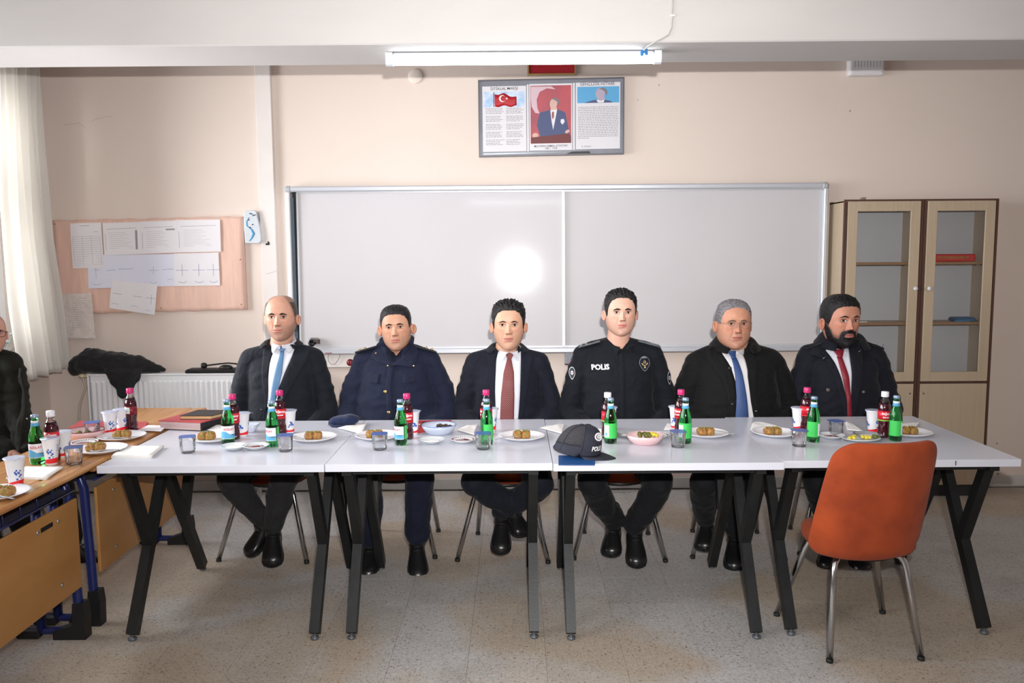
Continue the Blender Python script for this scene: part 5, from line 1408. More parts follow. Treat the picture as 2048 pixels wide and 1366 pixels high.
def face_shape(X, Y, Z, A, P):
    Zr = Z; Z = zmap(Z)
    f = np.clip(np.cos(A), 0, 1)**.5
    ax = np.abs(X)
    d = np.zeros_like(X)
    nl, nw, nt_ = P.get('nose', 1), P.get('nosew', 1), P.get('tip', 1)
    # sockets, brow ridge, bridge
    d -= .0095*gs(ax, .030, .0155)*gs(Z, .001, .0125)
    d += .0042*gs(ax, .026, .020)*gs(Z, .0215, .009)
    d -= .0030*gs(ax, .0, .010)*gs(Z, .012, .010)
    # nose: ridge then tip then wings
    t = np.clip((.008-Z)/(.050), 0, 1); ridge = (.0045+.0155*t**1.15)*nl
    w = (.0062+.0050*t)*nw
    below = 1/(1+np.exp(-(Z+.0475)/.0022)); above = 1/(1+np.exp(-(.017-Z)/.006))
    d += ridge*np.exp(-(X/w)**2)*below*above
    d += .0058*nt_*gs(X, 0, .0105)*gs(Z, -.0395, .0085)
    d += .0095*nl*gs(ax, .0130*nw, .0056)*gs(Z, -.0425, .0072)
    d -= .0035*gs(ax, .0185*nw, .0045)*gs(Z, -.043, .009)
    # philtrum, lips, chin
    lw = P.get('lips', 1)
    d += .0030*gs(X, 0, .024)*gs(Z, -.063, .014)
    d += .0042*lw*gs(X, 0, .017)*gs(Z, -.0635, .0036)
    d += .0048*lw*gs(X, 0, .0155)*gs(Z, -.0735, .0044)
    d -= .0040*np.exp(-(X/.0225)**4)*gs(Z, -.0682+.06*0, .0019)
    d -= .0014*gs(X, 0, .0035)*gs(Z, -.0555, .006)
    d -= .0038*gs(X, 0, .020)*gs(Z, -.0845, .0065)
    d += .0058*gs(X, 0, .0185)*gs(Z, -.1005, .0105)
    # cheeks, nasolabial fold, hollows
    d += .0045*gs(ax, .043, .018)*gs(Z, -.020, .016)
    ns = .021+.22*np.clip(-.040-Z, 0, .04)
    d -= P.get('fold', .0020)*gs(ax, ns, .0034)*gs(Z, -.055, .017)
    d -= P.get('hollow', .002)*gs(ax, .047, .014)*gs(Z, -.058, .018)
    d -= .0012*gs(ax, .030, .013)*gs(Z, -.0165, .0035)*P.get('bags', 1)
    d += .0018*gs(ax, .030, .012)*gs(Z, -.0115, .0035)*P.get('bags', 1)
    d += .0015*gs(Z, .055, .02)*gs(ax, .0, .05)
    return X, Y-d*f, Zr
def ear(mb, side, P, cols, skin):
    n, m = 22, 9; es = P.get('ear', 1)*.88
    V = []
    for k in range(m):
        r = k/(m-1)
        for j in range(n):
            a = 2*PI*j/n
            yy = .0165*r*math.cos(a)*es; zz = .031*r*math.sin(a)*es
            if zz < 0: yy *= 1-.35*(-zz/.031); 
            out = .0055*math.exp(-((r-.86)/.16)**2)-.0045*math.exp(-((r-.45)/.22)**2)
            if r > .97: out -= .004
            V.append((yy, zz, out))
    off = []
    for yy, zz, out in V:
        # ear plane leans back: outward grows with y
        x = side*(.0765*P.get('wide', 1)+.003+out+max(0, yy+.016)*P.get('earout', .42)); off.append((x, .010+yy, -.010+zz-.10*yy))
    back = [(p[0]-side*.0055, p[1]+.003, p[2]) for p in off]
    f = []
    for k in range(m-1):
        for j in range(n): f.append((k*n+j, k*n+(j+1) % n, (k+1)*n+(j+1) % n, (k+1)*n+j))
    N = m*n
    f += [tuple(q+N for q in reversed(g)) for g in f[:]]
    for j in range(n): f.append(((m-1)*n+j, (m-1)*n+(j+1) % n, N+(m-1)*n+(j+1) % n, N+(m-1)*n+j))
    c = np.array(skin); cc = [tuple(c*(1-.25*math.exp(-((k/(m-1)-.45)/.25)**2))*np.array([1.03, .9, .88])) for k in range(m) for j in range(n)]  # hollow of the ear darkened in the colour, as its shade
    return off+back, f, cc+cc
def lin(c): return np.array(srgb(c))
m_skin = mat('skin', (200, 160, 140), .48, attr='paint', var=.05, vscale=60, bump=.18, bscale=420, bdist=.0008, sss=.12, spec=.42)
def hand_mesh(mb, wrist, fdir, up, side, s=1):
    """five bent fingers resting; fdir = direction of the fingers, side = +1 thumb towards +b"""
    f = Vector(fdir).normalized(); u = Vector(up); b = f.cross(u).normalized()*side; u = b.cross(f).normalized()*side; w = Vector(wrist)
    o0 = len(mb.v)
    mb.tube([w-f*.03, w, w+f*.03, w+f*.06, w+f*.088], [.026*s, .028*s, .038*s, .042*s, .040*s], 14, ry=[.020*s, .018*s, .017*s, .015*s, .012*s], up=u)
    for k, (L_, r) in enumerate(((.070, .0088), (.078, .0092), (.072, .0088), (.056, .0078))):
        base = w+f*.082*s+b*(.030-.020*k)*s; sp = b*(.10-.07*k)
        d1 = (f+sp*.5-u*.15).normalized(); d2 = (f*.85-u*.55).normalized(); d3 = (f*.6-u*.8).normalized()
        p1 = base+d1*L_*.45*s; p2 = p1+d2*L_*.32*s; p3 = p2+d3*L_*.25*s
        mb.tube([base-f*.015, base, base.lerp(p1, .5), p1, p1.lerp(p2, .5), p2, p3, p3+d3*.005], [r*s, r*1.02*s, r*.95*s, r*s, r*.9*s, r*.9*s, r*.72*s, r*.35*s], 9, up=u)
    t0 = w+f*.022*s+b*.026*s; t1 = t0+(f*.55+b*.75-u*.1).normalized()*.038*s; t2 = t1+(f*.85+b*.3-u*.3).normalized()*.030*s; t3 = t2+(f*.95+b*.05-u*.3).normalized()*.022*s
    mb.tube([t0-b*.012, t0, t1, t1.lerp(t2, .5), t2, t3, t3+f*.003], [.012*s, .0125*s, .0105*s, .0105*s, .0098*s, .0075*s, .003*s], 9, up=u)
    return len(mb.v)-o0
def hair_line(P, A):
    """height of the hairline over azimuth 0 front .. pi back"""
    hl = P['hair']; ang = np.abs(((A+PI) % (2*PI))-PI)
    return np.interp(ang, [0, .35, .7, .95, 1.12, 1.3, 1.55, 1.85, 2.3, PI], hl)

def make_person(P):
    X0, Yp = P['x'], P['y']
    root = thing('person', P['label'], 'person', (X0, Yp, 0), 'men seated behind the tables')
    # ---------------- head placement from the photograph
    pc = at(P['cx'], P['crown'], Yp-.03); pch = at(P['cx'], P['chin'], Yp-.07)
    cz = (pc.z+pch.z)/2; S = (pc.z-pch.z)/.236/P.get('hairlift', 1.0); HC = Vector((pc.x, Yp-.035, cz-.0*S))
    if P.get('hairlift', 1) != 1: HC.z = pch.z+.118*S
    Rm = Matrix.Rotation(P.get('yaw', 0), 4, 'Z') @ Matrix.Rotation(P.get('roll', 0), 4, 'Y') @ Matrix.Rotation(P.get('nod', 0), 4, 'X')
    M = Matrix.Translation(HC) @ Rm @ Matrix.Scale(S, 4)
    Mn = np.array(M)
    def tw(V): V = np.asarray(V, float).reshape(-1, 3); return (V @ Mn[:3, :3].T)+Mn[:3, 3]
    X, Y, Z, A = head_base(P); Xf, Yf, Zf = face_shape(X.copy(), Y.copy(), Z.copy(), A, P)
    V = np.stack([Xf, Yf, Zf], -1)
    skin = lin(P['skin']); 
    Zp = zmap(Zf)
    # paint: skin with lips, nostrils, beard shade, flush, and shade painted into creases
    C = np.ones((NVH, NUH, 3))*skin; ax = np.abs(Xf); fr = np.clip(np.cos(A), 0, 1)
    def blend(w, col): 
        nonlocal C
        w = np.clip(w, 0, 1)[..., None]; C = C*(1-w)+np.asarray(col)*w
    blend(.35*gs(ax, .045, .02)*gs(Zp, -.028, .02)*fr, skin*np.array([1.12, .78, .74]))
    blend(.35*gs(Xf, 0, .012)*gs(Zp, -.038, .012)*fr, skin*np.array([1.08, .78, .74]))
    bs = P.get('stubble', .3); bc = lin(P.get('beardcol', (70, 56, 50)))
    ang = np.abs(((A+PI) % (2*PI))-PI)
    jawz = np.interp(ang, [0, .5, .9, 1.3, 1.6], [-.050, -.052, -.048, -.030, -.01])
    low = 1/(1+np.exp((Zp-jawz)/.005))*(ang < 1.62)
    nz = np.array([[mnoise.noise(Vector((Xf[i, j]*260, Yf[i, j]*260, Zf[i, j]*260))) for j in range(NUH)] for i in range(NVH)]) if bs > 0 else 0
    mouth = np.exp(-(Xf/.024)**4)*gs(Zp, -.069, .0072)
    blend(bs*low*(1-.95*mouth)*(1-.5*gs(ax, 0, .006)*gs(Zp, -.079, .004))*(.8+.35*nz), bc)
    if P.get('cheekline'):
        ck = 1/(1+np.exp((Zp-np.interp(ang, [0, .45, .7, 1., 1.25, 1.6], [-.047, -.052, -.068, -.062, -.03, .0]))/.0035))*(ang < 1.62)
        clear = np.exp(-(Xf/.012)**2)*gs(Zp, -.081, .0045)*.6+1.0*np.exp(-(Xf/.021)**4)*gs(Zp, -.069, .0064)+.75*gs(ax, .026, .007)*gs(Zp, -.083, .008)*P.get('goatee', 0)
        blend(P['cheekline']*ck*(1-np.clip(clear, 0, 1))*(.9+.25*nz), bc)
    lipc = lin(P.get('lipcol', (186, 112, 104)))
    xl = np.clip(1-(Xf/.0245)**2, 0, 1)
    up_, dn = -.0680+.0068*xl**.7-.0016*gs(Xf, 0, .004), -.0685-.0092*xl**.8
    sm = lambda v, w=.0009: 1/(1+np.exp(-v/w))
    blend(.8*sm(up_-Zp)*sm(Zp-dn)*(ax < .0245)*fr, lipc)
    blend(.85*gs(Zp, -.0683+.0007*np.cos(Xf*260), .0012)*(ax < .0235)*fr, lipc*.28)
    blend(.95*gs(ax, .0070, .0038)*gs(Zp, -.0487, .0023)*fr, skin*.13)  # nostril openings darkened, their shade put into the colour
    blend(.22*gs(Xf, 0, .05)*gs(Zf, .058, .002)*fr+.18*gs(Xf, 0, .04)*gs(Zf, .047, .0018)*fr+.30*gs(ax, .026+.3*np.clip(-.044-Zp, 0, .03), .0025)*gs(Zp, -.057, .012)*fr, skin*np.array([.72, .58, .54]))  # forehead lines and mouth folds: crease shade in the colour
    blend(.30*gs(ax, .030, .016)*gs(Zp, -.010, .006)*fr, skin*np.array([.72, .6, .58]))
    blend(.28*gs(ax, .030, .017)*gs(Zp, .0115, .004)*fr, skin*np.array([.7, .55, .5]))  # sockets under the brow darkened, shade held in the paint
    if P.get('scalp'):   # shaved hair shade
        hz = hair_line(dict(hair=P['scalp']), A); blend(.62*sm(Zf-hz, .004)*P.get('scalpk', 1)*np.where(ang < .95, np.clip((ang-.4)/.5, 0, 1), 1), lin(P['haircol'])*1.6)
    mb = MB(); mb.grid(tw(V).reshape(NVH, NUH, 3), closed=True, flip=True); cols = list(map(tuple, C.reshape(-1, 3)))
    for sd in (-1, 1):
        ev, ef, ec = ear(mb, sd, P, cols, skin); mb.add([tuple(p) for p in tw(ev)], ef, True); cols += ec
    # neck going down into the trunk, shoulders, arms and hands: one figure under the clothes
    zs = P['zs']; hw = P['hw']
    nk = P.get('neck', .056)*S
    n0 = M @ Vector((0, .022, -.035)); n1 = M @ Vector((0, .020, -.085)); n2 = Vector((X0, Yp-.005, zs+.03)); n3 = Vector((X0, Yp, zs-.05)); n4 = Vector((X0, Yp, .85)); n5 = Vector((X0, Yp, .55))
    o0 = len(mb.v); mb.tube([n0, n1, n2, n3, n4, n5], [nk*.95, nk, nk*.98, .072, .10, .12], 32, ry=[nk*1.0, nk*1.02, nk*.98, .050, .07, .09], up=(0, 1, 0))
    cols += [tuple(skin*.97)]*(len(mb.v)-o0)
    # throat shape
    J = {}
    for sd in (-1, 1):
        o0 = len(mb.v)
        sh = Vector((X0+sd*(hw-.055), Yp, zs-.07)); el = Vector((X0+sd*P.get('elb', hw+.03), Yp-.02, .735)); wr = Vector((X0+sd*.10, Yp-.275, .620))
        if P.get('arms'): sh, el, wr = P['arms'](sd, sh, el, wr)
        J[sd] = (sh, el, wr)
        mb.capsule(sh, el, .036, .032, 12); mb.capsule(el, wr, .034, .024, 12)
        fd = (wr-el).normalized(); fd = (fd+Vector((-sd*.2, -.1, -.1))).normalized()
        hand_mesh(mb, wr+fd*.02, fd, (0, 0, 1), -sd)
        cols += [tuple(skin*.95)]*(len(mb.v)-o0)
    mb.cols = cols
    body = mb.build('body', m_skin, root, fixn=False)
    LOC[body.name] = LOC[root.name]
    Vh = tw(V); fc = [tuple(int(q) for q in f) for f in MB().grid(Vh.reshape(NVH, NUH, 3), closed=True).f]
    bvh = BVHTree.FromPolygons([Vector(p) for p in Vh], fc)
    fwd = (M.to_3x3() @ Vector((0, -1, 0))).normalized()
    def proj(lx, lz, off):
        o = M @ Vector((lx, -.2, lz)); h = bvh.ray_cast(o, -fwd)
        return (h[0] if h[0] else M @ Vector((lx, -.09, lz)))+fwd*off*S
    # ---------------- eyes
    EO = P.get('eyeopen', 1); ez = .0108
    for sd in (-1, 1):
        n, m = 33, 13; G = np.zeros((m, n, 3)); cc = []
        cx0 = sd*.0305*P.get('wide', 1)**.5
        top = lambda s: .0058*EO*max(0, 1-s*s)**.7; bot = lambda s: -.0046*EO*max(0, 1-s*s)**.8
        bul = lambda x, z: .0030*max(0, 1-(x/.0165)**2-(z/.012)**2)**.5
        for i in range(m):
            t = i/(m-1)
            for j in range(n):
                s = -1+2*j/(n-1); zz = bot(s)*(1-t)+top(s)*t+.0009*s*sd; xx = .0148*s
                G[i, j] = proj(cx0+xx, ez+zz, .0004+bul(xx, zz))
                rr = math.hypot(xx-P.get('gaze', 0)*.003, zz-.0005)
                col = lin((214, 204, 198)) if rr > .0061 else lin(P.get('iris', (66, 42, 30)))*(.40 if rr > .0050 else 1)
                if rr < .0026: col = np.array([.004, .004, .004])
                if rr > .0061: col = col*(1-.5*min(1, abs(s))**3)*(1-.45*max(0, t-.55))  # lid and corner shade painted onto the eye white
                cc.append(tuple(col))
        e = MB().grid(G, flip=False); e.cols = cc
        e.build('eye', mat('eye', (255, 255, 255), .12, attr='paint', spec=.5), root, fixn=True)
        # lids and lashes, one per eye
        lid = MB()
        L1 = [proj(cx0+.0152*s, ez+top(s)+.0009*s*sd+.0009, .0002+bul(.0148*s, top(s))) for s in np.linspace(-1, 1, 13)]
        L2 = [proj(cx0+.0152*s, ez+bot(s)+.0009*s*sd-.0006, .0000+bul(.0148*s, bot(s))) for s in np.linspace(-1, 1, 13)]
        lid.tube(L1, [.0006*S]+[.0014*S]*11+[.0006*S], 8); lid.tube(L2, [.0005*S]+[.0009*S]*11+[.0005*S], 8)
        lid.cols = [tuple(skin*np.array([.66, .54, .5]))]*len(lid.v); lid.build('eyelid', m_skin, root)
        la = MB().tube([p+fwd*.0012*S-Vector((0, 0, .0009*S)) for p in L1], [.0003*S]+[.0009*S]*11+[.0003*S], 6)
        la.build('eyelashes', mat('lash', (24, 18, 16), .8), root)
        # eyebrow
        bt_ = P.get('brow', 1); rs = random.Random(5); bz = P.get('browz', .0255); G = np.zeros((5, 18, 3))
        for j in range(18):
            s = j/17; lx = .0115+.0365*s; arch = P.get('arch', .0035)*math.sin(min(1, s*1.25)*PI*.62)-.0060*max(0, s-.5)/.5
            wd = 1.05*(.0015+.0028*math.sin(min(1, s*1.6+.12)*PI/2))*bt_*(1-.8*s**2.2)*(.55+.45*min(1, s*6))
            for i in range(5): G[i, j] = proj(sd*lx, bz+arch+wd*(i-2)/2+.0006*mnoise.noise(Vector((s*30, i, sd))), .0004+.0012*math.sin(PI*i/4))
        bw = MB().grid(G, flip=(sd < 0)); bw.build('eyebrow', mat('brow_'+P['hairname'], P.get('browcol', (46, 36, 32)), .95, var=.5, vscale=500), root)
    # ---------------- hair
    hm = mat('hair_'+P['hairname'], P['haircol'], .5, var=.55, vscale=160, bump=.9, bscale=240, stretch=(1, .25, 1), bdist=.003, spec=.4)
    if P.get('thick', 0) > 0:
        hz = hair_line(P, A); th0 = P['thick']
        hz = hz+.0035*np.array([[mnoise.noise(Vector((X[i, j]*110, Y[i, j]*110, 0))) for j in range(NUH)] for i in range(NVH)])
        m1 = np.clip((Z-hz)/.022, -1, 1); m1 = np.where(m1 > 0, m1**.75, m1*1.6).clip(-1, 1)
        top_ = np.clip((Z-.03)/.08, 0, 1); front = np.clip(np.cos(A), 0, 1)
        if P.get('htop'): m1 = np.minimum(m1, (P['htop']-Z)/.02).clip(-1, 1)
        th = th0*m1*(.26+.74*top_+P.get('quiff', 0)*front*np.clip((Z-.06)/.04, 0, 1))
        Nn = np.stack([X/.0775**2, Y/.095**2, Z/.118**2*.8], -1); Nn /= np.linalg.norm(Nn, axis=2, keepdims=True)
        V0 = np.stack([X, Y, Z], -1); sp = P.get('spike', .3)
        nn_ = np.zeros_like(th)
        for i in range(NVH):
            for j in range(NUH):
                if m1[i, j] > -.5:
                    q = V0[i, j]; nn_[i, j] = mnoise.noise(Vector((q[0]*120, q[1]*45, q[2]*60)))+.6*mnoise.noise(Vector((q[0]*300, q[1]*90, q[2]*180)))
        th = th*(1+sp*nn_*np.clip(m1, 0, 1))+np.where(m1 < 0, -.004, -.0008)
        H = V0+Nn*th[..., None]
        keep = m1 > -.6; hb = MB(); idx = -np.ones((NVH, NUH), int); vs = []
        for i in range(NVH):
            for j in range(NUH):
                if keep[i, j]: idx[i, j] = len(vs); vs.append(H[i, j])
        fs = []
        for i in range(NVH-1):
            for j in range(NUH):
                q = (idx[i, j], idx[i, (j+1) % NUH], idx[i+1, (j+1) % NUH], idx[i+1, j])
                if min(q) >= 0: fs.append(q[::-1])
        hb.add([tuple(p) for p in tw(vs)], [tuple(int(k) for k in q) for q in fs], True)
        hb.build('hair', hm, root)
    if P.get('beard'):
        bz_ = np.interp(ang, [0, .45, .7, 1., 1.25, 1.6], [-.047, -.053, -.080, -.074, -.038, .0])
        m1 = np.clip((bz_-zmap(Z))/.010, -1, 1)*np.where(ang < 1.6, 1, -1)
        hole = np.exp(-(X/.023)**4)*gs(zmap(Z), -.069, .0078)*1.5+np.exp(-(np.abs(X)/.010)**2)*gs(zmap(Z), -.082, .003)*0+1.2*gs(np.abs(X), .024, .006)*gs(zmap(Z), -.084, .006)*0
        m1 = np.where(ang < 1.2, m1-hole*1.5, m1).clip(-1, 1)
        V0 = np.stack([Xf, Yf, Zf], -1); Nn = np.stack([X/.06**2, Y/.085**2, (Z+.03)/.1**2], -1); Nn /= np.linalg.norm(Nn, axis=2, keepdims=True)
        th = P['beard']*np.where(m1 > 0, m1**.7, m1)
        for i in range(NVH):
            for j in range(NUH):
                if m1[i, j] > 0: q = V0[i, j]; th[i, j] *= 1+.5*mnoise.noise(Vector((q[0]*200, q[1]*200, q[2]*120)))
        H = V0+Nn*(th-.0006)[..., None]; keep = m1 > -.3; idx = -np.ones((NVH, NUH), int); vs = []; fs = []
        for i in range(NVH):
            for j in range(NUH):
                if keep[i, j]: idx[i, j] = len(vs); vs.append(H[i, j])
        for i in range(NVH-1):
            for j in range(NUH):
                q = (idx[i, j], idx[i, (j+1) % NUH], idx[i+1, (j+1) % NUH], idx[i+1, j])
                if min(q) >= 0: fs.append(tuple(int(k) for k in q[::-1]))
        MB().add([tuple(p) for p in tw(vs)], fs, True).build('beard', hm, root)
    if P.get('glasses'):
        g = P['glasses']; gl = thing('eyeglasses', None, None, (0, 0, 0)) if False else None
        fm = mat('glasses_'+g, (30, 30, 32) if g == 'black' else (150, 140, 136), .3, metal=0 if g == 'black' else .8)
        r_ = .0016 if g == 'black' else .0006; fr_ = MB(); lens = []
        for sd in (-1, 1):
            pts = []
            for k in range(29):
                a = 2*PI*k/28; q = (abs(math.cos(a))**3.2+abs(math.sin(a))**3.2)**(-1/3.2)
                pts.append(M @ Vector((sd*.0325+.0255*q*math.cos(a), -.0985, .007+.0165*q*math.sin(a))))
            if g == 'black': fr_.tube(pts, r_*S, 8)
            else: fr_.tube([p for p in pts[:15]], r_*S, 6); fr_.tube(pts[14:], r_*.6*S, 6)
            fr_.tube([M @ Vector((sd*.058, -.097, .014)), M @ Vector((sd*.070, -.085, .014)), M @ Vector((sd*.079, -.03, .010)), M @ Vector((sd*.080, .006, .006))], (r_+.0002)*S, 6)
            lens.append(pts)
        fr_.tube([M @ Vector((-.008, -.0985, .012)), M @ Vector((0, -.1010, .014)), M @ Vector((.008, -.0985, .012))], r_*S, 6)
        fo = fr_.build('eyeglasses', fm, root)
        for pts in lens:
            MB().add([tuple(p) for p in pts[:-1]], [tuple(range(28))]).build('lens', thin_glass('lens_glass', (.98, .98, 1)), fo)
    # ---------------- jacket
    jb = MB(); jd = P.get('depth', .115); jw = P.get('waist', hw-.035)-.025
    rings = []
    cb = P.get('belly', .0)
    for z, w, d, yo in ((.47, jw+.0, jd+.01, -.0), (.55, jw+.016, jd+.02, -.012), (.68, jw+.018, jd+cb, -.02), (.80, jw+.010, jd+cb*.8, -.022), (.92, hw-.055, jd, -.018), (zs-.13, hw-.048, jd-.005, -.012), (zs-.085, hw-.055, jd-.02, -.005), (zs-.05, hw-.075, jd-.045, 0), (zs-.025, .09, .055, 0)):
        rings.append([(X0+w*math.copysign(abs(math.sin(a))**.8, math.sin(a)), Yp+yo-d*math.copysign(abs(math.cos(a))**.85, math.cos(a)), z) for a in np.linspace(0, 2*PI, 36, endpoint=False)])
    o = len(jb.v); jb.grid(np.array(rings), closed=True); jb.f += [tuple(o+k for k in range(35, -1, -1)), tuple(o+8*36+k for k in range(36))]; jb.sm += [True, True]; jb.mi += [0, 0]
    rs_ = P.get('shr', .062)
    nb_ = Vector((X0, Yp+.012, zs+P.get('neckrise', .018)-.055))
    for sd in (-1, 1):
        sh, el, wr = J[sd]; tip = Vector((X0+sd*(hw-rs_+.002), Yp+.0, zs-rs_-P.get('slope', .006)))
        jb.capsule(Vector((X0+sd*.03, Yp+.01, nb_.z)), tip, .066, rs_, 18)
        ar = P.get('arm', .060)-.003
        mid = tip.lerp(el, .5)+Vector((sd*.006, 0, 0))
        jb.capsule(tip, mid, rs_*1.0, ar*1.02, 18); jb.capsule(mid, el, ar*1.02, ar, 18); jb.capsule(el, wr-(wr-el).normalized()*.01, ar*.98, ar*.70, 18)
    if P.get('extra'): P['extra'](jb)
    jb.noise(.004, 9, P['cx'])
    tmp = jb.build('tmp', m_skin, None, fixn=False)
    for md in (('REMESH', {'mode': 'VOXEL', 'voxel_size': .008}), ('SMOOTH', {'iterations': P.get('smooth', 4), 'factor': .5})):
        q = tmp.modifiers.new('m', md[0]); [setattr(q, k, v) for k, v in md[1].items()]
    dg = bpy.context.evaluated_depsgraph_get(); ev = tmp.evaluated_get(dg); me = bpy.data.meshes.new_from_object(ev)
    vs = np.array([v.co for v in me.vertices]); nr = np.array([v.normal for v in me.vertices]); fs = [tuple(p.vertices) for p in me.polygons]
    bpy.data.objects.remove(tmp); bpy.data.meshes.remove(me)
    # folds: along the sleeves and across the trunk
    wk = P.get('wrinkle', .006)*1.35
    for k in range(len(vs)):
        p = Vector(vs[k]); s = abs(p.x-X0)/hw
        f1 = mnoise.noise(Vector((p.x*7, p.y*7, p.z*15+P['cx']))); f2 = mnoise.noise(Vector((p.x*14+5, p.y*14, p.z*34)))
        rid = (1-abs(mnoise.noise(Vector((p.x*10+(p.z-zs)*6*(1 if p.x > X0 else -1), p.y*8, p.z*16+3))))*2.2)
        kk = .55+.6*min(1, s)*(1 if p.z < zs-.06 else .3)
        vs[k] += nr[k]*wk*(.5*f1+.35*f2+.55*rid-.3)*kk
    jk = MB(); jk.add([tuple(p) for p in vs], fs, True)
    jo = jk.build(P.get('coatname', 'jacket'), P['cloth'], root, fixn=False)
    tree = BVHTree.FromPolygons([Vector(p) for p in vs], fs)
    def hit(x, z, off):
        h = tree.ray_cast(Vector((x, Yp-.8, z)), Vector((0, 1, 0)))
        if h[0] is None:
            h = tree.find_nearest(Vector((x, Yp-.12, z)))
        return Vector((x, h[0].y-off, z))
    def px(pt):   # pixel -> x,z on the front of the chest
        q = at(pt[0], pt[1], Yp-P.get('depth', .115)+.0); return q.x, q.z
    def resamp(pl, n):
        pl = [Vector((*p, 0)) if len(p) == 2 else Vector(p) for p in pl]; ds = [0]
        for a, b in zip(pl[:-1], pl[1:]): ds.append(ds[-1]+(b-a).length)
        return [(np.interp(t, ds, [p.x for p in pl]), np.interp(t, ds, [p.y for p in pl])) for t in np.linspace(0, ds[-1], n)]
    def strip(name, left, right, off, m, n=26, w=7, th=.004, bulge=0, parent=root, smooth_y=2, edge=0):
        L_ = resamp([px(p) for p in left], n); R = resamp([px(p) for p in right], n); G = np.zeros((n, w, 3))
        for i in range(n):
            for j in range(w):
                s = j/(w-1); x = L_[i][0]*(1-s)+R[i][0]*s; z = L_[i][1]*(1-s)+R[i][1]*s
                G[i, j] = hit(x, z, off+bulge*math.sin(PI*s)-edge*abs(2*s-1)**3)
        for _ in range(smooth_y):
            y = G[:, :, 1].copy(); y[1:-1] = (y[:-2]+2*y[1:-1]+y[2:])/4; 
            if w > 2: y[:, 1:-1] = (y[:, :-2]+2*y[:, 1:-1]+y[:, 2:])/4
            G[:, :, 1] = y
        return MB().slab(G, (0, th, 0)).build(name, m, parent)
    def ring(name, cz, cy, rx, ry, hgt, open_, m, th=.006, flare=.0, drop=.0, tilt=.25, n=34, cx=X0, fall=0, parent=root):
        """collar standing round the neck, open in front by the angle open_ (radians each side)"""
        prof = [(0, 0), (flare*.3, hgt*.35), (flare*.7, hgt*.7), (flare, hgt)]
        if fall: prof += [(flare+.007, hgt+.003), (flare+.014, hgt-.004), (flare+.018+fall*.2, hgt-fall*.5), (flare+.022+fall*.5, hgt-fall)]
        G = np.zeros((n, len(prof), 3))
        for i in range(n):
            a = open_+(2*PI-2*open_)*i/(n-1)
            for j, (r, z) in enumerate(prof):
                fr_ = math.cos(a)
                G[i, j] = (cx+(rx+r)*math.sin(a), cy-(ry+r)*math.cos(a), cz+z*(1-.25*max(0, fr_))-tilt*(ry)*max(-1, fr_)-drop*max(0, fr_)**2)
        T = np.zeros_like(G); c = np.array([cx, cy, 0]); d = G-c; d[:, :, 2] = 0; d /= np.linalg.norm(d, axis=2, keepdims=True)
        return MB().slab(G, -d*th).build(name, m, parent)
    ctx = dict(root=root, strip=strip, ring=ring, hit=hit, px=px, zs=zs, X0=X0, Yp=Yp, M=M, S=S, J=J, n2=n2, n1=n1, hw=hw, cloth=P['cloth'])
    P['dress'](ctx, P)
    # ---------------- trousers and shoes
    lg = MB(); hips = {}
    for sd, (knee, ankle, toe) in P['legs'].items():
        hip = Vector((X0+sd*.095, Yp+.02, .525)); kr = P.get('kr', .066); r0 = P.get('thigh', .088)
        lg.capsule(hip, knee, r0, kr+.008, 16)
        m_ = knee.lerp(ankle, .45)+Vector((0, .012, 0)); ar_ = P.get('ar', .050)
        lg.capsule(knee, m_, kr+.004, (kr+ar_)/2+.006, 16); lg.capsule(m_, ankle+Vector((0, 0, .035)), (kr+ar_)/2+.006, ar_, 16)
    lg.ball((X0, Yp+.03, .545), (.165, .135, .095), 20, 12)
    lt = lg.build('trousers', P['trouser'], root, fixn=False)
    q = lt.modifiers.new('r', 'REMESH'); q.mode = 'VOXEL'; q.voxel_size = .010; q.use_smooth_shade = True
    q = lt.modifiers.new('s', 'SMOOTH'); q.iterations = 5
    q = lt.modifiers.new('d', 'DISPLACE'); q.texture = TXF; q.strength = .022; q.texture_coords = 'GLOBAL'
    for sd, (knee, ankle, toe) in P['legs'].items():
        shoe(root, ankle, toe, P.get('boot', False), P)
    return root
TXF = bpy.data.textures.new('trouser_folds', 'CLOUDS'); TXF.noise_scale = .09; TXF.noise_depth = 2
m_leather = mat('black_leather', (22, 22, 24), .28, spec=.5, bump=.2, bscale=200, coat=.2)
m_sole = mat('black_sole', (16, 16, 16), .7)
m_lace = mat('black_lace', (40, 40, 42), .6)
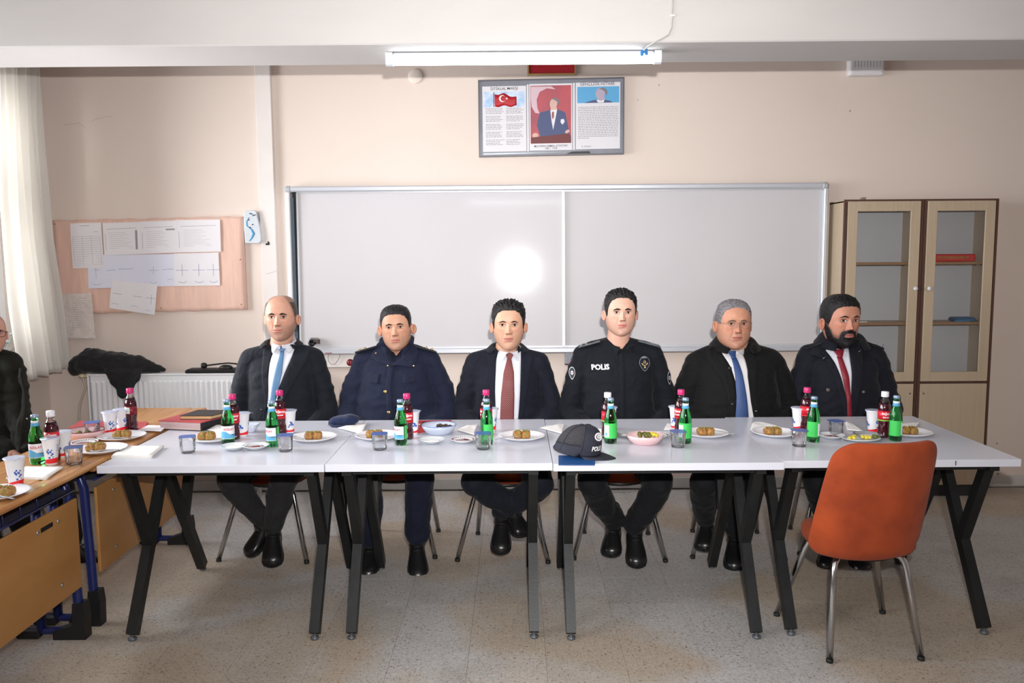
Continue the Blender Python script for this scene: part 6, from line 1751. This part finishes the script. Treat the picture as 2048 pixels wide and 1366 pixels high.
def shoe(root, ankle, toe, boot, P):
    a, t = Vector(ankle), Vector(toe); d = t-a; L_ = d.length; d.normalize()
    up = Vector((0, 0, 1)); up = (up-d*up.dot(d)).normalized(); b = d.cross(up).normalized()
    b_ = MB(); prof = [(-.075, .018, .028, .038), (-.062, .034, .040, .040), (-.03, .036, .052, .052), (.02, .037, .050, .050), (.07, .043, .040, .038), (.12, .050, .032, .030), (.165, .050, .026, .022), (.195, .041, .022, .016), (.212, .022, .015, .010), (.218, .006, .008, .006)]
    k_ = L_/.20; base = a-up*.085
    R_ = []
    for (s, w, hh, c) in prof:
        cc = base+d*(s*k_)+up*(hh)
        R_.append([cc+b*(w*math.cos(q))+up*(hh*(math.sin(q) if math.sin(q) > -.75 else -.75)) for q in np.linspace(0, 2*PI, 22, endpoint=False)])
    b_.grid(np.array(R_), closed=True); b_.f += [tuple(range(21, -1, -1)), tuple(len(prof)*22-22+k for k in range(22))]; b_.sm += [True]*2; b_.mi += [0]*2
    b_.capsule(a-up*.03, a+(Vector((0, .012, .085)) if boot else up*.012), .042, .041 if boot else .038, 16)
    so = b_.build('boot' if boot else 'shoe', m_leather, root)
    s_ = MB(); R2_ = []
    for (s, w, hh, c) in prof:
        cc = base+d*(s*k_)
        R2_.append([cc+b*(x*(w+.003))+up*z for x, z in ((-1, 0), (-1, .016), (1, .016), (1, 0))])
    s_.grid(np.array(R2_), closed=True, smooth=False); s_.f += [(3, 2, 1, 0), tuple((len(prof)-1)*4+k for k in range(4))]; s_.sm += [False]*2; s_.mi += [0]*2
    s_.build('sole', m_sole, so)
    lc = MB()
    for k in range(5):
        c = base+d*(.035+k*.019)*k_+up*(.100-.013*k if not boot else .103-.012*k)
        lc.tube([c-b*.019, c+up*.003, c+b*.019], .0022, 6)
    lc.build('laces', m_lace, so)

# ---------------- cloth materials
def cloth(name, rgb, **k): return mat(name, rgb, k.pop('rough', .82), var=.12, vscale=9, bump=.25, bscale=500, bdist=.0015, bump2=.7, spec=.25, sheen=k.pop('sheen', .05), **k)
c_suit1 = cloth('suit_charcoal_navy', (24, 28, 36)); c_tr1 = cloth('trouser_charcoal', (38, 38, 40))
c_parka = cloth('parka_navy', (29, 34, 54), rough=.85); c_tr2 = cloth('trouser_navy', (20, 24, 42))
c_suit3 = cloth('suit_navy', (21, 24, 36)); c_tr3 = cloth('trouser_dark_navy', (20, 23, 32))
c_uni = cloth('uniform_black', (19, 22, 29), rough=.85); c_tr4 = cloth('trouser_black', (19, 20, 24))
c_over = cloth('overcoat_black', (13, 13, 14), sheen=.05); c_trench = cloth('trench_navy', (20, 22, 31)); c_olive = cloth('parka_olive', (24, 25, 20))
c_shirt = mat('white_shirt', (216, 218, 228), .75, bump=.15, bscale=300, sheen=.1); c_shirt5 = mat('ivory_shirt', (214, 212, 216), .75, bump=.15, bscale=300)
m_badge = mat('badge_silver', (176, 176, 180), .35, metal=.5); m_goldb = mat('gold_button', (206, 176, 110), .25, metal=.9)
def dotted():
    m = mat('tie_dotted', (104, 40, 48), .6, bump=.15, bscale=300); nt = m.node_tree; L = nt.links; N = nt.nodes.new
    tc = N('ShaderNodeTexCoord'); sp = N('ShaderNodeSeparateXYZ'); L.new(tc.outputs['Object'], sp.inputs[0])
    def M_(op, a, b=None):
        q = N('ShaderNodeMath'); q.operation = op
        for k, v in enumerate((a, b)):
            if v is None: continue
            if isinstance(v, (int, float)): q.inputs[k].default_value = v
            else: L.new(v, q.inputs[k])
        return q.outputs[0]
    s = .0105
    u = M_('DIVIDE', M_('ADD', sp.outputs[0], sp.outputs[2]), s); v = M_('DIVIDE', M_('SUBTRACT', sp.outputs[0], sp.outputs[2]), s)
    fu = M_('SUBTRACT', M_('FRACT', M_('ADD', u, 500.)), .5); fv = M_('SUBTRACT', M_('FRACT', M_('ADD', v, 500.)), .5)
    r = M_('ADD', M_('MULTIPLY', fu, fu), M_('MULTIPLY', fv, fv)); lt = M_('LESS_THAN', r, .045)
    mx = N('ShaderNodeMix'); mx.data_type = 'RGBA'; L.new(lt, mx.inputs[0]); mx.inputs[6].default_value = (*srgb((100, 38, 46)), 1); mx.inputs[7].default_value = (*srgb((206, 150, 132)), 1)
    L.new(mx.outputs[2], nt.nodes['Principled BSDF'].inputs['Base Color']); return m
t_blue1 = mat('tie_steel_blue', (84, 122, 158), .5, bump=.15, bscale=300); t_blue5 = mat('tie_blue', (46, 72, 120), .5, bump=.15, bscale=300); t_red6 = mat('tie_red', (122, 24, 40), .5, bump=.15, bscale=300); t_dot = dotted()
m_label = lambda n, c: mat(n, c, .5)
def button(c, x, z, r, m, off=.012, name='button'):
    p = c['hit'](x, z, off); b = MB().lathe([(.0005, .0), (r, 0), (r, r*.25), (r*.6, r*.42), (.0005, r*.42)], 16); b.xf(Matrix.Translation(p) @ Matrix.Rotation(PI/2, 4, 'X')); return b.build(name, m, c['root'])
def shirt_tie(c, vl, vr, tie, tm, sm_, knot, shirt_off=.004, tie_off=.013):
    c['strip']('shirt', vl, vr, shirt_off, sm_, n=30, w=11, th=.002)
    c['strip']('tie', tie[0], tie[1], tie_off, tm, n=28, w=7, th=.003, bulge=.004)
    c['strip']('tie_knot', knot[0], knot[1], tie_off+.012, tm, n=8, w=7, th=.008, bulge=.006)
def shirt_collar(c, sm_, knot, wide=.062, leaf=.030, op=.10, h=.042, part='collar_leaf', spread=.62, lean=.45, th=.0028):
    """collar band round the neck and its two leaves, hung at the tie knot (pixel)"""
    M, S, Yp = c['M'], c['S'], c['Yp']; k = at(knot[0], knot[1], Yp-.075); ny = Yp-.010; cx = k.x; ry = wide*1.08; zk = k.z
    def pt(a, v, out):   # azimuth from the front, v 0 bottom..1 top of the band
        f = math.cos(a); zt = zk+.010+(h-.002)*(1-f)*lean*1.1
        z = zt-(1-v)*h*(.55+.45*(1-f)/2)
        r = 1+out/wide-.04*v
        return Vector((cx+wide*r*math.sin(a), ny-ry*r*math.cos(a), z))
    G = np.array([[pt(op+(2*PI-2*op)*i/40, v, 0) for v in (0, .33, .66, 1)] for i in range(41)])
    D = G-np.array([cx, ny, 0]); D[:, :, 2] = 0; D /= np.linalg.norm(D, axis=2, keepdims=True)
    MB().slab(G, -D*th).build('shirt_collar', sm_, c['root'])
    for sd in (-1, 1):
        G = np.zeros((16, 7, 3))
        for i in range(16):
            t = i/15; a = op+(1.75-op)*t
            drop = leaf*(math.exp(-((a-spread)/.30)**2))+leaf*.62*(1-math.exp(-((a-op)/.35)**2))
            for j in range(7):
                v = j/6; p = pt(sd*a, 1, .003+(.004+.011*math.exp(-((a-.5)/.5)**2))*v); G[i, j] = (p.x, p.y, p.z-drop*v)
        D = G-np.array([cx, ny, 0]); D[:, :, 2] = 0; D /= np.linalg.norm(D, axis=2, keepdims=True)
        MB().slab(G, -D*th).build(part, sm_, c['root'])

def legpts(P):
    out = {}
    for sd, (k, a, t) in P.items(): out[sd] = (at(*k), at(*a), at(*t))
    return out
# ============ 1 balding man, dark suit, steel blue tie
def dress1(c, P):
    st = c['strip']
    st('shirt', [(545, 690), (538, 720), (540, 780), (538, 812)], [(583, 690), (581, 712), (566, 760), (546, 814)], .009, c_shirt, n=30, w=11, th=.002)
    st('tie', [(556, 702), (551, 745), (545, 790), (535, 838)], [(563, 702), (566, 745), (559, 790), (557, 838)], .014, t_blue1, n=28, w=7, th=.003, bulge=.003)
    st('tie_knot', [(550, 695), (555, 703)], [(572, 695), (563, 704)], .028, t_blue1, n=8, w=7, th=.008, bulge=.006)
    shirt_collar(c, c_shirt, (562, 694))
    # lapels
    st('lapel', [(530, 694), (519, 700), (521, 722), (526, 760), (533, 800), (530, 830)], [(541, 694), (539, 704), (538, 730), (539, 765), (539, 800), (531, 838)], .010, c['cloth'], n=30, w=6, th=.005)
    st('lapel', [(585, 692), (582, 704), (575, 735), (562, 775), (547, 812), (541, 836)], [(600, 692), (617, 698), (612, 722), (590, 765), (566, 806), (546, 838)], .012, c['cloth'], n=30, w=6, th=.005)
    c['ring']('jacket_collar', c['zs']-.020, c['Yp']-.006, .076, .080, .048, .85, c['cloth'], th=.006, flare=.006, tilt=.15, fall=.02)
    x, z = c['px']((527, 818)); button(c, x, z, .007, mat('dark_button', (40, 44, 52), .3), .017)
P1 = dict(x=-1.247, y=4.40, cx=562, crown=591, chin=683, label='balding man in a dark suit with a steel blue tie', skin=(200, 152, 130), stubble=.55, beardcol=(84, 68, 60), hairname='dark', haircol=(66, 56, 52),
          hair=[.2, .2, .125, .074, .040, -.002, .012, -.03, -.05, -.06], thick=.0055, htop=.090, spike=.3, scalp=[.12, .12, .10, .05, .02, -.01, -.015, -.03, -.05, -.06], scalpk=.9, brow=1.25, zs=1.098, hw=.225, elb=.245, wide=.98, ear=1.0, lips=1, hollow=.003, jaw=-.02,
          cloth=c_suit1, trouser=c_tr1, dress=dress1, yaw=.03,
          legs=legpts({-1: ((462, 958, 4.03), (524, 1052, 4.14), (484, 1086, 4.05)), 1: ((566, 955, 4.03), (546, 1062, 4.10), (543, 1108, 3.97))}), eyeopen=1.0)
# ============ 2 navy police parka
def dress2(c, P):
    st = c['strip']; st('undershirt', [(768, 684), (772, 700), (784, 718)], [(815, 682), (806, 700), (790, 718)], .003, cloth('undershirt', (22, 26, 40)), n=14, w=7, th=.002)
    st('skin_v', [(779, 702), (787, 713)], [(800, 700), (790, 714)], .008, mat('throat_skin', (176, 128, 106), .5), n=6, w=5, th=.002)
    c['ring']('parka_collar', c['zs']-.030, c['Yp']-.004, .082, .088, .075, .50, c['cloth'], th=.010, flare=.012, tilt=.30)
    st('collar_flap', [(765, 678), (750, 690), (737, 716), (752, 724)], [(771, 688), (775, 706), (783, 722), (790, 733)], .020, c['cloth'], n=18, w=6, th=.008)
    st('collar_flap', [(817, 680), (812, 700), (800, 718), (782, 729)], [(829, 694), (834, 708), (832, 722), (826, 735)], .020, c['cloth'], n=18, w=6, th=.008)
    st('placket', [(776, 728), (773, 770), (776, 836)], [(787, 730), (784, 770), (787, 836)], .009, c['cloth'], n=22, w=4, th=.006)
    for xx in (((735, 749), (760, 748), (737, 766), (757, 766)), ((806, 751), (832, 750), (808, 766), (832, 764))):
        st('pocket_flap', [xx[0], xx[2]], [xx[1], xx[3]], .008, c['cloth'], n=8, w=8, th=.005)
    for y in (781, 822):
        x, z = c['px']((773 if y < 800 else 780, y)); button(c, x, z, .009, m_goldb, .016)
    for p_ in ((748, 709), (827, 732), (776, 731)):
        x, z = c['px'](p_); button(c, x, z, .0045, m_goldb, .028, 'snap')
    X0, Yp, zs = c['X0'], c['Yp'], c['zs']
    for sd in (-1, 1):
        a = Vector((X0+sd*.098, Yp-.045, zs+.012)); b = Vector((X0+sd*.215, Yp-.035, zs-.022)); ep = MB(); ep.bar(a, b, .050, .010, up=(0, .12, 1)); eo = bevel(ep.build('epaulette', mat('epaulette_black', (24, 26, 36), .7), c['root']), .004)
        for t in (.55, .8):
            q = a.lerp(b, t)+Vector((0, -.012, .008)); g = MB(); g.ball(q, (.008, .006, .004), 8, 5)
            for k in range(5): g.ball(q+Vector((.008*math.cos(k*1.257), -.003, .008*math.sin(k*1.257))), .0035, 6, 4)
            g.build('star', m_goldb, eo)
P2 = dict(x=-.632, y=4.42, cx=792, crown=612, chin=702, label='man in a navy police parka with gold buttons and shoulder stars', skin=(198, 150, 124), stubble=.36, beardcol=(100, 80, 70), hairname='black', haircol=(22, 20, 22),
          hair=[.077, .075, .066, .040, -.006, .004, .015, -.03, -.05, -.065], thick=.009, quiff=.2, spike=.35, brow=1.05, zs=1.085, hw=.238, elb=.272, wide=.99, jaw=.05, full=.02, earout=.75,
          cloth=c_parka, coatname='parka', trouser=c_tr2, dress=dress2, yaw=.04, roll=-.05, depth=.135, waist=.225, arm=.068, shr=.064, wrinkle=.009, belly=.01, thigh=.092, boot=True, ar=.062,
          legs=legpts({-1: ((734, 955, 4.03), (739, 1088, 4.12), (735, 1128, 3.96)), 1: ((838, 955, 4.03), (834, 1080, 4.09), (837, 1138, 3.93))}), eyeopen=.85)
# ============ 3 young man with the dotted tie
def dress3(c, P):
    st = c['strip']
    st('shirt', [(996, 706), (992, 722), (990, 780), (991, 838)], [(1042, 706), (1042, 722), (1040, 780), (1037, 838)], .009, c_shirt, n=30, w=11, th=.002)
    st('tie', [(1015, 716), (1007, 745), (1002, 790), (1000, 838)], [(1022, 716), (1028, 745), (1029, 790), (1028, 838)], .014, t_dot, n=28, w=7, th=.003, bulge=.004)
    st('tie_knot', [(1010, 708), (1014, 718)], [(1029, 708), (1023, 719)], .028, t_dot, n=8, w=7, th=.008, bulge=.006)
    shirt_collar(c, c_shirt, (1019, 708), leaf=.034)
    st('lapel', [(984, 704), (971, 710), (977, 728), (980, 770), (987, 838)], [(994, 706), (992, 722), (990, 780), (992, 838)], .011, c['cloth'], n=28, w=6, th=.005)
    st('lapel', [(1043, 706), (1043, 722), (1041, 780), (1036, 838)], [(1053, 704), (1068, 712), (1064, 730), (1056, 775), (1044, 838)], .011, c['cloth'], n=28, w=6, th=.005)
    c['ring']('jacket_collar', c['zs']-.022, c['Yp']-.006, .076, .080, .048, .85, c['cloth'], th=.006, flare=.006, tilt=.15, fall=.02)
P3 = dict(x=-.040, y=4.40, cx=1017, crown=601, chin=701, label='young man in a navy suit with a dark red dotted tie', skin=(206, 160, 134), stubble=.28, beardcol=(110, 88, 76), hairname='black3', haircol=(20, 18, 20),
          hair=[.080, .080, .068, .036, -.012, -.02, .012, -.03, -.05, -.065], thick=.014, hairlift=1.03, quiff=.35, spike=.7, brow=.85, browcol=(46, 36, 32), zs=1.068, hw=.225, elb=.245, wide=.97, jaw=.02, full=.01, ear=.95,
          cloth=c_suit3, trouser=c_tr3, dress=dress3, depth=.115, ar=.055,
          legs=legpts({-1: ((950, 966, 4.03), (1030, 1024, 4.12), (1052, 1044, 4.04)), 1: ((1080, 966, 4.03), (1003, 1036, 4.16), (1000, 1083, 4.02))}), eyeopen=.95, kr2=1)
# ============ 4 officer in black uniform
def dress4(c, P):
    st = c['strip']; X0, Yp, zs = c['X0'], c['Yp'], c['zs']
    st('skin_v', [(1231, 684), (1237, 692), (1244, 700)], [(1261, 684), (1255, 692), (1247, 701)], .004, mat('throat_skin4', (196, 150, 130), .5), n=10, w=9, th=.002)
    shirt_collar(c, c['cloth'], (1247, 698), wide=.068, leaf=.056, op=.30, h=.046, spread=.70, lean=.5)
    st('placket', [(1242, 700), (1240, 760), (1241, 838)], [(1249, 700), (1248, 760), (1249, 838)], .004, c['cloth'], n=20, w=4, th=.003)
    for sd in (-1, 1):
        a = Vector((X0+sd*.100, Yp-.040, zs+.010)); b = Vector((X0+sd*.215, Yp-.035, zs-.022)); ep = MB(); ep.bar(a, b, .050, .010, up=(0, .12, 1)); eo = bevel(ep.build('epaulette', mat('epaulette_grey', (88, 92, 98), .6, var=.3, vscale=60), c['root']), .004)
        for t in (.65, .88):
            g = MB(); q = a.lerp(b, t)+Vector((0, -.012, .007)); g.ball(q, (.006, .006, .004), 8, 5)
            for k in range(5): g.ball(q+Vector((.007*math.cos(k*1.257), -.003, .007*math.sin(k*1.257))), .003, 6, 4)
            g.build('star', m_badge, eo)
    # reflective lettering on the chest, its shine added as emission
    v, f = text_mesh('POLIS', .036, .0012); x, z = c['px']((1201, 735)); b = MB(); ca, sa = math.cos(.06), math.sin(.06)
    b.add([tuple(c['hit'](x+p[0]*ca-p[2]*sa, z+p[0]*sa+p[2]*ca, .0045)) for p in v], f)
    b.build('reflective_lettering', mat('reflective_tape_glow', (250, 248, 255), .25, emit=(.9, .88, 1), estr=.35), c['root'], fixn=False)
    # chest badge
    def disc(cx_, cz_, rx, rz, off, m, name, par, n=26, pt=0, m_=5):
        b = MB(); v = [c['hit'](cx_, cz_, off)]; fs = []
        for r in range(1, m_+1):
            for k in range(n):
                a = 2*PI*k/n; s = math.sin(a); tz = rz*(s if s > 0 else s*(1+pt*(abs(s)**4))); tx_ = rx*math.cos(a)*(1 if s > 0 else 1-pt*.9*abs(s)**2); v.append(c['hit'](cx_+tx_*r/m_, cz_+tz*r/m_, off))
        fs += [(0, 1+k, 1+(k+1) % n) for k in range(n)]
        for r in range(m_-1): fs += [(1+r*n+k, 1+(r+1)*n+k, 1+(r+1)*n+(k+1) % n, 1+r*n+(k+1) % n) for k in range(n)]
        b.add([tuple(p) for p in v], fs, True); return b.build(name, m, par)
    x, z = c['px']((1291, 727)); m_navy = mat('badge_navy', (24, 28, 46), .5); m_bg = mat('badge_gold', (186, 170, 120), .35, metal=.4)
    d0 = disc(x, z, .0300, .0330, .0035, m_badge, 'chest_badge', c['root'], pt=.28)
    disc(x, z, .0272, .0305, .0045, m_navy, 'badge_field', d0, pt=.28)
    b = MB(); zc = z+.004
    for k in range(12):
        a = PI*1.12+k/11*PI*.76+0; b.ball(c['hit'](x+.0165*math.cos(a), zc+.0165*math.sin(a), .0065), (.0034, .0015, .0028), 6, 4)
    for k in range(8): b.ball(c['hit'](x+.0062*math.cos(k*PI/4), zc+.0062*math.sin(k*PI/4), .0065), (.0024, .0012, .0024), 6, 4)
    b.ball(c['hit'](x, z-.022, .0065), (.005, .0015, .006), 8, 5)
    b.build('badge_emblem', m_bg, d0)
    disc(x, zc, .0028, .0028, .0075, m_txr, 'badge_centre', d0, n=12, m_=2)
    v, f = text_mesh('POLIS', .0085, .0002); b = MB()
    b.add([tuple(c['hit'](x+math.sin(p[0]/.022)*(.0235+p[2]), z+.003+math.cos(p[0]/.022)*(.0235+p[2]), .006)) for p in v], f); b.build('badge_lettering', mat('badge_white', (206, 206, 210), .5), d0, fixn=False)
    # arm patches
    for p_, rx, lab in (((1146, 749), .016, 'l'), ((1344, 759), .012, 'r')):
        x, z = c['px'](p_); q = disc(x, z, rx, .030, .003, mat('badge_white', (206, 206, 210), .5), 'arm_patch', c['root'], pt=.2)
        disc(x, z, rx*.86, .0265, .004, m_navy, 'patch_field', q, pt=.2)
        disc(x, z-.001, rx*.45, .011, .005, mat('badge_white', (206, 206, 210), .5), 'patch_emblem', q, n=14, m_=3)
        disc(x, z-.001, rx*.2, .005, .006, m_txr if lab == 'l' else m_navy, 'patch_centre', q, n=10, m_=2)
P4_ = dict(x=.552, y=4.38, cx=1241, crown=580, chin=673, label='officer in a black police uniform with reflective chest lettering', skin=(214, 168, 148), stubble=.36, beardcol=(106, 86, 78), hairname='black4', haircol=(18, 16, 18),
          hair=[.084, .083, .070, .040, -.006, -.022, .010, -.03, -.05, -.065], thick=.013, hairlift=1.02, quiff=.5, spike=.6, brow=1.3, arch=.003, zs=1.110, hw=.240, elb=.268, wide=1.0, jaw=.07, full=.02, neck=.060,
          cloth=c_uni, coatname='uniform_shirt', trouser=c_tr4, dress=dress4, depth=.125, waist=.205, arm=.062, wrinkle=.006, boot=True, ar=.060, lipcol=(196, 112, 110), neckrise=.022,
          legs=legpts({-1: ((1184, 966, 4.03), (1226, 1050, 4.18), (1220, 1085, 4.05)), 1: ((1318, 966, 4.03), (1270, 1062, 4.12), (1276, 1110, 3.98))}), eyeopen=1)
# ============ 5 grey-haired man in a black overcoat
def dress5(c, P):
    st = c['strip']
    st('shirt', [(1449, 704), (1463, 737), (1475, 790), (1487, 838)], [(1493, 704), (1494, 734), (1497, 780), (1503, 838)], .010, c_shirt5, n=30, w=11, th=.002)
    st('tie', [(1466, 712), (1468, 745), (1468, 790), (1464, 838)], [(1476, 712), (1483, 745), (1488, 790), (1491, 838)], .016, t_blue5, n=28, w=7, th=.003, bulge=.004)
    st('tie_knot', [(1460, 704), (1466, 716)], [(1479, 705), (1474, 717)], .036, t_blue5, n=8, w=7, th=.008, bulge=.006)
    shirt_collar(c, c_shirt5, (1469, 705), wide=.066, leaf=.034)
    st('coat_lapel', [(1432, 696), (1420, 706), (1424, 724), (1446, 760), (1462, 838)], [(1446, 702), (1453, 714), (1463, 737), (1469, 790), (1467, 838)], .012, c['cloth'], n=28, w=6, th=.008)
    st('coat_lapel', [(1497, 710), (1497, 720), (1493, 752), (1496, 800), (1502, 838)], [(1500, 700), (1514, 714), (1512, 737), (1507, 780), (1512, 838)], .012, c['cloth'], n=28, w=6, th=.008)
    c['ring']('coat_collar', c['zs']-.020, c['Yp'], .084, .086, .056, .55, c['cloth'], th=.010, flare=.012, tilt=.30, fall=.035)
    for p_ in ((1459, 736), (1459, 804)):
        x, z = c['px'](p_); button(c, x, z, .009, mat('black_button', (34, 30, 30), .3), .024)
    x, z = c['px']((1506, 818)); b = MB(); b.tube([c['hit'](x-.006, z, .014), c['hit'](x+.004, z+.001, .015)], .0018, 6); b.build('pen_clip', m_badge, c['root'])
P5 = dict(x=1.180, y=4.40, cx=1467, crown=601, chin=699, label='grey-haired man with thin glasses in a black overcoat and blue tie', skin=(196, 142, 116), stubble=.32, beardcol=(104, 84, 78), hairname='grey', haircol=(118, 116, 120), browcol=(96, 84, 78),
          hair=[.086, .083, .073, .044, -.002, .004, .012, -.03, -.05, -.06], thick=.008, quiff=.1, spike=.4, brow=.7, zs=1.080, hw=.268, elb=.300, wide=1.0, jaw=.10, full=.06, fold=.0030, bags=2, neck=.062, glasses='silver', lipcol=(170, 100, 92),
          cloth=c_over, coatname='overcoat', trouser=c_tr4, dress=dress5, depth=.150, waist=.25, arm=.078, shr=.085, slope=.012, wrinkle=.007, belly=.03, ar=.055, neckrise=.03,
          legs=legpts({-1: ((1408, 966, 4.03), (1412, 1046, 4.2), (1408, 1072, 4.08)), 1: ((1495, 960, 4.03), (1470, 1070, 4.14), (1468, 1112, 3.98))}), eyeopen=.8)
# ============ 6 bearded man
def dress6(c, P):
    st = c['strip']
    st('shirt', [(1660, 702), (1664, 716), (1676, 745), (1690, 800), (1694, 832)], [(1706, 702), (1702, 722), (1699, 760), (1695, 832)], .009, c_shirt, n=30, w=11, th=.002)
    st('tie', [(1677, 714), (1680, 750), (1688, 795), (1690, 832)], [(1687, 714), (1693, 750), (1697, 795), (1699, 832)], .016, t_red6, n=28, w=7, th=.003, bulge=.004)
    st('tie_knot', [(1672, 701), (1678, 714)], [(1694, 700), (1686, 715)], .030, t_red6, n=8, w=7, th=.008, bulge=.006)
    shirt_collar(c, c_shirt, (1682, 702))
    st('coat_lapel', [(1646, 694), (1634, 700), (1628, 714), (1652, 708), (1666, 745), (1688, 832)], [(1658, 702), (1665, 712), (1672, 728), (1680, 760), (1690, 800), (1695, 832)], .014, c['cloth'], n=30, w=6, th=.008)
    st('coat_lapel', [(1707, 702), (1704, 716), (1701, 752), (1697, 800), (1696, 832)], [(1718, 694), (1732, 702), (1728, 714), (1718, 760), (1704, 832)], .014, c['cloth'], n=30, w=6, th=.008)
    c['ring']('coat_collar', c['zs']-.022, c['Yp'], .086, .088, .060, .60, c['cloth'], th=.010, flare=.014, tilt=.28, fall=.045)
    for p_, s in (((1654, 779), 1), ((1650, 838), 1), ((1722, 782), .8)):
        x, z = c['px'](p_); button(c, x, z, .010*s, mat('horn_button', (96, 88, 80), .3), .014)
    for p_ in ((1653, 717), (1726, 703)):
        x, z = c['px'](p_); b = MB(); b.tube([c['hit'](x-.007, z-.006, .026), c['hit'](x+.007, z+.005, .026)], .003, 6); b.build('strap_buckle', mat('buckle_grey', (110, 110, 112), .4, metal=.5), c['root'])
    X0, Yp, zs = c['X0'], c['Yp'], c['zs']
    for sd in (-1, 1):
        a = Vector((X0+sd*.115, Yp-.030, zs+.004)); b = Vector((X0+sd*.205, Yp-.03, zs-.030)); ep = MB(); ep.bar(a, b, .042, .008, up=(0, .12, 1)); bevel(ep.build('epaulette', c['cloth'], c['root']), .003)
P6 = dict(x=1.752, y=4.40, cx=1681, crown=590, chin=696, label='bearded man in a dark trench coat with a red tie', skin=(190, 134, 112), stubble=.15, beardcol=(24, 18, 18), cheekline=.75, goatee=1, beard=.0028, hairname='black6', haircol=(18, 16, 18),
          hair=[.073, .071, .064, .046, .008, -.02, .0, -.03, -.05, -.065], thick=.0095, hairlift=1.02, quiff=.3, spike=.35, brow=1.0, arch=.006, zs=1.096, hw=.232, elb=.262, wide=.97, jaw=0, hollow=.003, lipcol=(180, 104, 104), iris=(84, 62, 46),
          cloth=c_trench, coatname='trench_coat', trouser=c_tr4, dress=dress6, depth=.125, waist=.215, arm=.066, shr=.066, wrinkle=.007, yaw=.16, ar=.055, neckrise=.026,
          legs=legpts({-1: ((1636, 962, 4.03), (1664, 1070, 4.16), (1652, 1108, 4.0)), 1: ((1730, 962, 4.03), (1716, 1076, 4.14), (1726, 1120, 3.98))}), eyeopen=.95)
for P in (P1, P2, P3, P4_, P5, P6): make_person(P)
# ============ 7 man at the left edge
def arms7(sd, sh, el, wr):
    return sh, Vector((sh.x+sd*.035, sh.y-.04, .80)), Vector((-2.50+sd*.05, sh.y-.14, .62))
def dress7(c, P):
    c['ring']('parka_collar', c['zs']-.030, c['Yp'], .080, .085, .085, .35, c['cloth'], th=.014, flare=.055, tilt=.20)
    st = c['strip']
    st('placket', [(14, 742), (30, 800), (38, 900)], [(26, 740), (42, 800), (52, 900)], .010, c['cloth'], n=20, w=4, th=.006)
    for p_ in ((52, 838),):
        x, z = c['px'](p_); button(c, x, z, .004, m_badge, .020, 'snap')
P7 = dict(x=-2.775, y=4.22, cx=-22, crown=628, chin=711, label='bald man with black glasses and olive parka, cut by the left edge', skin=(206, 158, 140), stubble=.25, beardcol=(120, 96, 88), hairname='dark7', haircol=(52, 44, 42),
          hair=[.2]*10, thick=0, scalp=[.11, .11, .10, .07, .03, .0, -.01, -.03, -.05, -.06], scalpk=.5, brow=1, zs=1.105, hw=.235, elb=.25, wide=1.0, full=.03, glasses='black',
          cloth=c_olive, coatname='parka', trouser=c_tr4, dress=dress7, arms=arms7, yaw=.78, depth=.14, waist=.215, arm=.070, wrinkle=.010,
          legs={-1: (Vector((-2.55, 4.0, .50)), Vector((-2.40, 4.0, .09)), Vector((-2.22, 3.97, .045))), 1: (Vector((-2.40, 4.2, .50)), Vector((-2.32, 4.2, .09)), Vector((-2.14, 4.19, .045)))})
make_person(P7)
o = copy_tree(ch0); o.location = (-2.80, 4.28, 0); o.rotation_euler = (0, 0, -PI/2-.35); o['label'] = 'orange chair under the bald man in the olive parka at the left edge'
